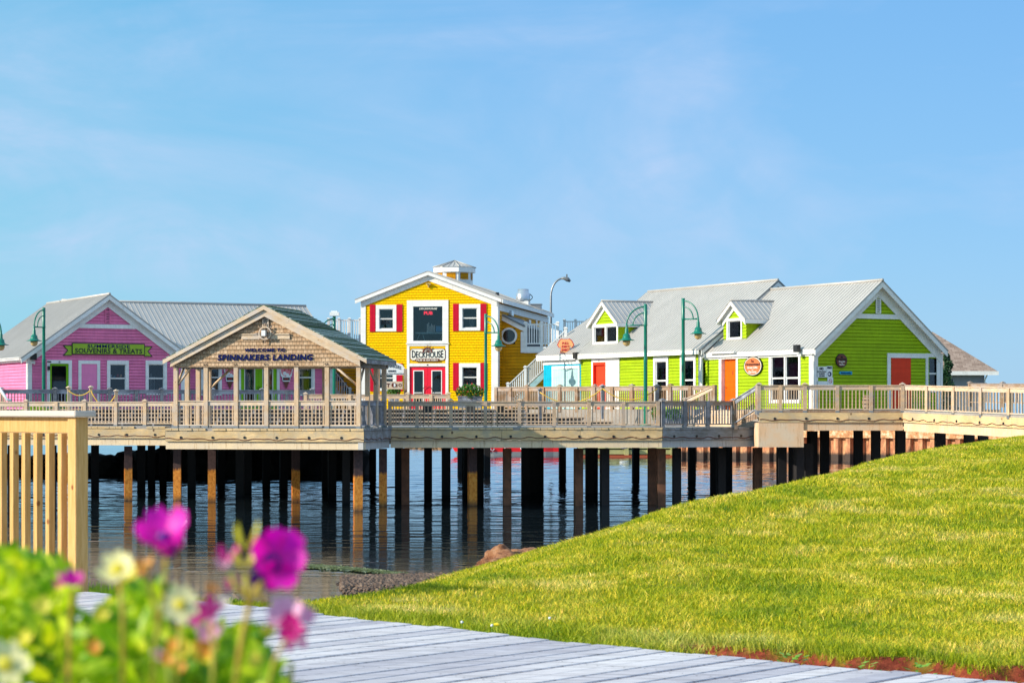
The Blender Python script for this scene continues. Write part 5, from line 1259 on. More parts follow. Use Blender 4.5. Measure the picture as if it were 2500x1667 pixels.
# ------------------------------------------------------------------ lamps
def lamp(px, D, ytop, side, zb, lab, th=0):
    ax, ay = side*C_(R(th)), -S(R(th)); p = at(px, D); zt = CZ+(HY-ytop)*D/F; x, y = p.x, D
    t = thing('street_lamp', lab, 'street lamp', (x, y, zb), 'green lantern posts on the wharf')
    m = M(); m.lathe(x, y, [(.26, zb), (.26, zb+.03), (.07, zb+.05), (.085, zb+.1), (.085, zt-2.6), (.095, zt-2.55), (.075, zt-2.45), (.075, zt-1.0), (.085, zt-.98), (.085, zt-.92), (.08, zt-.9), (.08, zt-.01), (.07, zt)], 16); m.build('pole', GREEN, t)
    s = side; L = .85; m = M()
    m.tube([(x+ax*L*S(an), y+ay*L*S(an), zt-.12-.84*(1-C_(an))) for an in [math.pi/2*i/14 for i in range(15)]], .034, 8)
    m.tube([(x+ax*(L-.28)*S(an), y+ay*(L-.28)*S(an), zt-.40-.56*(1-C_(an))) for an in [math.pi/2*i/14 for i in range(15)]], .028, 8)
    m.tube([(x, y, zt-.96), (x+ax*(L-.02), y+ay*(L-.02), zt-.96)], .032, 8); m.build('arm', GREEN, t)
    m = M(); X, Yh = x+ax*L, y+ay*L; m.lathe(X, Yh, [(.035, zt-.9), (.05, zt-1.0), (.05, zt-1.08), (.075, zt-1.12), (.085, zt-1.32), (.11, zt-1.36), (.15, zt-1.38), (.17, zt-1.5), (.19, zt-1.54), (.22, zt-1.58), (.37, zt-1.63), (.37, zt-1.645), (.2, zt-1.64), (.18, zt-1.66)], 24); hd = m.build('lamp_shade', GREEN, t)
    m = M(); m.lathe(X, Yh, [(.165, zt-1.645)]+[(.175*C_(a), zt-1.72-.18*S(a)) for a in [math.pi/2*i/8 for i in range(8)]]+[(.01, zt-1.9)], 20); m.build('globe', AMBER, hd)
    return t, x, y, zt
lamp(1576, 96.0, 742, -1, Z_LOW, 'tallest green lantern post, its lamp hanging left, in front of the lime building')
lamp(1668, 97.2, 728, 1, Z_UP, 'green lantern post by the shop window, its lamp hanging right before the lime roof', 42)
lamp(1186, 107, 766, 1, Z_UP, 'green lantern post at the right corner of the yellow pub', 41)
lamp(107, 103.5, 751, -1, Z_UP, 'green lantern post in front of the pink gable, its lamp hanging left', 70)
lamp(-42, 100, 757, 1, Z_UP, 'green lantern cut by the left edge of the picture')
t, x, y, zt = lamp(816, 108, 772, -1, Z_UP, 'green lantern post rising behind the pavilion roof with a white box on top', 40)
m = M(); m.box(W0, x-.22, x+.25, -y-.2, -y+.2, zt+.02, zt+.2); m.box(W0, x-.14, x+.16, -y-.14, -y+.14, zt+.2, zt+.27); m.build('top_box', SIGNWHITE, t)
m = M(); m.cbox(at(1584, 96).x, 96, CZ+(HY-768)*96/F, CZ+(HY-755)*96/F, .1, .12)
b_ = thing('junction_box', 'small grey box strapped to the tallest green lantern post', 'box', at(1584, 96, 8)); m.build('box', PALEPANEL, b_)
# grey cobra lamp
p = at(1345, 150); q = at(1375, 150, py=684)
sl_ = thing('street_lamp', 'tall grey curved street lamp behind the yellow pub', 'street lamp', (p.x, 150, 3))
zc_ = CZ+(HY-725)*150/F
m = M(); R_ = (q.x-p.x)*1.0; zt5 = CZ+(HY-680)*150/F
pts = [(p.x, 150, 3.0), (p.x, 150, zc_)] + [(p.x+R_*(1-C_(a))*.95, 150, zc_+(zt5-zc_)*S(a)) for a in [math.pi/2*i/12 for i in range(1, 13)]]
m.tube(pts, [.11, .08]+[.065]*12, 10); m.build('pole', STEELGREY, sl_)
m = M(); a = pts[-1]; m.tube([(a[0]-.1, 150, a[2]), (a[0]+.1, 150, a[2]+.02), (a[0]+.35, 150, a[2]-.06), (a[0]+.55, 150, a[2]-.2)], [.07, .11, .17, .07], 12); m.box(W0, a[0]+.25, a[0]+.35, -150.05, -149.95, a[2]+.1, a[2]+.3); m.build('lamp_head', GREYTRIM, sl_)

# ------------------------------------------------------------------ small things on the deck
def rope_posts(spots, D, zb, side):
    prev = None; out = []
    for i, (px, py, lab) in enumerate(spots):
        p = at(px, D); zt = CZ+(HY-py)*D/F
        t = thing('rope_post', lab, 'post', (p.x, D, zb), 'posts carrying yellow ropes')
        m = M(); m.cbox(p.x, D, zb, zt, .14, .14, .3); m.build('post', WTAN if side else WGREY, t)
        m = M(); m.cbox(p.x, D, zt, zt+.03, .24, .24, .3); m.lathe(p.x, D, [(.15, zt+.03), (.01, zt+.1)], 4); m.build('post_cap', WTANR if side else WGREY, t)
        out.append((p.x, zt))
    return out
pp = rope_posts([(168, 947, 'tan rope post left of the pink panel'), (222, 946, 'tan rope post before the pink panel'), (284, 955, 'low tan rope post under the first pink shop window')], 99.9, 3.4, True)
def rope(x0, z0, x1, z1, sag, D, lab):
    o = thing('rope', lab, 'rope', ((x0+x1)/2, D, min(z0, z1)-sag)); m = M()
    m.tube([(x0+(x1-x0)*i/16, D, z0+(z1-z0)*i/16-sag*4*(i/16)*(1-i/16)) for i in range(17)], .026, 6); m.build('strand', ROPE, o)
rope(pp[0][0], pp[0][1]-.12, pp[1][0], pp[1][1]-.12, .24, 99.85, 'yellow rope sagging between the two left tan rope posts')
rope(pp[1][0], pp[1][1]-.12, pp[2][0], pp[2][1]-.12, .62, 99.85, 'yellow rope hanging low right of the second tan rope post')
pp = rope_posts([(1318, 952, 'grey rope post in front of the turquoise shed'), (1471, 943, 'grey rope post in front of the red door'), (1604, 943, 'grey rope post right of the tallest lantern')], 96.2, Z_LOW+.3, False)
rope(pp[0][0], pp[0][1]-.1, pp[1][0], pp[1][1]-.1, .55, 96.1, 'yellow rope sagging from the shed post to the red door post')
rope(pp[1][0], pp[1][1]-.1, pp[2][0], pp[2][1]-.1, .5, 96.1, 'yellow rope sagging right of the red door post')
FOL = leafm('planter_leaves', [(.02, .09, .01), (.06, .20, .02), (.16, .30, .03)])
FOLY = leafm('bright_leaves', [(.10, .28, .01), (.34, .50, .02), (.5, .6, .05)])
FLR = leafm('red_petals', [(.7, .02, .02), (.8, .1, .12)]); FLW = leafm('white_petals', [(.8, .8, .75), (.85, .6, .7)])
def planter(px0, px1, D, zb, h, lab, fol, fl, n=350, box=True, fh=.4):
    x0, x1 = at(px0, D).x, at(px1, D).x; t = thing('planter', lab, 'planter', ((x0+x1)/2, D, zb))
    if box:
        m = M(); m.box(W0, x0+.1, x1-.1, -D-.2, -D+.2, zb, zb+h); m.box(W0, x0+.06, x1-.06, -D-.24, -D+.24, zb+h, zb+h+.04); m.build('box', WGREYR, t)
    m = M(); tuft(m, ((x0+x1)/2, D, zb+h+fh*.6), ((x1-x0)/2, .35, fh), n*3, .085, int(px0)); m.build('foliage', fol, t)
    m = M(); tuft(m, ((x0+x1)/2, D-.1, zb+h+fh*.7), ((x1-x0)/2, .36, fh*1.05), n//6, .06, int(px0)+5); fl_ = m.build('flowers', fl, t); fl_['kind'] = 'stuff'
planter(1113, 1182, 104, Z_UP+.05, .55, 'grey planter of red flowers under the lower right pub window', FOL, FLR)
planter(944, 978, 104, Z_UP+.3, .3, 'small planter of green leaves beneath the white arched sign', FOL, FLR, 220)
planter(48, 128, 98.5, Z_LOW+.2, .15, 'bright yellow green shrubs behind the left wharf railing', FOLY, FOLY, 420, False, .32)
planter(1618, 1668, 94.2, Z_LOW, .3, 'planter of white flowers beside the steps', FOL, FLW, 260, True, .3)
planter(1592, 1612, 93.2, Z_LOW+.1, .25, 'planter with crimson flowers beside the tallest lantern', FOL, FLR, 200, True, .35)
# welcome sign in front of the pub
D = 103; t = thing('welcome_sign', 'white arched board lettered SPINNAKERS LANDING on brown posts before the pub', 'sign', at(955, D, Z_UP))
wN = W((at(930, D).x, D), (1, 0)); g2 = lambda px, py: (at(px, D).x-at(930, D).x, CZ+(HY-py)*D/F)
x0, zb1_ = g2(925, 915); x1, zt1 = g2(988, 888)
pts = [(x0, zb1_), (x1, zb1_), (x1, zb1_+.32)] + [(x0+(x1-x0)*(1-i/10), zb1_+.32+.28*S(math.pi*(.15+.7*i/10))) for i in range(1, 10)] + [(x0, zb1_+.32)]
m = M(); m.prism(wN, pts, 0, .05); m.build('board', SIGNWHITE, t)
m = M(); m.cbox(at(990, D).x, D, Z_UP, CZ+(HY-900)*D/F, .16, .16); m.cbox(at(924, D).x, D, Z_UP, CZ+(HY-900)*D/F, .14, .14); m.build('post', WBROWN, t)
text('SPINNAKERS', wN, x0+.1, x1-.18, zb1_+.25, zb1_+.44, .05, BLK, t, arc=.1, taper=-.2)
text('LANDING', wN, x0+.45, x1-.42, zb1_+.14, zb1_+.23, .05, BLK, t, bold=.02)
text('Summerside, Prince Edward Island', wN, x0+.05, x1-.05, zb1_+.03, zb1_+.09, .05, BLK, t)
D = 102.6; t = thing('directory_sign', 'weathered plank sign with dark marks under the white arched board', 'sign', at(960, D, Z_UP)); wN = W((0, D), (1, 0))
x0, x1 = at(942, D).x, at(983, D).x; m = M(); m.box(wN, x0, x1, 0, .06, CZ+(HY-950)*D/F, CZ+(HY-931)*D/F); m.build('board', WTANR, t)
zz = CZ+(HY-940)*D/F; xm = (x0+x1)/2
m = M(); m.disc(wN, xm-.02, zz, .11, .06, .07, 20); m.box(wN, x0+.1, x0+.14, .06, .07, zz-.1, zz+.08); m.box(wN, x0+.04, x0+.2, .06, .07, zz+.04, zz+.08); m.box(wN, x1-.3, x1-.26, .06, .07, zz-.1, zz+.06); m.ring(wN, x1-.12, zz, .05, .08, .06, .07, 14); m.build('marks', BROWN, t)
m = M(); m.prism(wN, [(xm-.02, zz-.09)]+[(xm-.02+.09*S(math.pi*i/8), zz-.09*C_(math.pi*i/8)) for i in range(1, 8)]+[(xm-.02, zz+.09)], .07, .076); m.build('half_moon', SIGNWHITE, t)
# barrel, bollard
p = at(2120, 89.9); t = thing('barrel', 'brown wooden barrel behind the walkway railing by the lime gable', 'barrel', (p.x, p.y, Z_UP-.03)); z0 = Z_UP-.03
m = M(); m.lathe(p.x, p.y, [(.2, z0), (.25, z0+.15), (.27, z0+.32), (.25, z0+.5), (.21, z0+.64), (.18, z0+.64), (.18, z0+.6)], 20); m.build('staves', WBROWN, t)
for hz in (.1, .25, .42, .56):
    m = M(); r = .2+.07*S(math.pi*hz/.64)+.008; m.lathe(p.x, p.y, [(r, z0+hz), (r+.003, z0+hz+.02), (r, z0+hz+.04)], 20); m.build('hoop', BLACK, t)
p = at(939, 88.6); t = thing('bollard', 'brown mooring post at the wharf edge right of the pavilion', 'bollard', (p.x, 88.6, Z_LOW)); m = M(); m.lathe(p.x, 88.5, [(.1, Z_LOW-.1), (.1, Z_LOW+.42), (.08, Z_LOW+.46), (.0, Z_LOW+.48)], 14); m.build('post', WBROWN, t)
# tan side rail and slanted white board at the far left
D = 99.5; p0, p1 = at(-4, D, py=943), at(17, D, py=976)
t = thing('stair_railing', 'short sloping white topped handrail at the left edge', 'railing', at(5, D, Z_LOW)); m = M(); m.tube([p0, p1, p1+Vector((.2, 0, -.02))], .07, 4); m.build('top_rail', SIGNWHITE, t)
for i in range(4):
    a = p0.lerp(p1, i/4); m = M(); m.cbox(a.x, D+.05, Z_LOW, a.z, .05, .05); m.build('baluster', WTAN, t)
# small cafe tables and chairs on the tiers
def chair(x, y, z, lab, rz):
    t = thing('chair', lab, 'chair', (x, y, z), 'dark chairs on the lower wharf')
    c = W((x, y), (C_(rz), S(rz)))
    m = M(); m.box(c, -.22, .22, -.22, .22, z+.42, z+.46); m.build('seat', BLACK, t)
    m = M(); m.box(c, -.22, .22, .19, .22, z+.6, z+.95); m.build('backrest', BLACK, t)
    for a, o_ in ((-.2, -.2), (.2, -.2), (-.2, .2), (.2, .2)): m = M(); m.tube([c.pt(a, o_, z), c.pt(a*.95, o_*.95, z+(.95 if o_ > 0 else .42))], .018, 5); m.build('leg', BLACK, t)
chair(at(1040, 93).x, 93, Z_LOW, 'dark chair behind the railing, left of the grey bench end', .4)
chair(at(1152, 93.5).x, 93.5, Z_LOW, 'dark chair behind the railing under the red flower planter', -.3)
chair(at(1215, 93).x, 93, Z_LOW, 'dark chair behind the railing right of the pub corner lantern', .8)

# ------------------------------------------------------------------ behind the wharf
D = 182; x0, x1 = at(1096, D).x, at(1368, D).x
bt = thing('red_boat', 'long red boat with grey lower hull moored behind the wharf piles', 'boat', ((x0+x1)/2, D, 0))
def hull(z0, z1, in0, in1):
    m = M(); L = x1-x0; n = 14; vs = []
    for (z, dx) in ((z0, in0), (z1, in1)):
        for s_ in (-1, 1):
            for i in range(n+1):
                t_ = i/n; x = x0+dx+(L-dx)*t_; y = D + s_*1.7*min(1, (t_*3)**.6)*(1 if t_ < .9 else .93); vs.append((x, y, z))
    k = n+1; fs = []
    for i in range(n):
        fs += [(i, i+1, 2*k+i+1, 2*k+i), (k+i+1, k+i, 3*k+i, 3*k+i+1), (2*k+i, 2*k+i+1, 3*k+i+1, 3*k+i)]
    fs += [(n, k+n, 3*k+n, 2*k+n)]; m.add(vs, fs); return m
hull(-.3, .36, .9, .5).build('lower_hull', plain('grey_hull_paint', (.22, .23, .24), .4), bt)
hull(.36, 1.15, .5, 0).build('hull', plain('red_hull_paint', (.75, .015, .02), .35), bt)
m = M(); m.box(W0, x0+4, x0+6.4, -D-1, -D+1, 1.15, 1.9); m.build('cabin', SIGNWHITE, bt)
m = M()
for px in (1183, 1196, 1232, 1270): x = at(px, D).x; m.tube([(x, D-1.75, 1.0), (x+.05, D-1.8, .6), (x+.25, D-1.8, .42), (x+.4, D-1.75, .6)], .045, 6)
m.build('fender_rope', SIGNWHITE, bt)
dk = thing('crib_dock', 'pale yellow timber crib dock at the water beyond the piles', 'dock', at(1560, 176, 0)); D = 176
ylw = wood('algae_yellow_timber', (.56, .54, .24), (.44, .46, .22), None, stretch=(.6, .6, 3), blotch=.3)
m = M(); xa, xb = at(1412, D).x, at(1652, D).x
for z in (.25, .72, 1.2): m.box(W0, xa, xb, -D-.2, -D, z, z+.36)
x = xa
while x < xb: m.box(W0, x, x+.35, -D-.5, -D+.08, -.4, 1.75); x += 1.9
m.build('cribbing', ylw, dk)
m = M(); m.box(W0, xa, xb, -D-4, -D-.3, -.4, 1.5); m.build('fill', DARKIN, dk)
m = M(); m.box(W0, xa, xb, -D+.081, -D+.3, -.2, .18); m.build('waterline_log', plain('rust_red_log', (.4, .08, .03), .7), dk)
bu = thing('buoy', 'white round buoy hanging on the crib dock', 'buoy', at(1524, D-.5, .8)); m = M(); c = at(1524, D-.5, .95); rock(m, (c.x, c.y, .95), (.42, .25, .26), 1, 3, .0); m.build('float', SIGNWHITE, bu)
sh = thing('rocky_spit', 'low brown rocky spit far beyond the piles', 'rocks', at(1040, 214, 0))
m = M()
for i in range(14): rock(m, (at(1000+i*7, 214).x, 214+random.random(), .05), (.5, .5, .35+.2*random.random()), i, 2, .2)
m.build('rubble', plain('brown_rock', (.30, .16, .07), .9), sh)
# sheet pile seawall
swl = thing('sheet_pile_seawall', 'rust stained sheet pile seawall with crumbling concrete cap beyond the walkway', 'seawall', at(2100, 160, 0))
s0, s1 = at(1655, 171.5), at(2700, 150.5); wq = between(s0, s1); L = (Vector(s1[:2])-Vector(s0[:2])).length
def rustwall():
    m, nt, b = nodes('rusty_sheet_pile')
    sp = N(nt, 'ShaderNodeSeparateXYZ'); nt.links.new(N(nt, 'ShaderNodeNewGeometry').outputs['Position'], sp.inputs[0])
    n = noise_(nt, mapping(nt, (1.5, 1.5, .5)), 2, 6, .7)
    cc = ramp(nt, n, [(.3, (.22, .07, .035)), (.5, (.50, .20, .09)), (.68, (.70, .42, .20))])
    ad = N(nt, 'ShaderNodeMath', operation='MULTIPLY_ADD'); ad.inputs[1].default_value = .5; nt.links.new(n, ad.inputs[0]); nt.links.new(sp.outputs[2], ad.inputs[2])
    mr = N(nt, 'ShaderNodeMapRange'); mr.inputs[1].default_value = .75; mr.inputs[2].default_value = .95; nt.links.new(ad.outputs[0], mr.inputs[0])
    nt.links.new(mix(nt, mr.outputs[0], (.06, .035, .025), cc), b.inputs['Base Color']); b.inputs['Roughness'].default_value = .8; bump(nt, b, n, .4, .05); return m
RUST = rustwall()
m = M(); a = 0; prof = []
while a < L: prof += [(a, 0), (a+.38, 0), (a+.5, .32), (a+.88, .32)]; a += 1.0
vs = [wq.pt(a, -o_, z) for z in (-1.2, 1.8) for a, o_ in prof]; n = len(prof)
m.add(vs, [(i, i+1, n+i+1, n+i) for i in range(n-1)]); m.build('sheet_piles', RUST, swl)
def capmat():
    m, nt, b = nodes('crumbling_cap_concrete')
    n = noise_(nt, mapping(nt, (1, 1, 1)), 2.2, 8, .75)
    nt.links.new(ramp(nt, n, [(.35, (.34, .12, .05)), (.5, (.62, .30, .13)), (.6, (.78, .55, .36)), (.7, (.80, .68, .52))]), b.inputs['Base Color']); b.inputs['Roughness'].default_value = .9; bump(nt, b, n, .8, .1); return m
m = M(); m.box(wq, -.2, L, -.9, .12, 1.8, 2.75); m.build('concrete_cap', capmat(), swl)
m = M(); m.slab([wq.pt(0, -.5, 0)[:2], wq.pt(L, -.5, 0)[:2], (300, 150), (300, 420), (s0.x, 420)], 1.0, 2.7)
far = m.build('far_ground', plain('far_lawn', (.07, .13, .02), .9), None, kind='structure')
# ================================================================== ground, water, boardwalk
edge = [(-9.0, 13.2), (-2.53, 12.73), (-1.58, 11.95), (-1.105, 11.41), (-.306, 10.61), (.287, 9.96), (.82, 9.485), (1.46, 8.97), (2.05, 8.53), (2.6, 8.05), (4.5, 6.3)]
crest = [(-14, 13.9), (-4, 13.45), (-2.2, 13.15), (-1.5, 12.75), (-.93, 13.25), (-.49, 14.25), (.12, 16.0), (.49, 17.0), (.88, 18.5), (1.43, 21.4), (2.05, 23.8), (2.7, 25.7), (3.3, 27.0), (4.3, 30.2), (5.6, 34.3), (7.6, 42), (10, 50), (12.7, 57.5), (15.9, 66.5), (21, 80), (32, 84), (70, 86), (300, 88)]
def sdist(X, Y, line):
    """distance to an open polyline, positive on its right-hand side"""
    best = np.full(X.shape, 1e9); sg = np.ones(X.shape)
    for (x0, y0), (x1, y1) in zip(line[:-1], line[1:]):
        dx, dy = x1-x0, y1-y0; L = dx*dx+dy*dy
        t = np.clip(((X-x0)*dx+(Y-y0)*dy)/L, 0, 1); ex, ey = X-(x0+t*dx), Y-(y0+t*dy); d = np.hypot(ex, ey)
        s_ = np.sign(dy*ex - dx*ey); s_[s_ == 0] = 1
        up = d < best-1e-9; best = np.where(up, d, best); sg = np.where(up, s_, sg)
    return best*sg
def lawn_z(Y): return np.interp(Y, [9, 12.5, 16, 18.5, 21, 26, 34, 50, 66, 90], [3.02, 2.98, 2.92, 2.925, 2.97, 3.09, 3.13, 3.16, 3.19, 3.20])
def vnoise(X, Y, s, seed=0):
    """smooth value noise on a lattice"""
    rs = np.random.RandomState(seed); T = rs.rand(64, 64)
    x = X*s; y = Y*s; xi = np.floor(x).astype(int); yi = np.floor(y).astype(int); fx = x-xi; fy = y-yi
    fx = fx*fx*(3-2*fx); fy = fy*fy*(3-2*fy)
    g = lambda a, b: T[a % 64, b % 64]
    return (g(xi, yi)*(1-fx)*(1-fy)+g(xi+1, yi)*fx*(1-fy)+g(xi, yi+1)*(1-fx)*fy+g(xi+1, yi+1)*fx*fy)-.5
def ground_z(X, Y):
    d = sdist(X, Y, crest); z = lawn_z(Y)
    out = -d
    drop = np.where(out > 0, .30*out*np.clip(out/1.2+.35, 0, 1), 0)
    z = z - drop + vnoise(X, Y, .8, 1)*.10*np.clip(d/2+.3, 0, 1)*np.clip((Y-8)/10, .15, 1)
    e = sdist(X, Y, edge)     # negative beyond the boardwalk edge (on the lawn side)
    inside = e > -.02
    z = np.where(inside, z-.35, z)
    sw = .50+.35*vnoise(X, Y, 4, 9)
    soil = np.clip((sw+e)/.05, 0, 1)*np.clip((X-.7)/.5+vnoise(X, Y, 3, 12), 0, 1)*(e < 0)
    z = z + np.clip((X-.5)/1.0, 0, 1)*.045*np.exp(-np.clip(-e, 0, 9)/1.5)*(e < 0) - soil*.075*(1+.8*vnoise(X, Y, 7, 3))
    return np.maximum(z, -1.0 + vnoise(X, Y, 1.3, 2)*.1) + vnoise(X, Y, 3, 5)*.02
ks = np.concatenate([np.linspace(-1.6, -.32, 25), np.linspace(-.31, .33, 330), np.linspace(.35, 3.2, 40)])
Ys = np.concatenate([np.linspace(3, 8, 12), 8*np.exp(np.linspace(.01, math.log(110/8), 330))])
KK, YY = np.meshgrid(ks, Ys); XX = KK*YY; ZZ = ground_z(XX, YY)
ny, nx = XX.shape
me = bpy.data.meshes.new('ground')
me.from_pydata(np.stack([XX, YY, ZZ], -1).reshape(-1, 3).tolist(), [], [(j*nx+i, j*nx+i+1, (j+1)*nx+i+1, (j+1)*nx+i) for j in range(ny-1) for i in range(nx-1)])
me.polygons.foreach_set('use_smooth', [True]*len(me.polygons))
def grass_color(nt, blade=False):
    v = mapping(nt, (1, 1, 0))
    big = noise_(nt, mapping(nt, (.85, .5, 0)), 1.1, 7, .7); small = noise_(nt, v, 7, 4, .6)
    g = ramp(nt, big, [(.33, (.15, .24, .006)), (.42, (.34, .38, .008)), (.49, (.52, .47, .015)), (.56, (.68, .56, .07)), (.64, (.90, .70, .26))])
    g2 = ramp(nt, small, [(.3, (.14, .28, .006)), (.5, (.42, .46, .02)), (.7, (.78, .66, .20))])
    return mix(nt, .28, g, g2)
def groundmat():
    m, nt, b = nodes('lawn_and_soil')
    sp = N(nt, 'ShaderNodeSeparateXYZ'); nt.links.new(N(nt, 'ShaderNodeNewGeometry').outputs['Position'], sp.inputs[0])
    g = mix(nt, 1, grass_color(nt), (.55, .55, .5), 'MULTIPLY')
    n = noise_(nt, mapping(nt), 9, 7, .75)
    mud = ramp(nt, n, [(.35, (.06, .035, .025)), (.5, (.20, .13, .09)), (.62, (.34, .25, .19)), (.7, (.12, .12, .05))])
    mr = N(nt, 'ShaderNodeMapRange'); mr.inputs[1].default_value = 2.0; mr.inputs[2].default_value = 2.5; nt.links.new(sp.outputs[2], mr.inputs[0])
    c = mix(nt, mr.outputs[0], mud, g)
    at_ = N(nt, 'ShaderNodeAttribute', attribute_name='soil')
    red = ramp(nt, noise_(nt, mapping(nt), 24, 6, .7), [(.35, (.10, .018, .010)), (.6, (.30, .06, .03)), (.75, (.42, .14, .06))])
    c = mix(nt, at_.outputs['Fac'], c, red)
    nt.links.new(c, b.inputs['Base Color']); b.inputs['Roughness'].default_value = .95; b.inputs['Specular IOR Level'].default_value = .1
    bump(nt, b, n, .6, .03); return m
me.materials.append(groundmat())
E_ = sdist(XX, YY, edge)
so = np.clip((.55+.35*vnoise(XX, YY, 4, 9)+E_)/.06, 0, 1)*np.clip((XX-.65)/.3+vnoise(XX, YY, 3, 12), 0, 1)
so = np.clip(so*1.3, 0, 1)
at_ = me.attributes.new('soil', 'FLOAT', 'POINT'); at_.data.foreach_set('value', so.reshape(-1).astype(np.float32))
go = bpy.data.objects.new('ground', me); COL.objects.link(go); go['kind'] = 'structure'; go['label'] = 'grassy bank falling to the water with bare red soil along the boardwalk'

# grass blades
rs = np.random.RandomState(4)
def blades():
    P = []; H = []; Wd = []
    lo, hi = 8.0, 82.0; n = 1350000
    u = rs.rand(n); D = (math.sqrt(lo)+(math.sqrt(hi)-math.sqrt(lo))*u)**2     # density per metre ~ D^-.5
    kx = np.where(rs.rand(n) < .80, rs.uniform(-.17, .26, n), rs.uniform(.25, .50, n)); X = kx*D
    d = sdist(X, D, crest); e = sdist(X, D, edge)
    sr = np.clip((X-.85)/.4, 0, 1)
    ok = (d > -3.5) & (e < -.03) 
    gap = .48+.35*vnoise(X, D, 4, 9)
    sr = np.clip((X-.65)/.35+vnoise(X, D, 3, 12), 0, 1)
    ok &= ~((-e < gap) & (rs.rand(n) < sr*.93))
    ok &= rs.rand(n) < np.clip(.55+vnoise(X, D, 2.5, 21)*.9+ .25, .25, 1)
    X, D, e, d = X[ok], D[ok], e[ok], d[ok]
    Z = ground_z(X, D)
    n = len(X); sc = (D/9)
    h = .020*sc**.55*rs.uniform(.4, 1.7, n)*(1+.5*np.clip(vnoise(X, D, 1.2, 8)*2, -.4, 1)); w = .0020*sc**.8*rs.uniform(.7, 1.4, n)
    h *= np.where((-e < .8), 1.45, 1.0)*np.where(d < .3, .8, 1)
    an = rs.uniform(0, 2*np.pi, n); ln = h*rs.uniform(.2, 1.5, n); la = rs.uniform(0, 2*np.pi, n)
    cx, cy = np.cos(an)*w, np.sin(an)*w; lx, ly = np.cos(la)*ln, np.sin(la)*ln
    V = np.empty((n, 5, 3), np.float32)
    V[:, 0] = np.stack([X-cx, D-cy, Z-.01], 1); V[:, 1] = np.stack([X+cx, D+cy, Z-.01], 1)
    V[:, 2] = np.stack([X+cx*.8+lx*.4, D+cy*.8+ly*.4, Z+h*.6], 1); V[:, 3] = np.stack([X-cx*.8+lx*.4, D-cy*.8+ly*.4, Z+h*.6], 1)
    V[:, 4] = np.stack([X+lx, D+ly, Z+h], 1)
    me = bpy.data.meshes.new('grass'); me.vertices.add(n*5); me.vertices.foreach_set('co', V.reshape(-1))
    b = np.arange(n, dtype=np.int32)[:, None]*5
    loops = np.concatenate([b+0, b+1, b+2, b+3, b+3, b+2, b+4], 1).reshape(-1)
    me.loops.add(n*7); me.loops.foreach_set('vertex_index', loops)
    st = (np.arange(n, dtype=np.int32)[:, None]*7 + np.array([0, 4], np.int32)).reshape(-1)
    me.polygons.add(n*2); me.polygons.foreach_set('loop_start', st); me.polygons.foreach_set('loop_total', np.tile(np.array([4, 3], np.int32), n))
    r = (rs.rand(n)*np.where(-e < .75, .62, 1)).astype(np.float32)
    a = me.attributes.new('rnd', 'FLOAT', 'FACE'); a.data.foreach_set('value', np.repeat(r, 2))
    me.update(); me.validate(); return me
me = blades()
def grassmat():
    m, nt, b = nodes('grass_blades')
    c = grass_color(nt, True)
    a = N(nt, 'ShaderNodeAttribute', attribute_name='rnd')
    t = ramp(nt, a.outputs['Fac'], [(0, (.22, .40, .2)), (.35, (.72, .88, .6)), (.75, (1.15, 1.1, 1.0)), (.93, (1.5, 1.25, 1.2)), (1, (2.0, 1.5, 2.6))])
    c = mix(nt, 1, c, t, 'MULTIPLY')
    nt.links.new(c, b.inputs['Base Color']); b.inputs['Roughness'].default_value = .6; b.inputs['Specular IOR Level'].default_value = .2
    tr = N(nt, 'ShaderNodeBsdfTranslucent'); nt.links.new(c, tr.inputs[0]); ms = N(nt, 'ShaderNodeMixShader'); ms.inputs[0].default_value = .3
    nt.links.new(b.outputs[0], ms.inputs[1]); nt.links.new(tr.outputs[0], ms.inputs[2]); nt.links.new(ms.outputs[0], nt.nodes['Material Output'].inputs[0]); return m
me.materials.append(grassmat())
o = bpy.data.objects.new('grass', me); COL.objects.link(o); tag(o, 'short yellow green lawn grass on the bank', 'grass', kind='stuff')
# weeds by the boardwalk
for i, (px, py, n, lab) in enumerate([(1925, 1610, 26, 'bright green leafy weed growing in the red soil'), (2236, 1636, 18, 'small leafy weed in the red soil near the right edge'), (2100, 1625, 14, 'spiky dark weed between the two leafy weeds')]):
    D = 1.12*F/(py-HY); p = at(px, D, 3.0); t = thing('weed', lab, 'plant', p)
    m = M(); rnd = random.Random(i)
    for k in range(n):
        a = rnd.uniform(0, 6.28); r = rnd.uniform(.01, .09); q = p+Vector((C_(a)*r, S(a)*r*.6, rnd.uniform(.01, .06))); s_ = rnd.uniform(.012, .022)
        x = Vector((C_(a), S(a), .3)); y = Vector((-S(a), C_(a), .2)); m.add([q-x*s_, q+y*s_*.7, q+x*s_, q-y*s_*.7], [(0, 1, 2, 3)])
    m.build('leaves', leafm('weed_leaves_%d' % i, [(.12, .34, .02), (.30, .52, .05)]), t)
for i, (px, py) in enumerate([(1214, 1535.5), (1201, 1538), (1128, 1530), (1342, 1520)]):
    D = 1.1*F/(py-HY)*1.0; p = at(px, D, 3.06); t = thing('dandelion', ['yellow dandelion at the boardwalk edge', 'white clover head left of the yellow dandelion', 'tiny white clover head at the boardwalk edge, further left', 'tiny white clover head in the lawn right of the dandelion'][i], 'flower', (p.x, p.y, 3.0))
    m = M(); m.tube([(p.x, p.y, 3.0), (p.x, p.y, 3.07)], .002, 5); m.build('stem', FOLY, t)
    m = M(); rock(m, (p.x, p.y, 3.075), ((.016, .016, .008) if i == 0 else (.007, .007, .007)), i, 2, .2); m.build('head', plain('dandelion_yellow', (.9, .65, .01), .6) if i == 0 else SIGNWHITE, t)

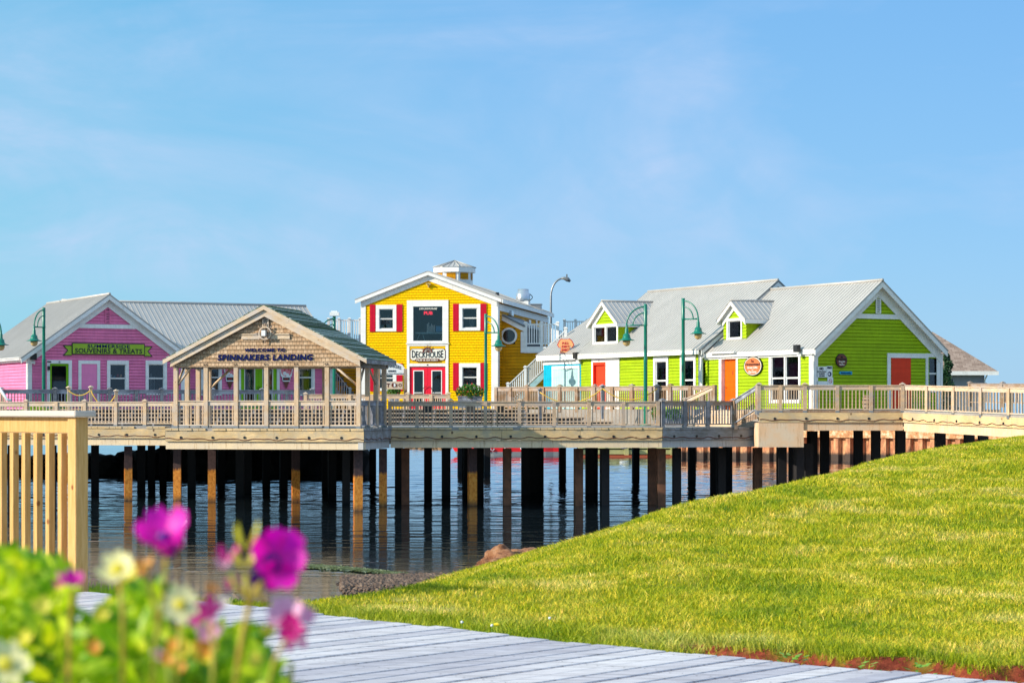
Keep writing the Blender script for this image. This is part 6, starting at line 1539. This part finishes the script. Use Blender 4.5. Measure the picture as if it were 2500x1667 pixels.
# boardwalk
def deckmat():
    m, nt, b = nodes('whitewashed_boardwalk')
    v = mapping(nt, (1, 1, 1), (0, 0, R(-48)))
    n = noise_(nt, mapping(nt, (1.2, 14, 1), (0, 0, R(-48))), 3, 7, .7); big = noise_(nt, v, 1.6, 4)
    at_ = N(nt, 'ShaderNodeAttribute', attribute_name='board')
    c = ramp(nt, n, [(.30, (.22, .19, .19)), (.42, (.52, .48, .49)), (.55, (.70, .66, .68)), (.72, (.84, .80, .81))])
    c = mix(nt, 1, c, ramp(nt, big, [(.3, (.86, .84, .86)), (.7, (1, 1, 1))]), 'MULTIPLY')
    c = mix(nt, 1, c, ramp(nt, at_.outputs['Fac'], [(0, (.72, .70, .74)), (1, (1.10, 1.07, 1.03))]), 'MULTIPLY')
    vo = N(nt, 'ShaderNodeTexVoronoi'); vo.inputs['Scale'].default_value = 7; nt.links.new(v, vo.inputs['Vector'])
    c = mix(nt, ramp(nt, vo.outputs['Distance'], [(.035, .6), (.07, 0.0)]), c, (.22, .17, .16))
    nt.links.new(c, b.inputs['Base Color']); b.inputs['Roughness'].default_value = .6; bump(nt, b, n, .35, .006); return m
m = M(); vals = []
s_at = 0; cum = [0]
for (a, b) in zip(edge[:-1], edge[1:]): cum.append(cum[-1]+math.hypot(b[0]-a[0], b[1]-a[1]))
def epoint(s):
    for i in range(len(edge)-1):
        if s <= cum[i+1] or i == len(edge)-2:
            t = (s-cum[i])/(cum[i+1]-cum[i]); a, b = Vector(edge[i]), Vector(edge[i+1]); return a.lerp(b, t), (b-a).normalized()
rb = random.Random(3); s = 4.6; nb_ = 0
BW = .142
nails = M()
while s < cum[-1]-.2:
    p, d = epoint(s); q, _ = epoint(s+BW); dd_ = ((epoint(min(s+1.0, cum[-1]))[0]-epoint(max(s-1.0, 0))[0])).normalized(); nrm = Vector((dd_.y, -dd_.x)); ext = rb.uniform(-.012, .03)
    nrm = Vector((-.66, -.75)).normalized() if s > 6 else Vector((-.35, -.94)).normalized() if s > 5.2 else Vector((-.1, -1)).normalized()
    nrm = (nrm*.75 + Vector((dd_.y, -dd_.x))*.25).normalized()
    z = 3.05+rb.uniform(-.004, .004); L = 3.6; g_ = .0085
    a, b = p+d*g_-nrm*ext, q-d*g_-nrm*ext; jt = rb.uniform(1.2, 2.6)
    w0_ = d*(-.0); 
    m.slab([b, a, a+nrm*(L+ext), b+nrm*(L+ext)], z-.04, z); vals += [rb.random()]*8
    for ds_ in (.10, .62, 1.3, 1.95):
        for f_ in (.28, .72):
            nq = a.lerp(b, f_) + nrm*(ds_+rb.uniform(-.015, .015)); nails.add([(nq.x-.0035, nq.y-.0035, z+.0015), (nq.x+.0035, nq.y-.0035, z+.0015), (nq.x+.0035, nq.y+.0035, z+.0015), (nq.x-.0035, nq.y+.0035, z+.0015)], [(0, 1, 2, 3)])
    s += BW; nb_ += 1
bo = m.build('boardwalk', deckmat(), None, 'whitewashed plank boardwalk curving along the lawn', kind='structure', bevel=.003)
at_ = bo.data.attributes.new('board', 'FLOAT', 'POINT'); at_.data.foreach_set('value', vals)
nails.build('nail_heads', plain('rusty_nail', (.06, .035, .03), .6), bo)
m = M(); 
m.slab([(-9, 5), (4, 4.5), (4.4, 6.0), (2.4, 8.1), (-1.2, 11.3), (-2.5, 12.5), (-9, 12.9)], 2.78, 2.96); m.build('boardwalk_base', plain('dark_joists', (.03, .025, .02), .9), None, kind='structure')

# water
def watermat():
    m, nt, b = nodes('harbour_water')
    nt.nodes.remove(b)
    bp = N(nt, 'ShaderNodeBump'); bp.inputs['Strength'].default_value = .5; bp.inputs['Distance'].default_value = .004; nt.links.new(noise_(nt, mapping(nt, (2, 5, 1)), 3, 3, .5), bp.inputs['Height'])
    gl = N(nt, 'ShaderNodeBsdfGlossy'); gl.inputs['Roughness'].default_value = .015; gl.inputs[0].default_value = (.93, .96, 1, 1); nt.links.new(bp.outputs[0], gl.inputs['Normal'])
    df = N(nt, 'ShaderNodeBsdfDiffuse'); df.inputs[0].default_value = (.010, .016, .020, 1)
    fr = N(nt, 'ShaderNodeFresnel'); fr.inputs[0].default_value = 1.34; nt.links.new(bp.outputs[0], fr.inputs['Normal'])
    ms = N(nt, 'ShaderNodeMixShader'); nt.links.new(fr.outputs[0], ms.inputs[0]); nt.links.new(df.outputs[0], ms.inputs[1]); nt.links.new(gl.outputs[0], ms.inputs[2])
    nt.links.new(ms.outputs[0], nt.nodes['Material Output'].inputs[0]); return m
WM = watermat()
def wave(X, Y):
    """ripple height: long low crests running across, finer chop away from the shore"""
    calm = np.clip((Y-54)/44, .13, 1)
    yy = Y + 1.2*vnoise(X, Y, .12, 31) + .35*vnoise(X, Y, .5, 32)
    h = .0085*vnoise(X*.30, yy*1.9, 1.0, 33) + .0055*vnoise(X*.8, yy*4.2, 1.0, 34) + .010*vnoise(X*.15, yy*.55, 1.0, 35)
    ch = .006*vnoise(X*2.6, Y*5.5, 1.0, 36)*np.clip((Y-66)/34, .04, 1)
    sp_ = .010*np.clip(vnoise(X*1.6, Y*3.6, 1.0, 38)-.22, 0, 1)*np.clip(vnoise(X*.22, Y*.5, 1.0, 39)*3+.4, 0, 1)
    return (h*calm + ch + sp_)*3.9*np.clip(1.25-Y/500, .5, 1)
k_ = np.linspace(-.42, .42, 520); Yw = 24*np.exp(np.arange(0, math.log(330/24), .0021))
KK, YY2 = np.meshgrid(k_, Yw); XX2 = KK*YY2; ZZ2 = wave(XX2, YY2)
ny, nx = XX2.shape
edgef = np.ones_like(ZZ2); edgef[0] = edgef[-1] = 0; edgef[:, 0] = edgef[:, -1] = 0; ZZ2 *= edgef
me = bpy.data.meshes.new('water'); V = np.stack([XX2, YY2, ZZ2], -1).reshape(-1, 3)
cs = [(XX2[0, 0], YY2[0, 0]), (XX2[0, -1], YY2[0, -1]), (XX2[-1, -1], YY2[-1, -1]), (XX2[-1, 0], YY2[-1, 0])]
big = [(-4000, -200), (4000, -200), (4000, 6000), (-4000, 6000)]
V = np.concatenate([V, np.array([(x, y, 0.) for x, y in big])]); nV = ny*nx
J, I = np.meshgrid(np.arange(ny-1), np.arange(nx-1), indexing='ij'); q = (J*nx+I).reshape(-1, 1)
Q = np.concatenate([q, q+1, q+nx+1, q+nx], 1).astype(np.int32)
c4 = [0, nx-1, ny*nx-1, (ny-1)*nx]
ring = [(nV, nV+1, nx-1, 0), (nV+1, nV+2, c4[2], c4[1]), (nV+2, nV+3, c4[3], c4[2]), (nV+3, nV, c4[0], c4[3])]
Q = np.concatenate([Q, np.array(ring, np.int32)])
me.vertices.add(len(V)); me.vertices.foreach_set('co', V.astype(np.float32).reshape(-1))
me.loops.add(Q.size); me.loops.foreach_set('vertex_index', Q.reshape(-1))
me.polygons.add(len(Q)); me.polygons.foreach_set('loop_start', np.arange(len(Q), dtype=np.int32)*4); me.polygons.foreach_set('loop_total', np.full(len(Q), 4, np.int32))
sm_f = np.ones(len(Q), bool); sm_f[-4:] = False; me.polygons.foreach_set('use_smooth', sm_f)
me.update(); me.materials.append(WM)
wo = bpy.data.objects.new('water', me); COL.objects.link(wo); wo['kind'] = 'structure'; wo['label'] = 'rippled harbour water'
m = M(); m.add([(-4000, -200, -2.5), (4000, -200, -2.5), (4000, 6000, -2.5), (-4000, 6000, -2.5)], [(0, 1, 2, 3)]); m.build('seabed', plain('seabed_mud', (.08, .05, .03), .9), None, kind='structure')
# weed line and pebbles at the shore
m = M(); rnd = random.Random(9)
for i in range(5200):
    t_ = rnd.random(); px = 745+265*t_; py = 1381+22*t_**1.3 + rnd.gauss(0, 2.2)*(1-.4*t_); D = 4.12*F/(py-HY); p = at(px+rnd.gauss(0, 4), D); s_ = rnd.uniform(.02, .06); a = rnd.uniform(0, 6.28)
    m.add([(p.x-C_(a)*s_, p.y-S(a)*s_*3, .02), (p.x+S(a)*s_*.4, p.y-C_(a)*s_, .05), (p.x+C_(a)*s_, p.y+S(a)*s_*3, .03), (p.x-S(a)*s_*.4, p.y+C_(a)*s_, .02)], [(0, 1, 2, 3)])
m.build('seaweed', leafm('green_seaweed', [(.05, .08, .02), (.18, .22, .08), (.40, .42, .26)], 5), None, 'line of green seaweed floating near the shore', kind='stuff', cat='seaweed')
m = M()
for i in range(4200):
    t_ = rnd.random(); px = 835+rnd.uniform(0, 430); py = 1396 + abs(px-1060)*.03 + abs(rnd.gauss(0, 16)); D = 4.08*F/(py-HY); p = at(px, D); s_ = rnd.uniform(.02, .075)*rnd.uniform(.6, 1)
    rock(m, (p.x, p.y, .03), (s_*1.4, s_*1.6, s_), i % 17, 1, .15)
m.build('pebbles', mat_p := leafm('pebble_mix', [(.035, .022, .014), (.12, .07, .045), (.24, .16, .11)], 6, .8, 0), None, 'brown pebbles strewn on the muddy shore', kind='stuff', cat='pebbles')
# mud bar carrying them
m = M(); pts = []
bar = [(845, 1408), (900, 1399), (980, 1397), (1080, 1399), (1180, 1397), (1260, 1390), (1330, 1400), (1330, 1460), (1000, 1470), (860, 1440), (820, 1420)]
P = [at(px, 4.1*F/(py-HY)) for px, py in bar]
m.slab([(p.x, p.y) for p in P][::-1], -.4, .018); m.build('mud_flat', groundmat_m := plain('wet_mud', (.055, .036, .026), .8, spec=.1), None, kind='structure')
# boulder
bd = thing('boulder', 'rust coloured boulder at the water edge below the lawn', 'boulder', at(1240, 45, .2))
m = M(); m.smooth = True; c = at(1238, 45); rock(m, (c.x-.08, c.y, .70), (.68, .8, .42), 5, 5, .42); rock(m, (c.x+.55, c.y+.2, .78), (.85, .7, .36), 8, 5, .40)
bmtl, nt, b = nodes('rust_boulder_rock'); n = noise_(nt, mapping(nt), 4, 8, .75)
nt.links.new(ramp(nt, n, [(.34, (.10, .035, .02)), (.46, (.36, .14, .06)), (.58, (.56, .26, .12)), (.7, (.66, .44, .30))]), b.inputs['Base Color']); b.inputs['Roughness'].default_value = .9; bump(nt, b, noise_(nt, mapping(nt), 16, 8, .8), 1.0, .12)
m.build('rock', bmtl, bd)
# float with round discs
fl = thing('floating_marker', 'dark marker float with tilted round discs on the water above the left magenta bloom', 'float', at(396, 71, 0))
c = at(392, 71); m = M(); m.lathe(c.x, c.y, [(.11, -.1), (.12, .02), (.12, .30), (.10, .42), (.15, .43), (.15, .47), (.03, .48), (.02, .56)], 16); m.build('body', plain('dark_float_paint', (.07, .03, .10), .4), fl)
for dx, dz, tl, r in ((-.58, .04, .35, .15), (-.22, .05, .2, .18), (.38, .18, -.35, .2), (.75, .24, -.55, .16), (.2, .32, -.4, .14)):
    m = M(); n = 20; X0 = Vector((c.x+dx, c.y, dz+.02)); ax = Vector((C_(tl), 0, -S(tl))); ay = Vector((0, .8, .5)).normalized(); nn = ax.cross(ay)
    vs = [X0+ax*r*C_(6.283*i/n)+ay*r*S(6.283*i/n)+nn*t_ for t_ in (-.012, .012) for i in range(n)]
    m.add(vs, [tuple(range(n))[::-1], tuple(range(n, 2*n))]+[(i, (i+1) % n, n+(i+1) % n, n+i) for i in range(n)]); m.tube([(c.x, c.y, .12), X0], .015, 5); m.build('disc', STEELGREY, fl)

# ------------------------------------------------------------------ near railing, left
nr = thing('wooden_railing', 'fresh yellow spruce railing in the near left foreground', 'railing', at(190, 12.8, 3.05))
P0 = at(190, 12.82); wn = W((P0.x, P0.y), (.70, -.714))      # a grows to the right and nearer; the rail runs along -a
s_ = .089
zcap = 4.127
m = M(); m.box(wn, -s_/2, s_/2, -s_/2, s_/2, 2.7, zcap-.04); m.build('post', WNEAR, nr, bevel=.004)
m = M(); m.box(wn, -4.2, .085, -.075, .075, zcap-.038, zcap); m.build('cap_rail', wood('greyish_cap_board', (.66, .56, .48), (.54, .46, .42), None, stretch=(.6, .6, 3), rot=0, blotch=.15), nr, bevel=.006)
m = M(); m.box(wn, -4.2, -s_/2-.001, -.019, .019, zcap-.135, zcap-.04); m.build('top_rail', WNEAR, nr, bevel=.003)
m = M(); m.box(wn, -4.2, -s_/2-.001, -.019, .019, 3.12, 3.21); m.build('bottom_rail', WNEAR, nr, bevel=.003)
bm = M(); bm.box(W0, -.020, .020, -.020, .020, 3.14-3.05, zcap-.137-3.05); bme = bm.mesh('baluster', WNEAR)
for i in range(26):
    a = -s_/2-.062-.136*i; b_ = inst(bme, 'baluster', nr, wn.pt(a, .0395, 3.05), wn.ang())
m = M()
for k in range(3): 
    a = -1.9*(k+1); 
    if a > -4.2: m.box(wn, a-s_/2, a+s_/2, -.11, -.021, 2.7, zcap-.04)
m.build('post', WNEAR, nr)
# tufts of grass behind the near post
m = M(); rnd = random.Random(2)
for i in range(500):
    px = rnd.uniform(214, 330); D = rnd.uniform(12.75, 13.3); p = at(px, D, 3.02); h = rnd.uniform(.02, .07); l = rnd.uniform(-.03, .03)
    m.add([(p.x-.003, p.y, 2.97), (p.x+.003, p.y, 2.97), (p.x+l, p.y+l, 3.02+h)], [(0, 1, 2)])
m.build('grass_tufts', FOLY, None, 'grass tufts at the boardwalk end behind the near post', kind='stuff', cat='grass')

# ------------------------------------------------------------------ foreground flowers
LEAF = leafm('foreground_leaves', [(.04, .16, .003), (.22, .46, .004), (.58, .72, .006), (.90, .82, .02)], 20, .45, .45)
LEAFD = leafm('foreground_dark_leaves', [(.02, .08, .005), (.06, .17, .01), (.16, .32, .02)], 26, .5, .3)
STEM = leafm('flower_stems', [(.30, .45, .03), (.60, .50, .06), (.62, .25, .05)], 14, .5, .3)
MAG = leafm('magenta_petals', [(.80, .0, .40), (.92, .0, .52), (.95, .02, .62)], 30, .5, .5)
PURP = leafm('purple_throat', [(.10, .0, .22), (.20, .0, .35)], 30, .5, .3)
HOT = leafm('hot_pink_petals', [(.80, .01, .25), (.88, .05, .4)], 30, .5, .4)
PNK = leafm('pale_pink_petals', [(.85, .38, .60), (.90, .60, .78)], 30, .5, .4)
CRM = leafm('cream_petals', [(.88, .82, .30), (.92, .88, .52)], 20, .5, .4)
YLO = leafm('yellow_petals', [(.80, .70, .02), (.88, .80, .10)], 20, .5, .4)
ORG = leafm('orange_buds', [(.75, .25, .02), (.85, .45, .06)], 20, .5, .4)
def leafset(m, px0, px1, py0, py1, D0, D1, n, sz, seed, shape=None):
    rnd = random.Random(seed); c = 0
    while c < n:
        px, py = rnd.uniform(px0, px1), rnd.uniform(py0, py1)
        if shape and not shape(px, py, rnd): continue
        c += 1; D = rnd.uniform(D0, D1); p = at(px, D, py=py); s_ = sz*rnd.uniform(.5, 1.3)
        x = Vector((rnd.gauss(0, .7), rnd.gauss(0, .5), rnd.gauss(.3, .8))).normalized(); y = x.cross(Vector((rnd.gauss(0, .5), -1, rnd.gauss(0, .6)))).normalized()
        nrm = x.cross(y)
        m.add([p-x*s_, p-x*s_*.3+y*s_*.38+nrm*s_*.08, p+x*s_*.45+y*s_*.28, p+x*s_, p+x*s_*.45-y*s_*.28, p-x*s_*.3-y*s_*.38+nrm*s_*.08], [(0, 1, 2, 3), (0, 3, 4, 5)])
def flower(par, px, py, D, r, mat, cmat=None, n=6, cup=.4, tilt=(0, -1, .3), nm='flower', cr=.3, wide=.62, seed=0, coff=0):
    """open bloom: n overlapping curved petals round a centre"""
    rnd = random.Random(seed); c = at(px, D, py=py); ax = Vector(tilt).normalized(); x = ax.orthogonal().normalized(); y = ax.cross(x)
    rr = r*D/F; m = M(); m.smooth = True
    for k in range(n):
        a = 6.283*k/n+rnd.uniform(-.15, .15); d = x*C_(a)+y*S(a); e = ax.cross(d); L = rr*rnd.uniform(.85, 1.12); wv = L*wide
        rows = [(0.05, .15, 0), (.4, .8, .25), (.75, 1.0, .7), (1.0, .55, 1.0)]
        vs = []
        for (t, wq_, cu_) in rows:
            for s2 in (-1, 0, 1): vs.append(c + d*L*t + e*s2*wv*wq_*.5 + ax*(cup*L*(1-cu_*.55)*0 + cup*L*t*t*(.9 if s2 else .7)) + ax*rnd.uniform(-.03, .03)*L)
        m.add(vs, [(i*3+j, i*3+j+1, (i+1)*3+j+1, (i+1)*3+j) for i in range(3) for j in range(2)])
    f = m.build(nm, mat, par)
    if cmat:
        m = M(); cc = c+ax*rr*.12+Vector((coff*rr, 0, -abs(coff)*rr)); rock(m, cc, (rr*cr, rr*cr*.6, rr*cr), seed, 2, .1); m.build('flower_centre', cmat, f)
    return f
def stem(par, pts, r=.0012):
    m = M(); m.tube([at(px, D, py=py) for px, py, D in pts], r, 6); m.build('stem', STEM, par)
def plant(lab, px, D, kind='flowering_plant'): return thing(kind, lab, 'plant', at(px, D, 3.2), 'flowering plants in the near foreground')
D = 1.14
p1_ = plant('tall magenta bloom in front of the tilted discs on the water', 400, D)
flower(p1_, 402, 1318, D, 66, MAG, PURP, 6, .9, (-.1, -.65, .8), cr=.28, wide=.9, seed=1, coff=.0); flower(p1_, 412, 1345, D+.004, 42, MAG, PURP, 5, 1.0, (0, -.5, .9), cr=.5, wide=.9, seed=2)
stem(p1_, [(405, 1360, D), (400, 1450, D), (380, 1560, D), (370, 1700, D)]); stem(p1_, [(352, 1378, D), (365, 1430, D), (385, 1520, D)])
flower(p1_, 352, 1388, D, 26, ORG, None, 4, 1.2, (0, -.3, 1), 'bud', seed=3)
p2_ = plant('broad magenta bloom with purple throat beside a yellow bud', 660, D)
flower(p2_, 676, 1360, D, 74, MAG, PURP, 6, .55, (.35, -1, .3), cr=.42, wide=.95, seed=4, coff=-.28); flower(p2_, 640, 1395, D+.01, 50, PURP, PURP, 4, .6, (-.3, -1, -.2), 'lower_petals', seed=5, wide=.8); flower(p2_, 683, 1400, D-.003, 40, MAG, None, 4, .5, (.3, -1, -.1), 'lower_petals', seed=6, wide=.9)
flower(p2_, 556, 1368, D+.02, 38, HOT, None, 4, 1.0, (0, -.4, .9), 'side_bud', seed=7); flower(p2_, 545, 1385, D+.02, 26, PNK, None, 4, 1.0, (0, -.4, .9), 'side_bud', seed=8)
flower(p2_, 600, 1340, D, 40, YLO, None, 4, 2.0, (.05, -.2, 1), 'yellow_bud', seed=9, wide=.4); flower(p2_, 596, 1385, D, 32, YLO, None, 4, 1.2, (.05, -.3, 1), 'yellow_bud', seed=10, wide=.7)
stem(p2_, [(640, 1420, D), (610, 1470, D), (590, 1560, D), (570, 1700, D)], .0018); stem(p2_, [(560, 1395, D), (575, 1430, D), (605, 1460, D)], .0014); stem(p2_, [(600, 1400, D), (610, 1480, D)], .002); stem(p2_, [(620, 1430, D), (650, 1475, D)], .0016)
flower(p2_, 570, 1420, D+.02, 26, HOT, None, 4, .8, (0, -.8, -.4), 'side_bud', seed=31); flower(p2_, 520, 1430, D+.03, 20, ORG, None, 4, .8, (0, -.8, -.4), 'side_bud', seed=32)
p3_ = plant('cream daisy with yellow eye in the middle of the flowers', 440, D)
flower(p3_, 440, 1474, D, 48, CRM, YLO, 12, .1, (0, -1, .05), cr=.3, wide=.4, seed=11); stem(p3_, [(440, 1500, D+.004), (438, 1580, D), (430, 1700, D)])
p4_ = plant('soft yellow bloom left of the tall magenta flower', 290, D)
flower(p4_, 288, 1392, D, 46, CRM, YLO, 8, .5, (-.2, -.8, .7), cr=.35, wide=.6, seed=12); flower(p4_, 300, 1405, D+.01, 34, YLO, None, 6, .6, (.2, -.7, .8), 'lower_petals', seed=13, wide=.7); stem(p4_, [(292, 1420, D), (300, 1500, D), (300, 1700, D)])
flower(p4_, 335, 1400, D+.03, 34, ORG, None, 5, .9, (0, -.5, .9), 'bud', seed=14)
p5_ = plant('small magenta bloom against the foot of the near post', 172, D+.02)
flower(p5_, 176, 1425, D+.02, 34, MAG, None, 5, .9, (.2, -.5, .9), seed=15, wide=.9); flower(p5_, 150, 1430, D+.03, 18, HOT, None, 4, .8, (-.3, -.5, .7), 'bud', seed=16); stem(p5_, [(178, 1445, D+.02), (170, 1520, D+.05), (165, 1700, D)])
p6_ = plant('pink double bloom rightmost of the foreground flowers', 706, D)
flower(p6_, 694, 1500, D+.005, 44, PNK, None, 7, .5, (-.1, -.9, .6), seed=17, wide=.8); flower(p6_, 738, 1502, D+.01, 30, PNK, None, 5, .5, (.3, -.9, .6), 'upper_petals', seed=18, wide=.9)
flower(p6_, 708, 1528, D-.004, 34, HOT, None, 6, .4, (.1, -1, .1), 'lower_petals', seed=19, wide=.8); flower(p6_, 722, 1556, D-.002, 34, HOT, None, 4, .2, (.4, -1, -.2), 'lower_petals', seed=20, wide=.6)
stem(p6_, [(700, 1555, D), (670, 1610, D), (650, 1700, D)])
p7_ = plant('cream bloom at the lower left corner', 15, D)
flower(p7_, 12, 1622, D, 58, CRM, YLO, 9, .4, (.2, -.9, .4), cr=.35, wide=.55, seed=21); stem(p7_, [(12, 1650, D), (20, 1720, D)])
p8_ = plant('coral and pink buds low between the daisy and the pink double bloom', 510, D)
for i, (x, y, r, mt) in enumerate([(512, 1490, 34, HOT), (510, 1545, 34, PNK), (500, 1585, 28, ORG), (425, 1575, 20, ORG), (410, 1610, 22, ORG), (385, 1600, 18, PNK), (440, 1630, 18, ORG), (655, 1540, 20, YLO), (470, 1515, 20, HOT), (625, 1612, 20, YLO), (540, 1475, 18, FLW), (495, 1600, 28, YLO), (445, 1590, 30, YLO), (250, 1500, 22, YLO), (100, 1480, 26, YLO), (60, 1560, 24, YLO), (230, 1580, 22, ORG)]):
    flower(p8_, x, y, D+.02+.01*(i % 3), r, mt, None, 5, .6, (.2*((i % 3)-1), -.8, .5), 'bud', seed=40+i, wide=.8)
stem(p8_, [(515, 1520, D+.03), (520, 1600, D), (520, 1700, D)]); stem(p8_, [(410, 1620, D), (415, 1700, D)])
fo = [  # label, px0, px1, py0, py1, D0, D1, n, size, mat, shape
 ('bright green leafy mass at the lower left corner, before the near railing', 0, 175, 1345, 1667, 1.25, 1.6, 800, .010, LEAF, lambda x, y, r: y > 1345+.9*max(0, x-60)**1.0*.8*.6 and r.random() < .9),
 ('dark leaf cluster under the bright leaves at the left edge', 10, 120, 1370, 1600, 1.5, 1.7, 150, .012, LEAFD, None),
 ('leafy green stems below the soft yellow bloom', 175, 400, 1425, 1700, 1.2, 1.55, 620, .010, LEAF, lambda x, y, r: y > 1425+abs(x-330)*.75),
 ('dark leaves between the daisy and the yellow bloom', 330, 420, 1430, 1640, 1.3, 1.5, 110, .011, LEAFD, None),
 ('green leaves along the bottom, under the pink double bloom', 560, 720, 1560, 1720, 1.2, 1.45, 170, .010, LEAF, lambda x, y, r: y > 1560+max(0, x-600)*1.0),
 ('mixed green leaves low in the middle of the flowers', 380, 640, 1530, 1720, 1.25, 1.6, 560, .009, LEAF, lambda x, y, r: r.random() < .25+(y-1500)/250),
 ('dark green undergrowth along the bottom edge', 150, 660, 1590, 1720, 1.35, 1.6, 300, .013, LEAFD, None)]
for i, (lab, a, b, c, d, e, f, n, sz, mt, sh_) in enumerate(fo):
    t = thing('leafy_plant', lab, 'plant', at((a+b)/2, (e+f)/2, 3.2)); m = M(); leafset(m, a-(40 if a == 0 else 0), b, c, d, e, f, n, sz, i, sh_); m.build('foliage', mt, t)
    m = M()
    for k in range(5): x = a+(b-a)*(k+.5)/5; m.tube([at(x, (e+f)/2, py=d+60), at(x+8, (e+f)/2, py=c+(d-c)*.35)], .0015, 5)
    m.build('stems', STEM, t)

# ================================================================== sky, sun, camera
SUN_AZ = R(20); SUN_EL = R(24)
sdir = Vector((-C_(SUN_AZ)*C_(SUN_EL), -S(SUN_AZ)*C_(SUN_EL), S(SUN_EL)))
ld = bpy.data.lights.new('sun', 'SUN'); ld.energy = 4.9; ld.angle = R(.5); ld.color = (1, .90, .74)
lo = bpy.data.objects.new('sun', ld); COL.objects.link(lo); lo.rotation_euler = sdir.to_track_quat('Z', 'Y').to_euler(); lo.location = (-60, -20, 60)
wd = bpy.data.worlds.new('World'); SC.world = wd; wd.use_nodes = True; nt = wd.node_tree; bg = nt.nodes['Background']
sk = nt.nodes.new('ShaderNodeTexSky'); sk.sky_type = 'NISHITA'; sk.sun_disc = False; sk.sun_elevation = SUN_EL
sk.sun_rotation = math.atan2(sdir.x, sdir.y); sk.altitude = 0; sk.air_density = 1.0; sk.dust_density = .3; sk.ozone_density = 3.0
g = nt.nodes.new('ShaderNodeTexCoord').outputs['Generated']
def wmap(sc, rot):
    mp = nt.nodes.new('ShaderNodeMapping'); mp.inputs['Scale'].default_value = sc; mp.inputs['Rotation'].default_value = rot; nt.links.new(g, mp.inputs[0]); return mp.outputs[0]
n1 = noise_(nt, wmap((2.2, 1, 5.5), (0, R(20), 0)), 1.7, 7, .55); nt.nodes[-1].inputs['Distortion'].default_value = .9
n2 = noise_(nt, wmap((5, 1, 9), (0, R(-35), 0)), 2.1, 6, .6); nt.nodes[-1].inputs['Distortion'].default_value = 1.6
mm = nt.nodes.new('ShaderNodeMath'); mm.operation = 'MULTIPLY'
nt.links.new(ramp(nt, n1, [(.44, 0.0), (.68, 1.0)]), mm.inputs[0]); nt.links.new(ramp(nt, n2, [(.34, .35), (.70, 1.0)]), mm.inputs[1])
sp = nt.nodes.new('ShaderNodeSeparateXYZ'); nt.links.new(g, sp.inputs[0])
mr = nt.nodes.new('ShaderNodeMapRange'); mr.inputs[1].default_value = .01; mr.inputs[2].default_value = .08; nt.links.new(sp.outputs[2], mr.inputs[0])
m3 = nt.nodes.new('ShaderNodeMath'); m3.operation = 'MULTIPLY'; nt.links.new(mm.outputs[0], m3.inputs[0]); nt.links.new(mr.outputs[0], m3.inputs[1])
m4 = nt.nodes.new('ShaderNodeMath'); m4.operation = 'MULTIPLY'; nt.links.new(m3.outputs[0], m4.inputs[0]); m4.inputs[1].default_value = .72
hs = nt.nodes.new('ShaderNodeHueSaturation'); hs.inputs['Saturation'].default_value = 1.15; nt.links.new(sk.outputs[0], hs.inputs['Color'])
blue = ramp(nt, sp.outputs[2], [(0, (.245, .450, .665)), (.06, (.215, .425, .675)), (.2, (.160, .370, .66)), (.45, (.42, .60, .82)), (1, (.50, .69, .90))])
sc_ = nt.nodes.new('ShaderNodeVectorMath'); sc_.operation = 'SCALE'; sc_.inputs[3].default_value = 8.0; nt.links.new(blue, sc_.inputs[0])
base_ = mix(nt, .82, hs.outputs[0], sc_.outputs[0])
mx_ = nt.nodes.new('ShaderNodeMapRange'); mx_.inputs[1].default_value = -.26; mx_.inputs[2].default_value = .24; nt.links.new(sp.outputs[0], mx_.inputs[0])
az = ramp(nt, mx_.outputs[0], [(0, (.84, 1.09, .97)), (.5, (.96, 1.02, 1.02)), (1, (.92, .98, 1.02))])
cl = mix(nt, m4.outputs[0], mix(nt, 1, base_, az, 'MULTIPLY'), (3.5, 4.25, 5.8))
nt.links.new(cl, bg.inputs[0]); bg.inputs[1].default_value = .13
cam = bpy.data.cameras.new('camera'); co = bpy.data.objects.new('camera', cam); COL.objects.link(co); SC.camera = co
cam.lens = 75; cam.sensor_width = 36; cam.sensor_fit = 'HORIZONTAL'; co.location = (0, 0, CZ); co.rotation_euler = (math.pi/2, 0, 0)
cam.shift_y = (HY-833.5)/2500; cam.clip_start = .1; cam.clip_end = 8000
cam.dof.use_dof = True; cam.dof.focus_distance = 80; cam.dof.aperture_fstop = 13
SC.view_settings.view_transform = 'Standard'; SC.view_settings.look = 'None'; SC.view_settings.exposure = .35; SC.view_settings.gamma = 1
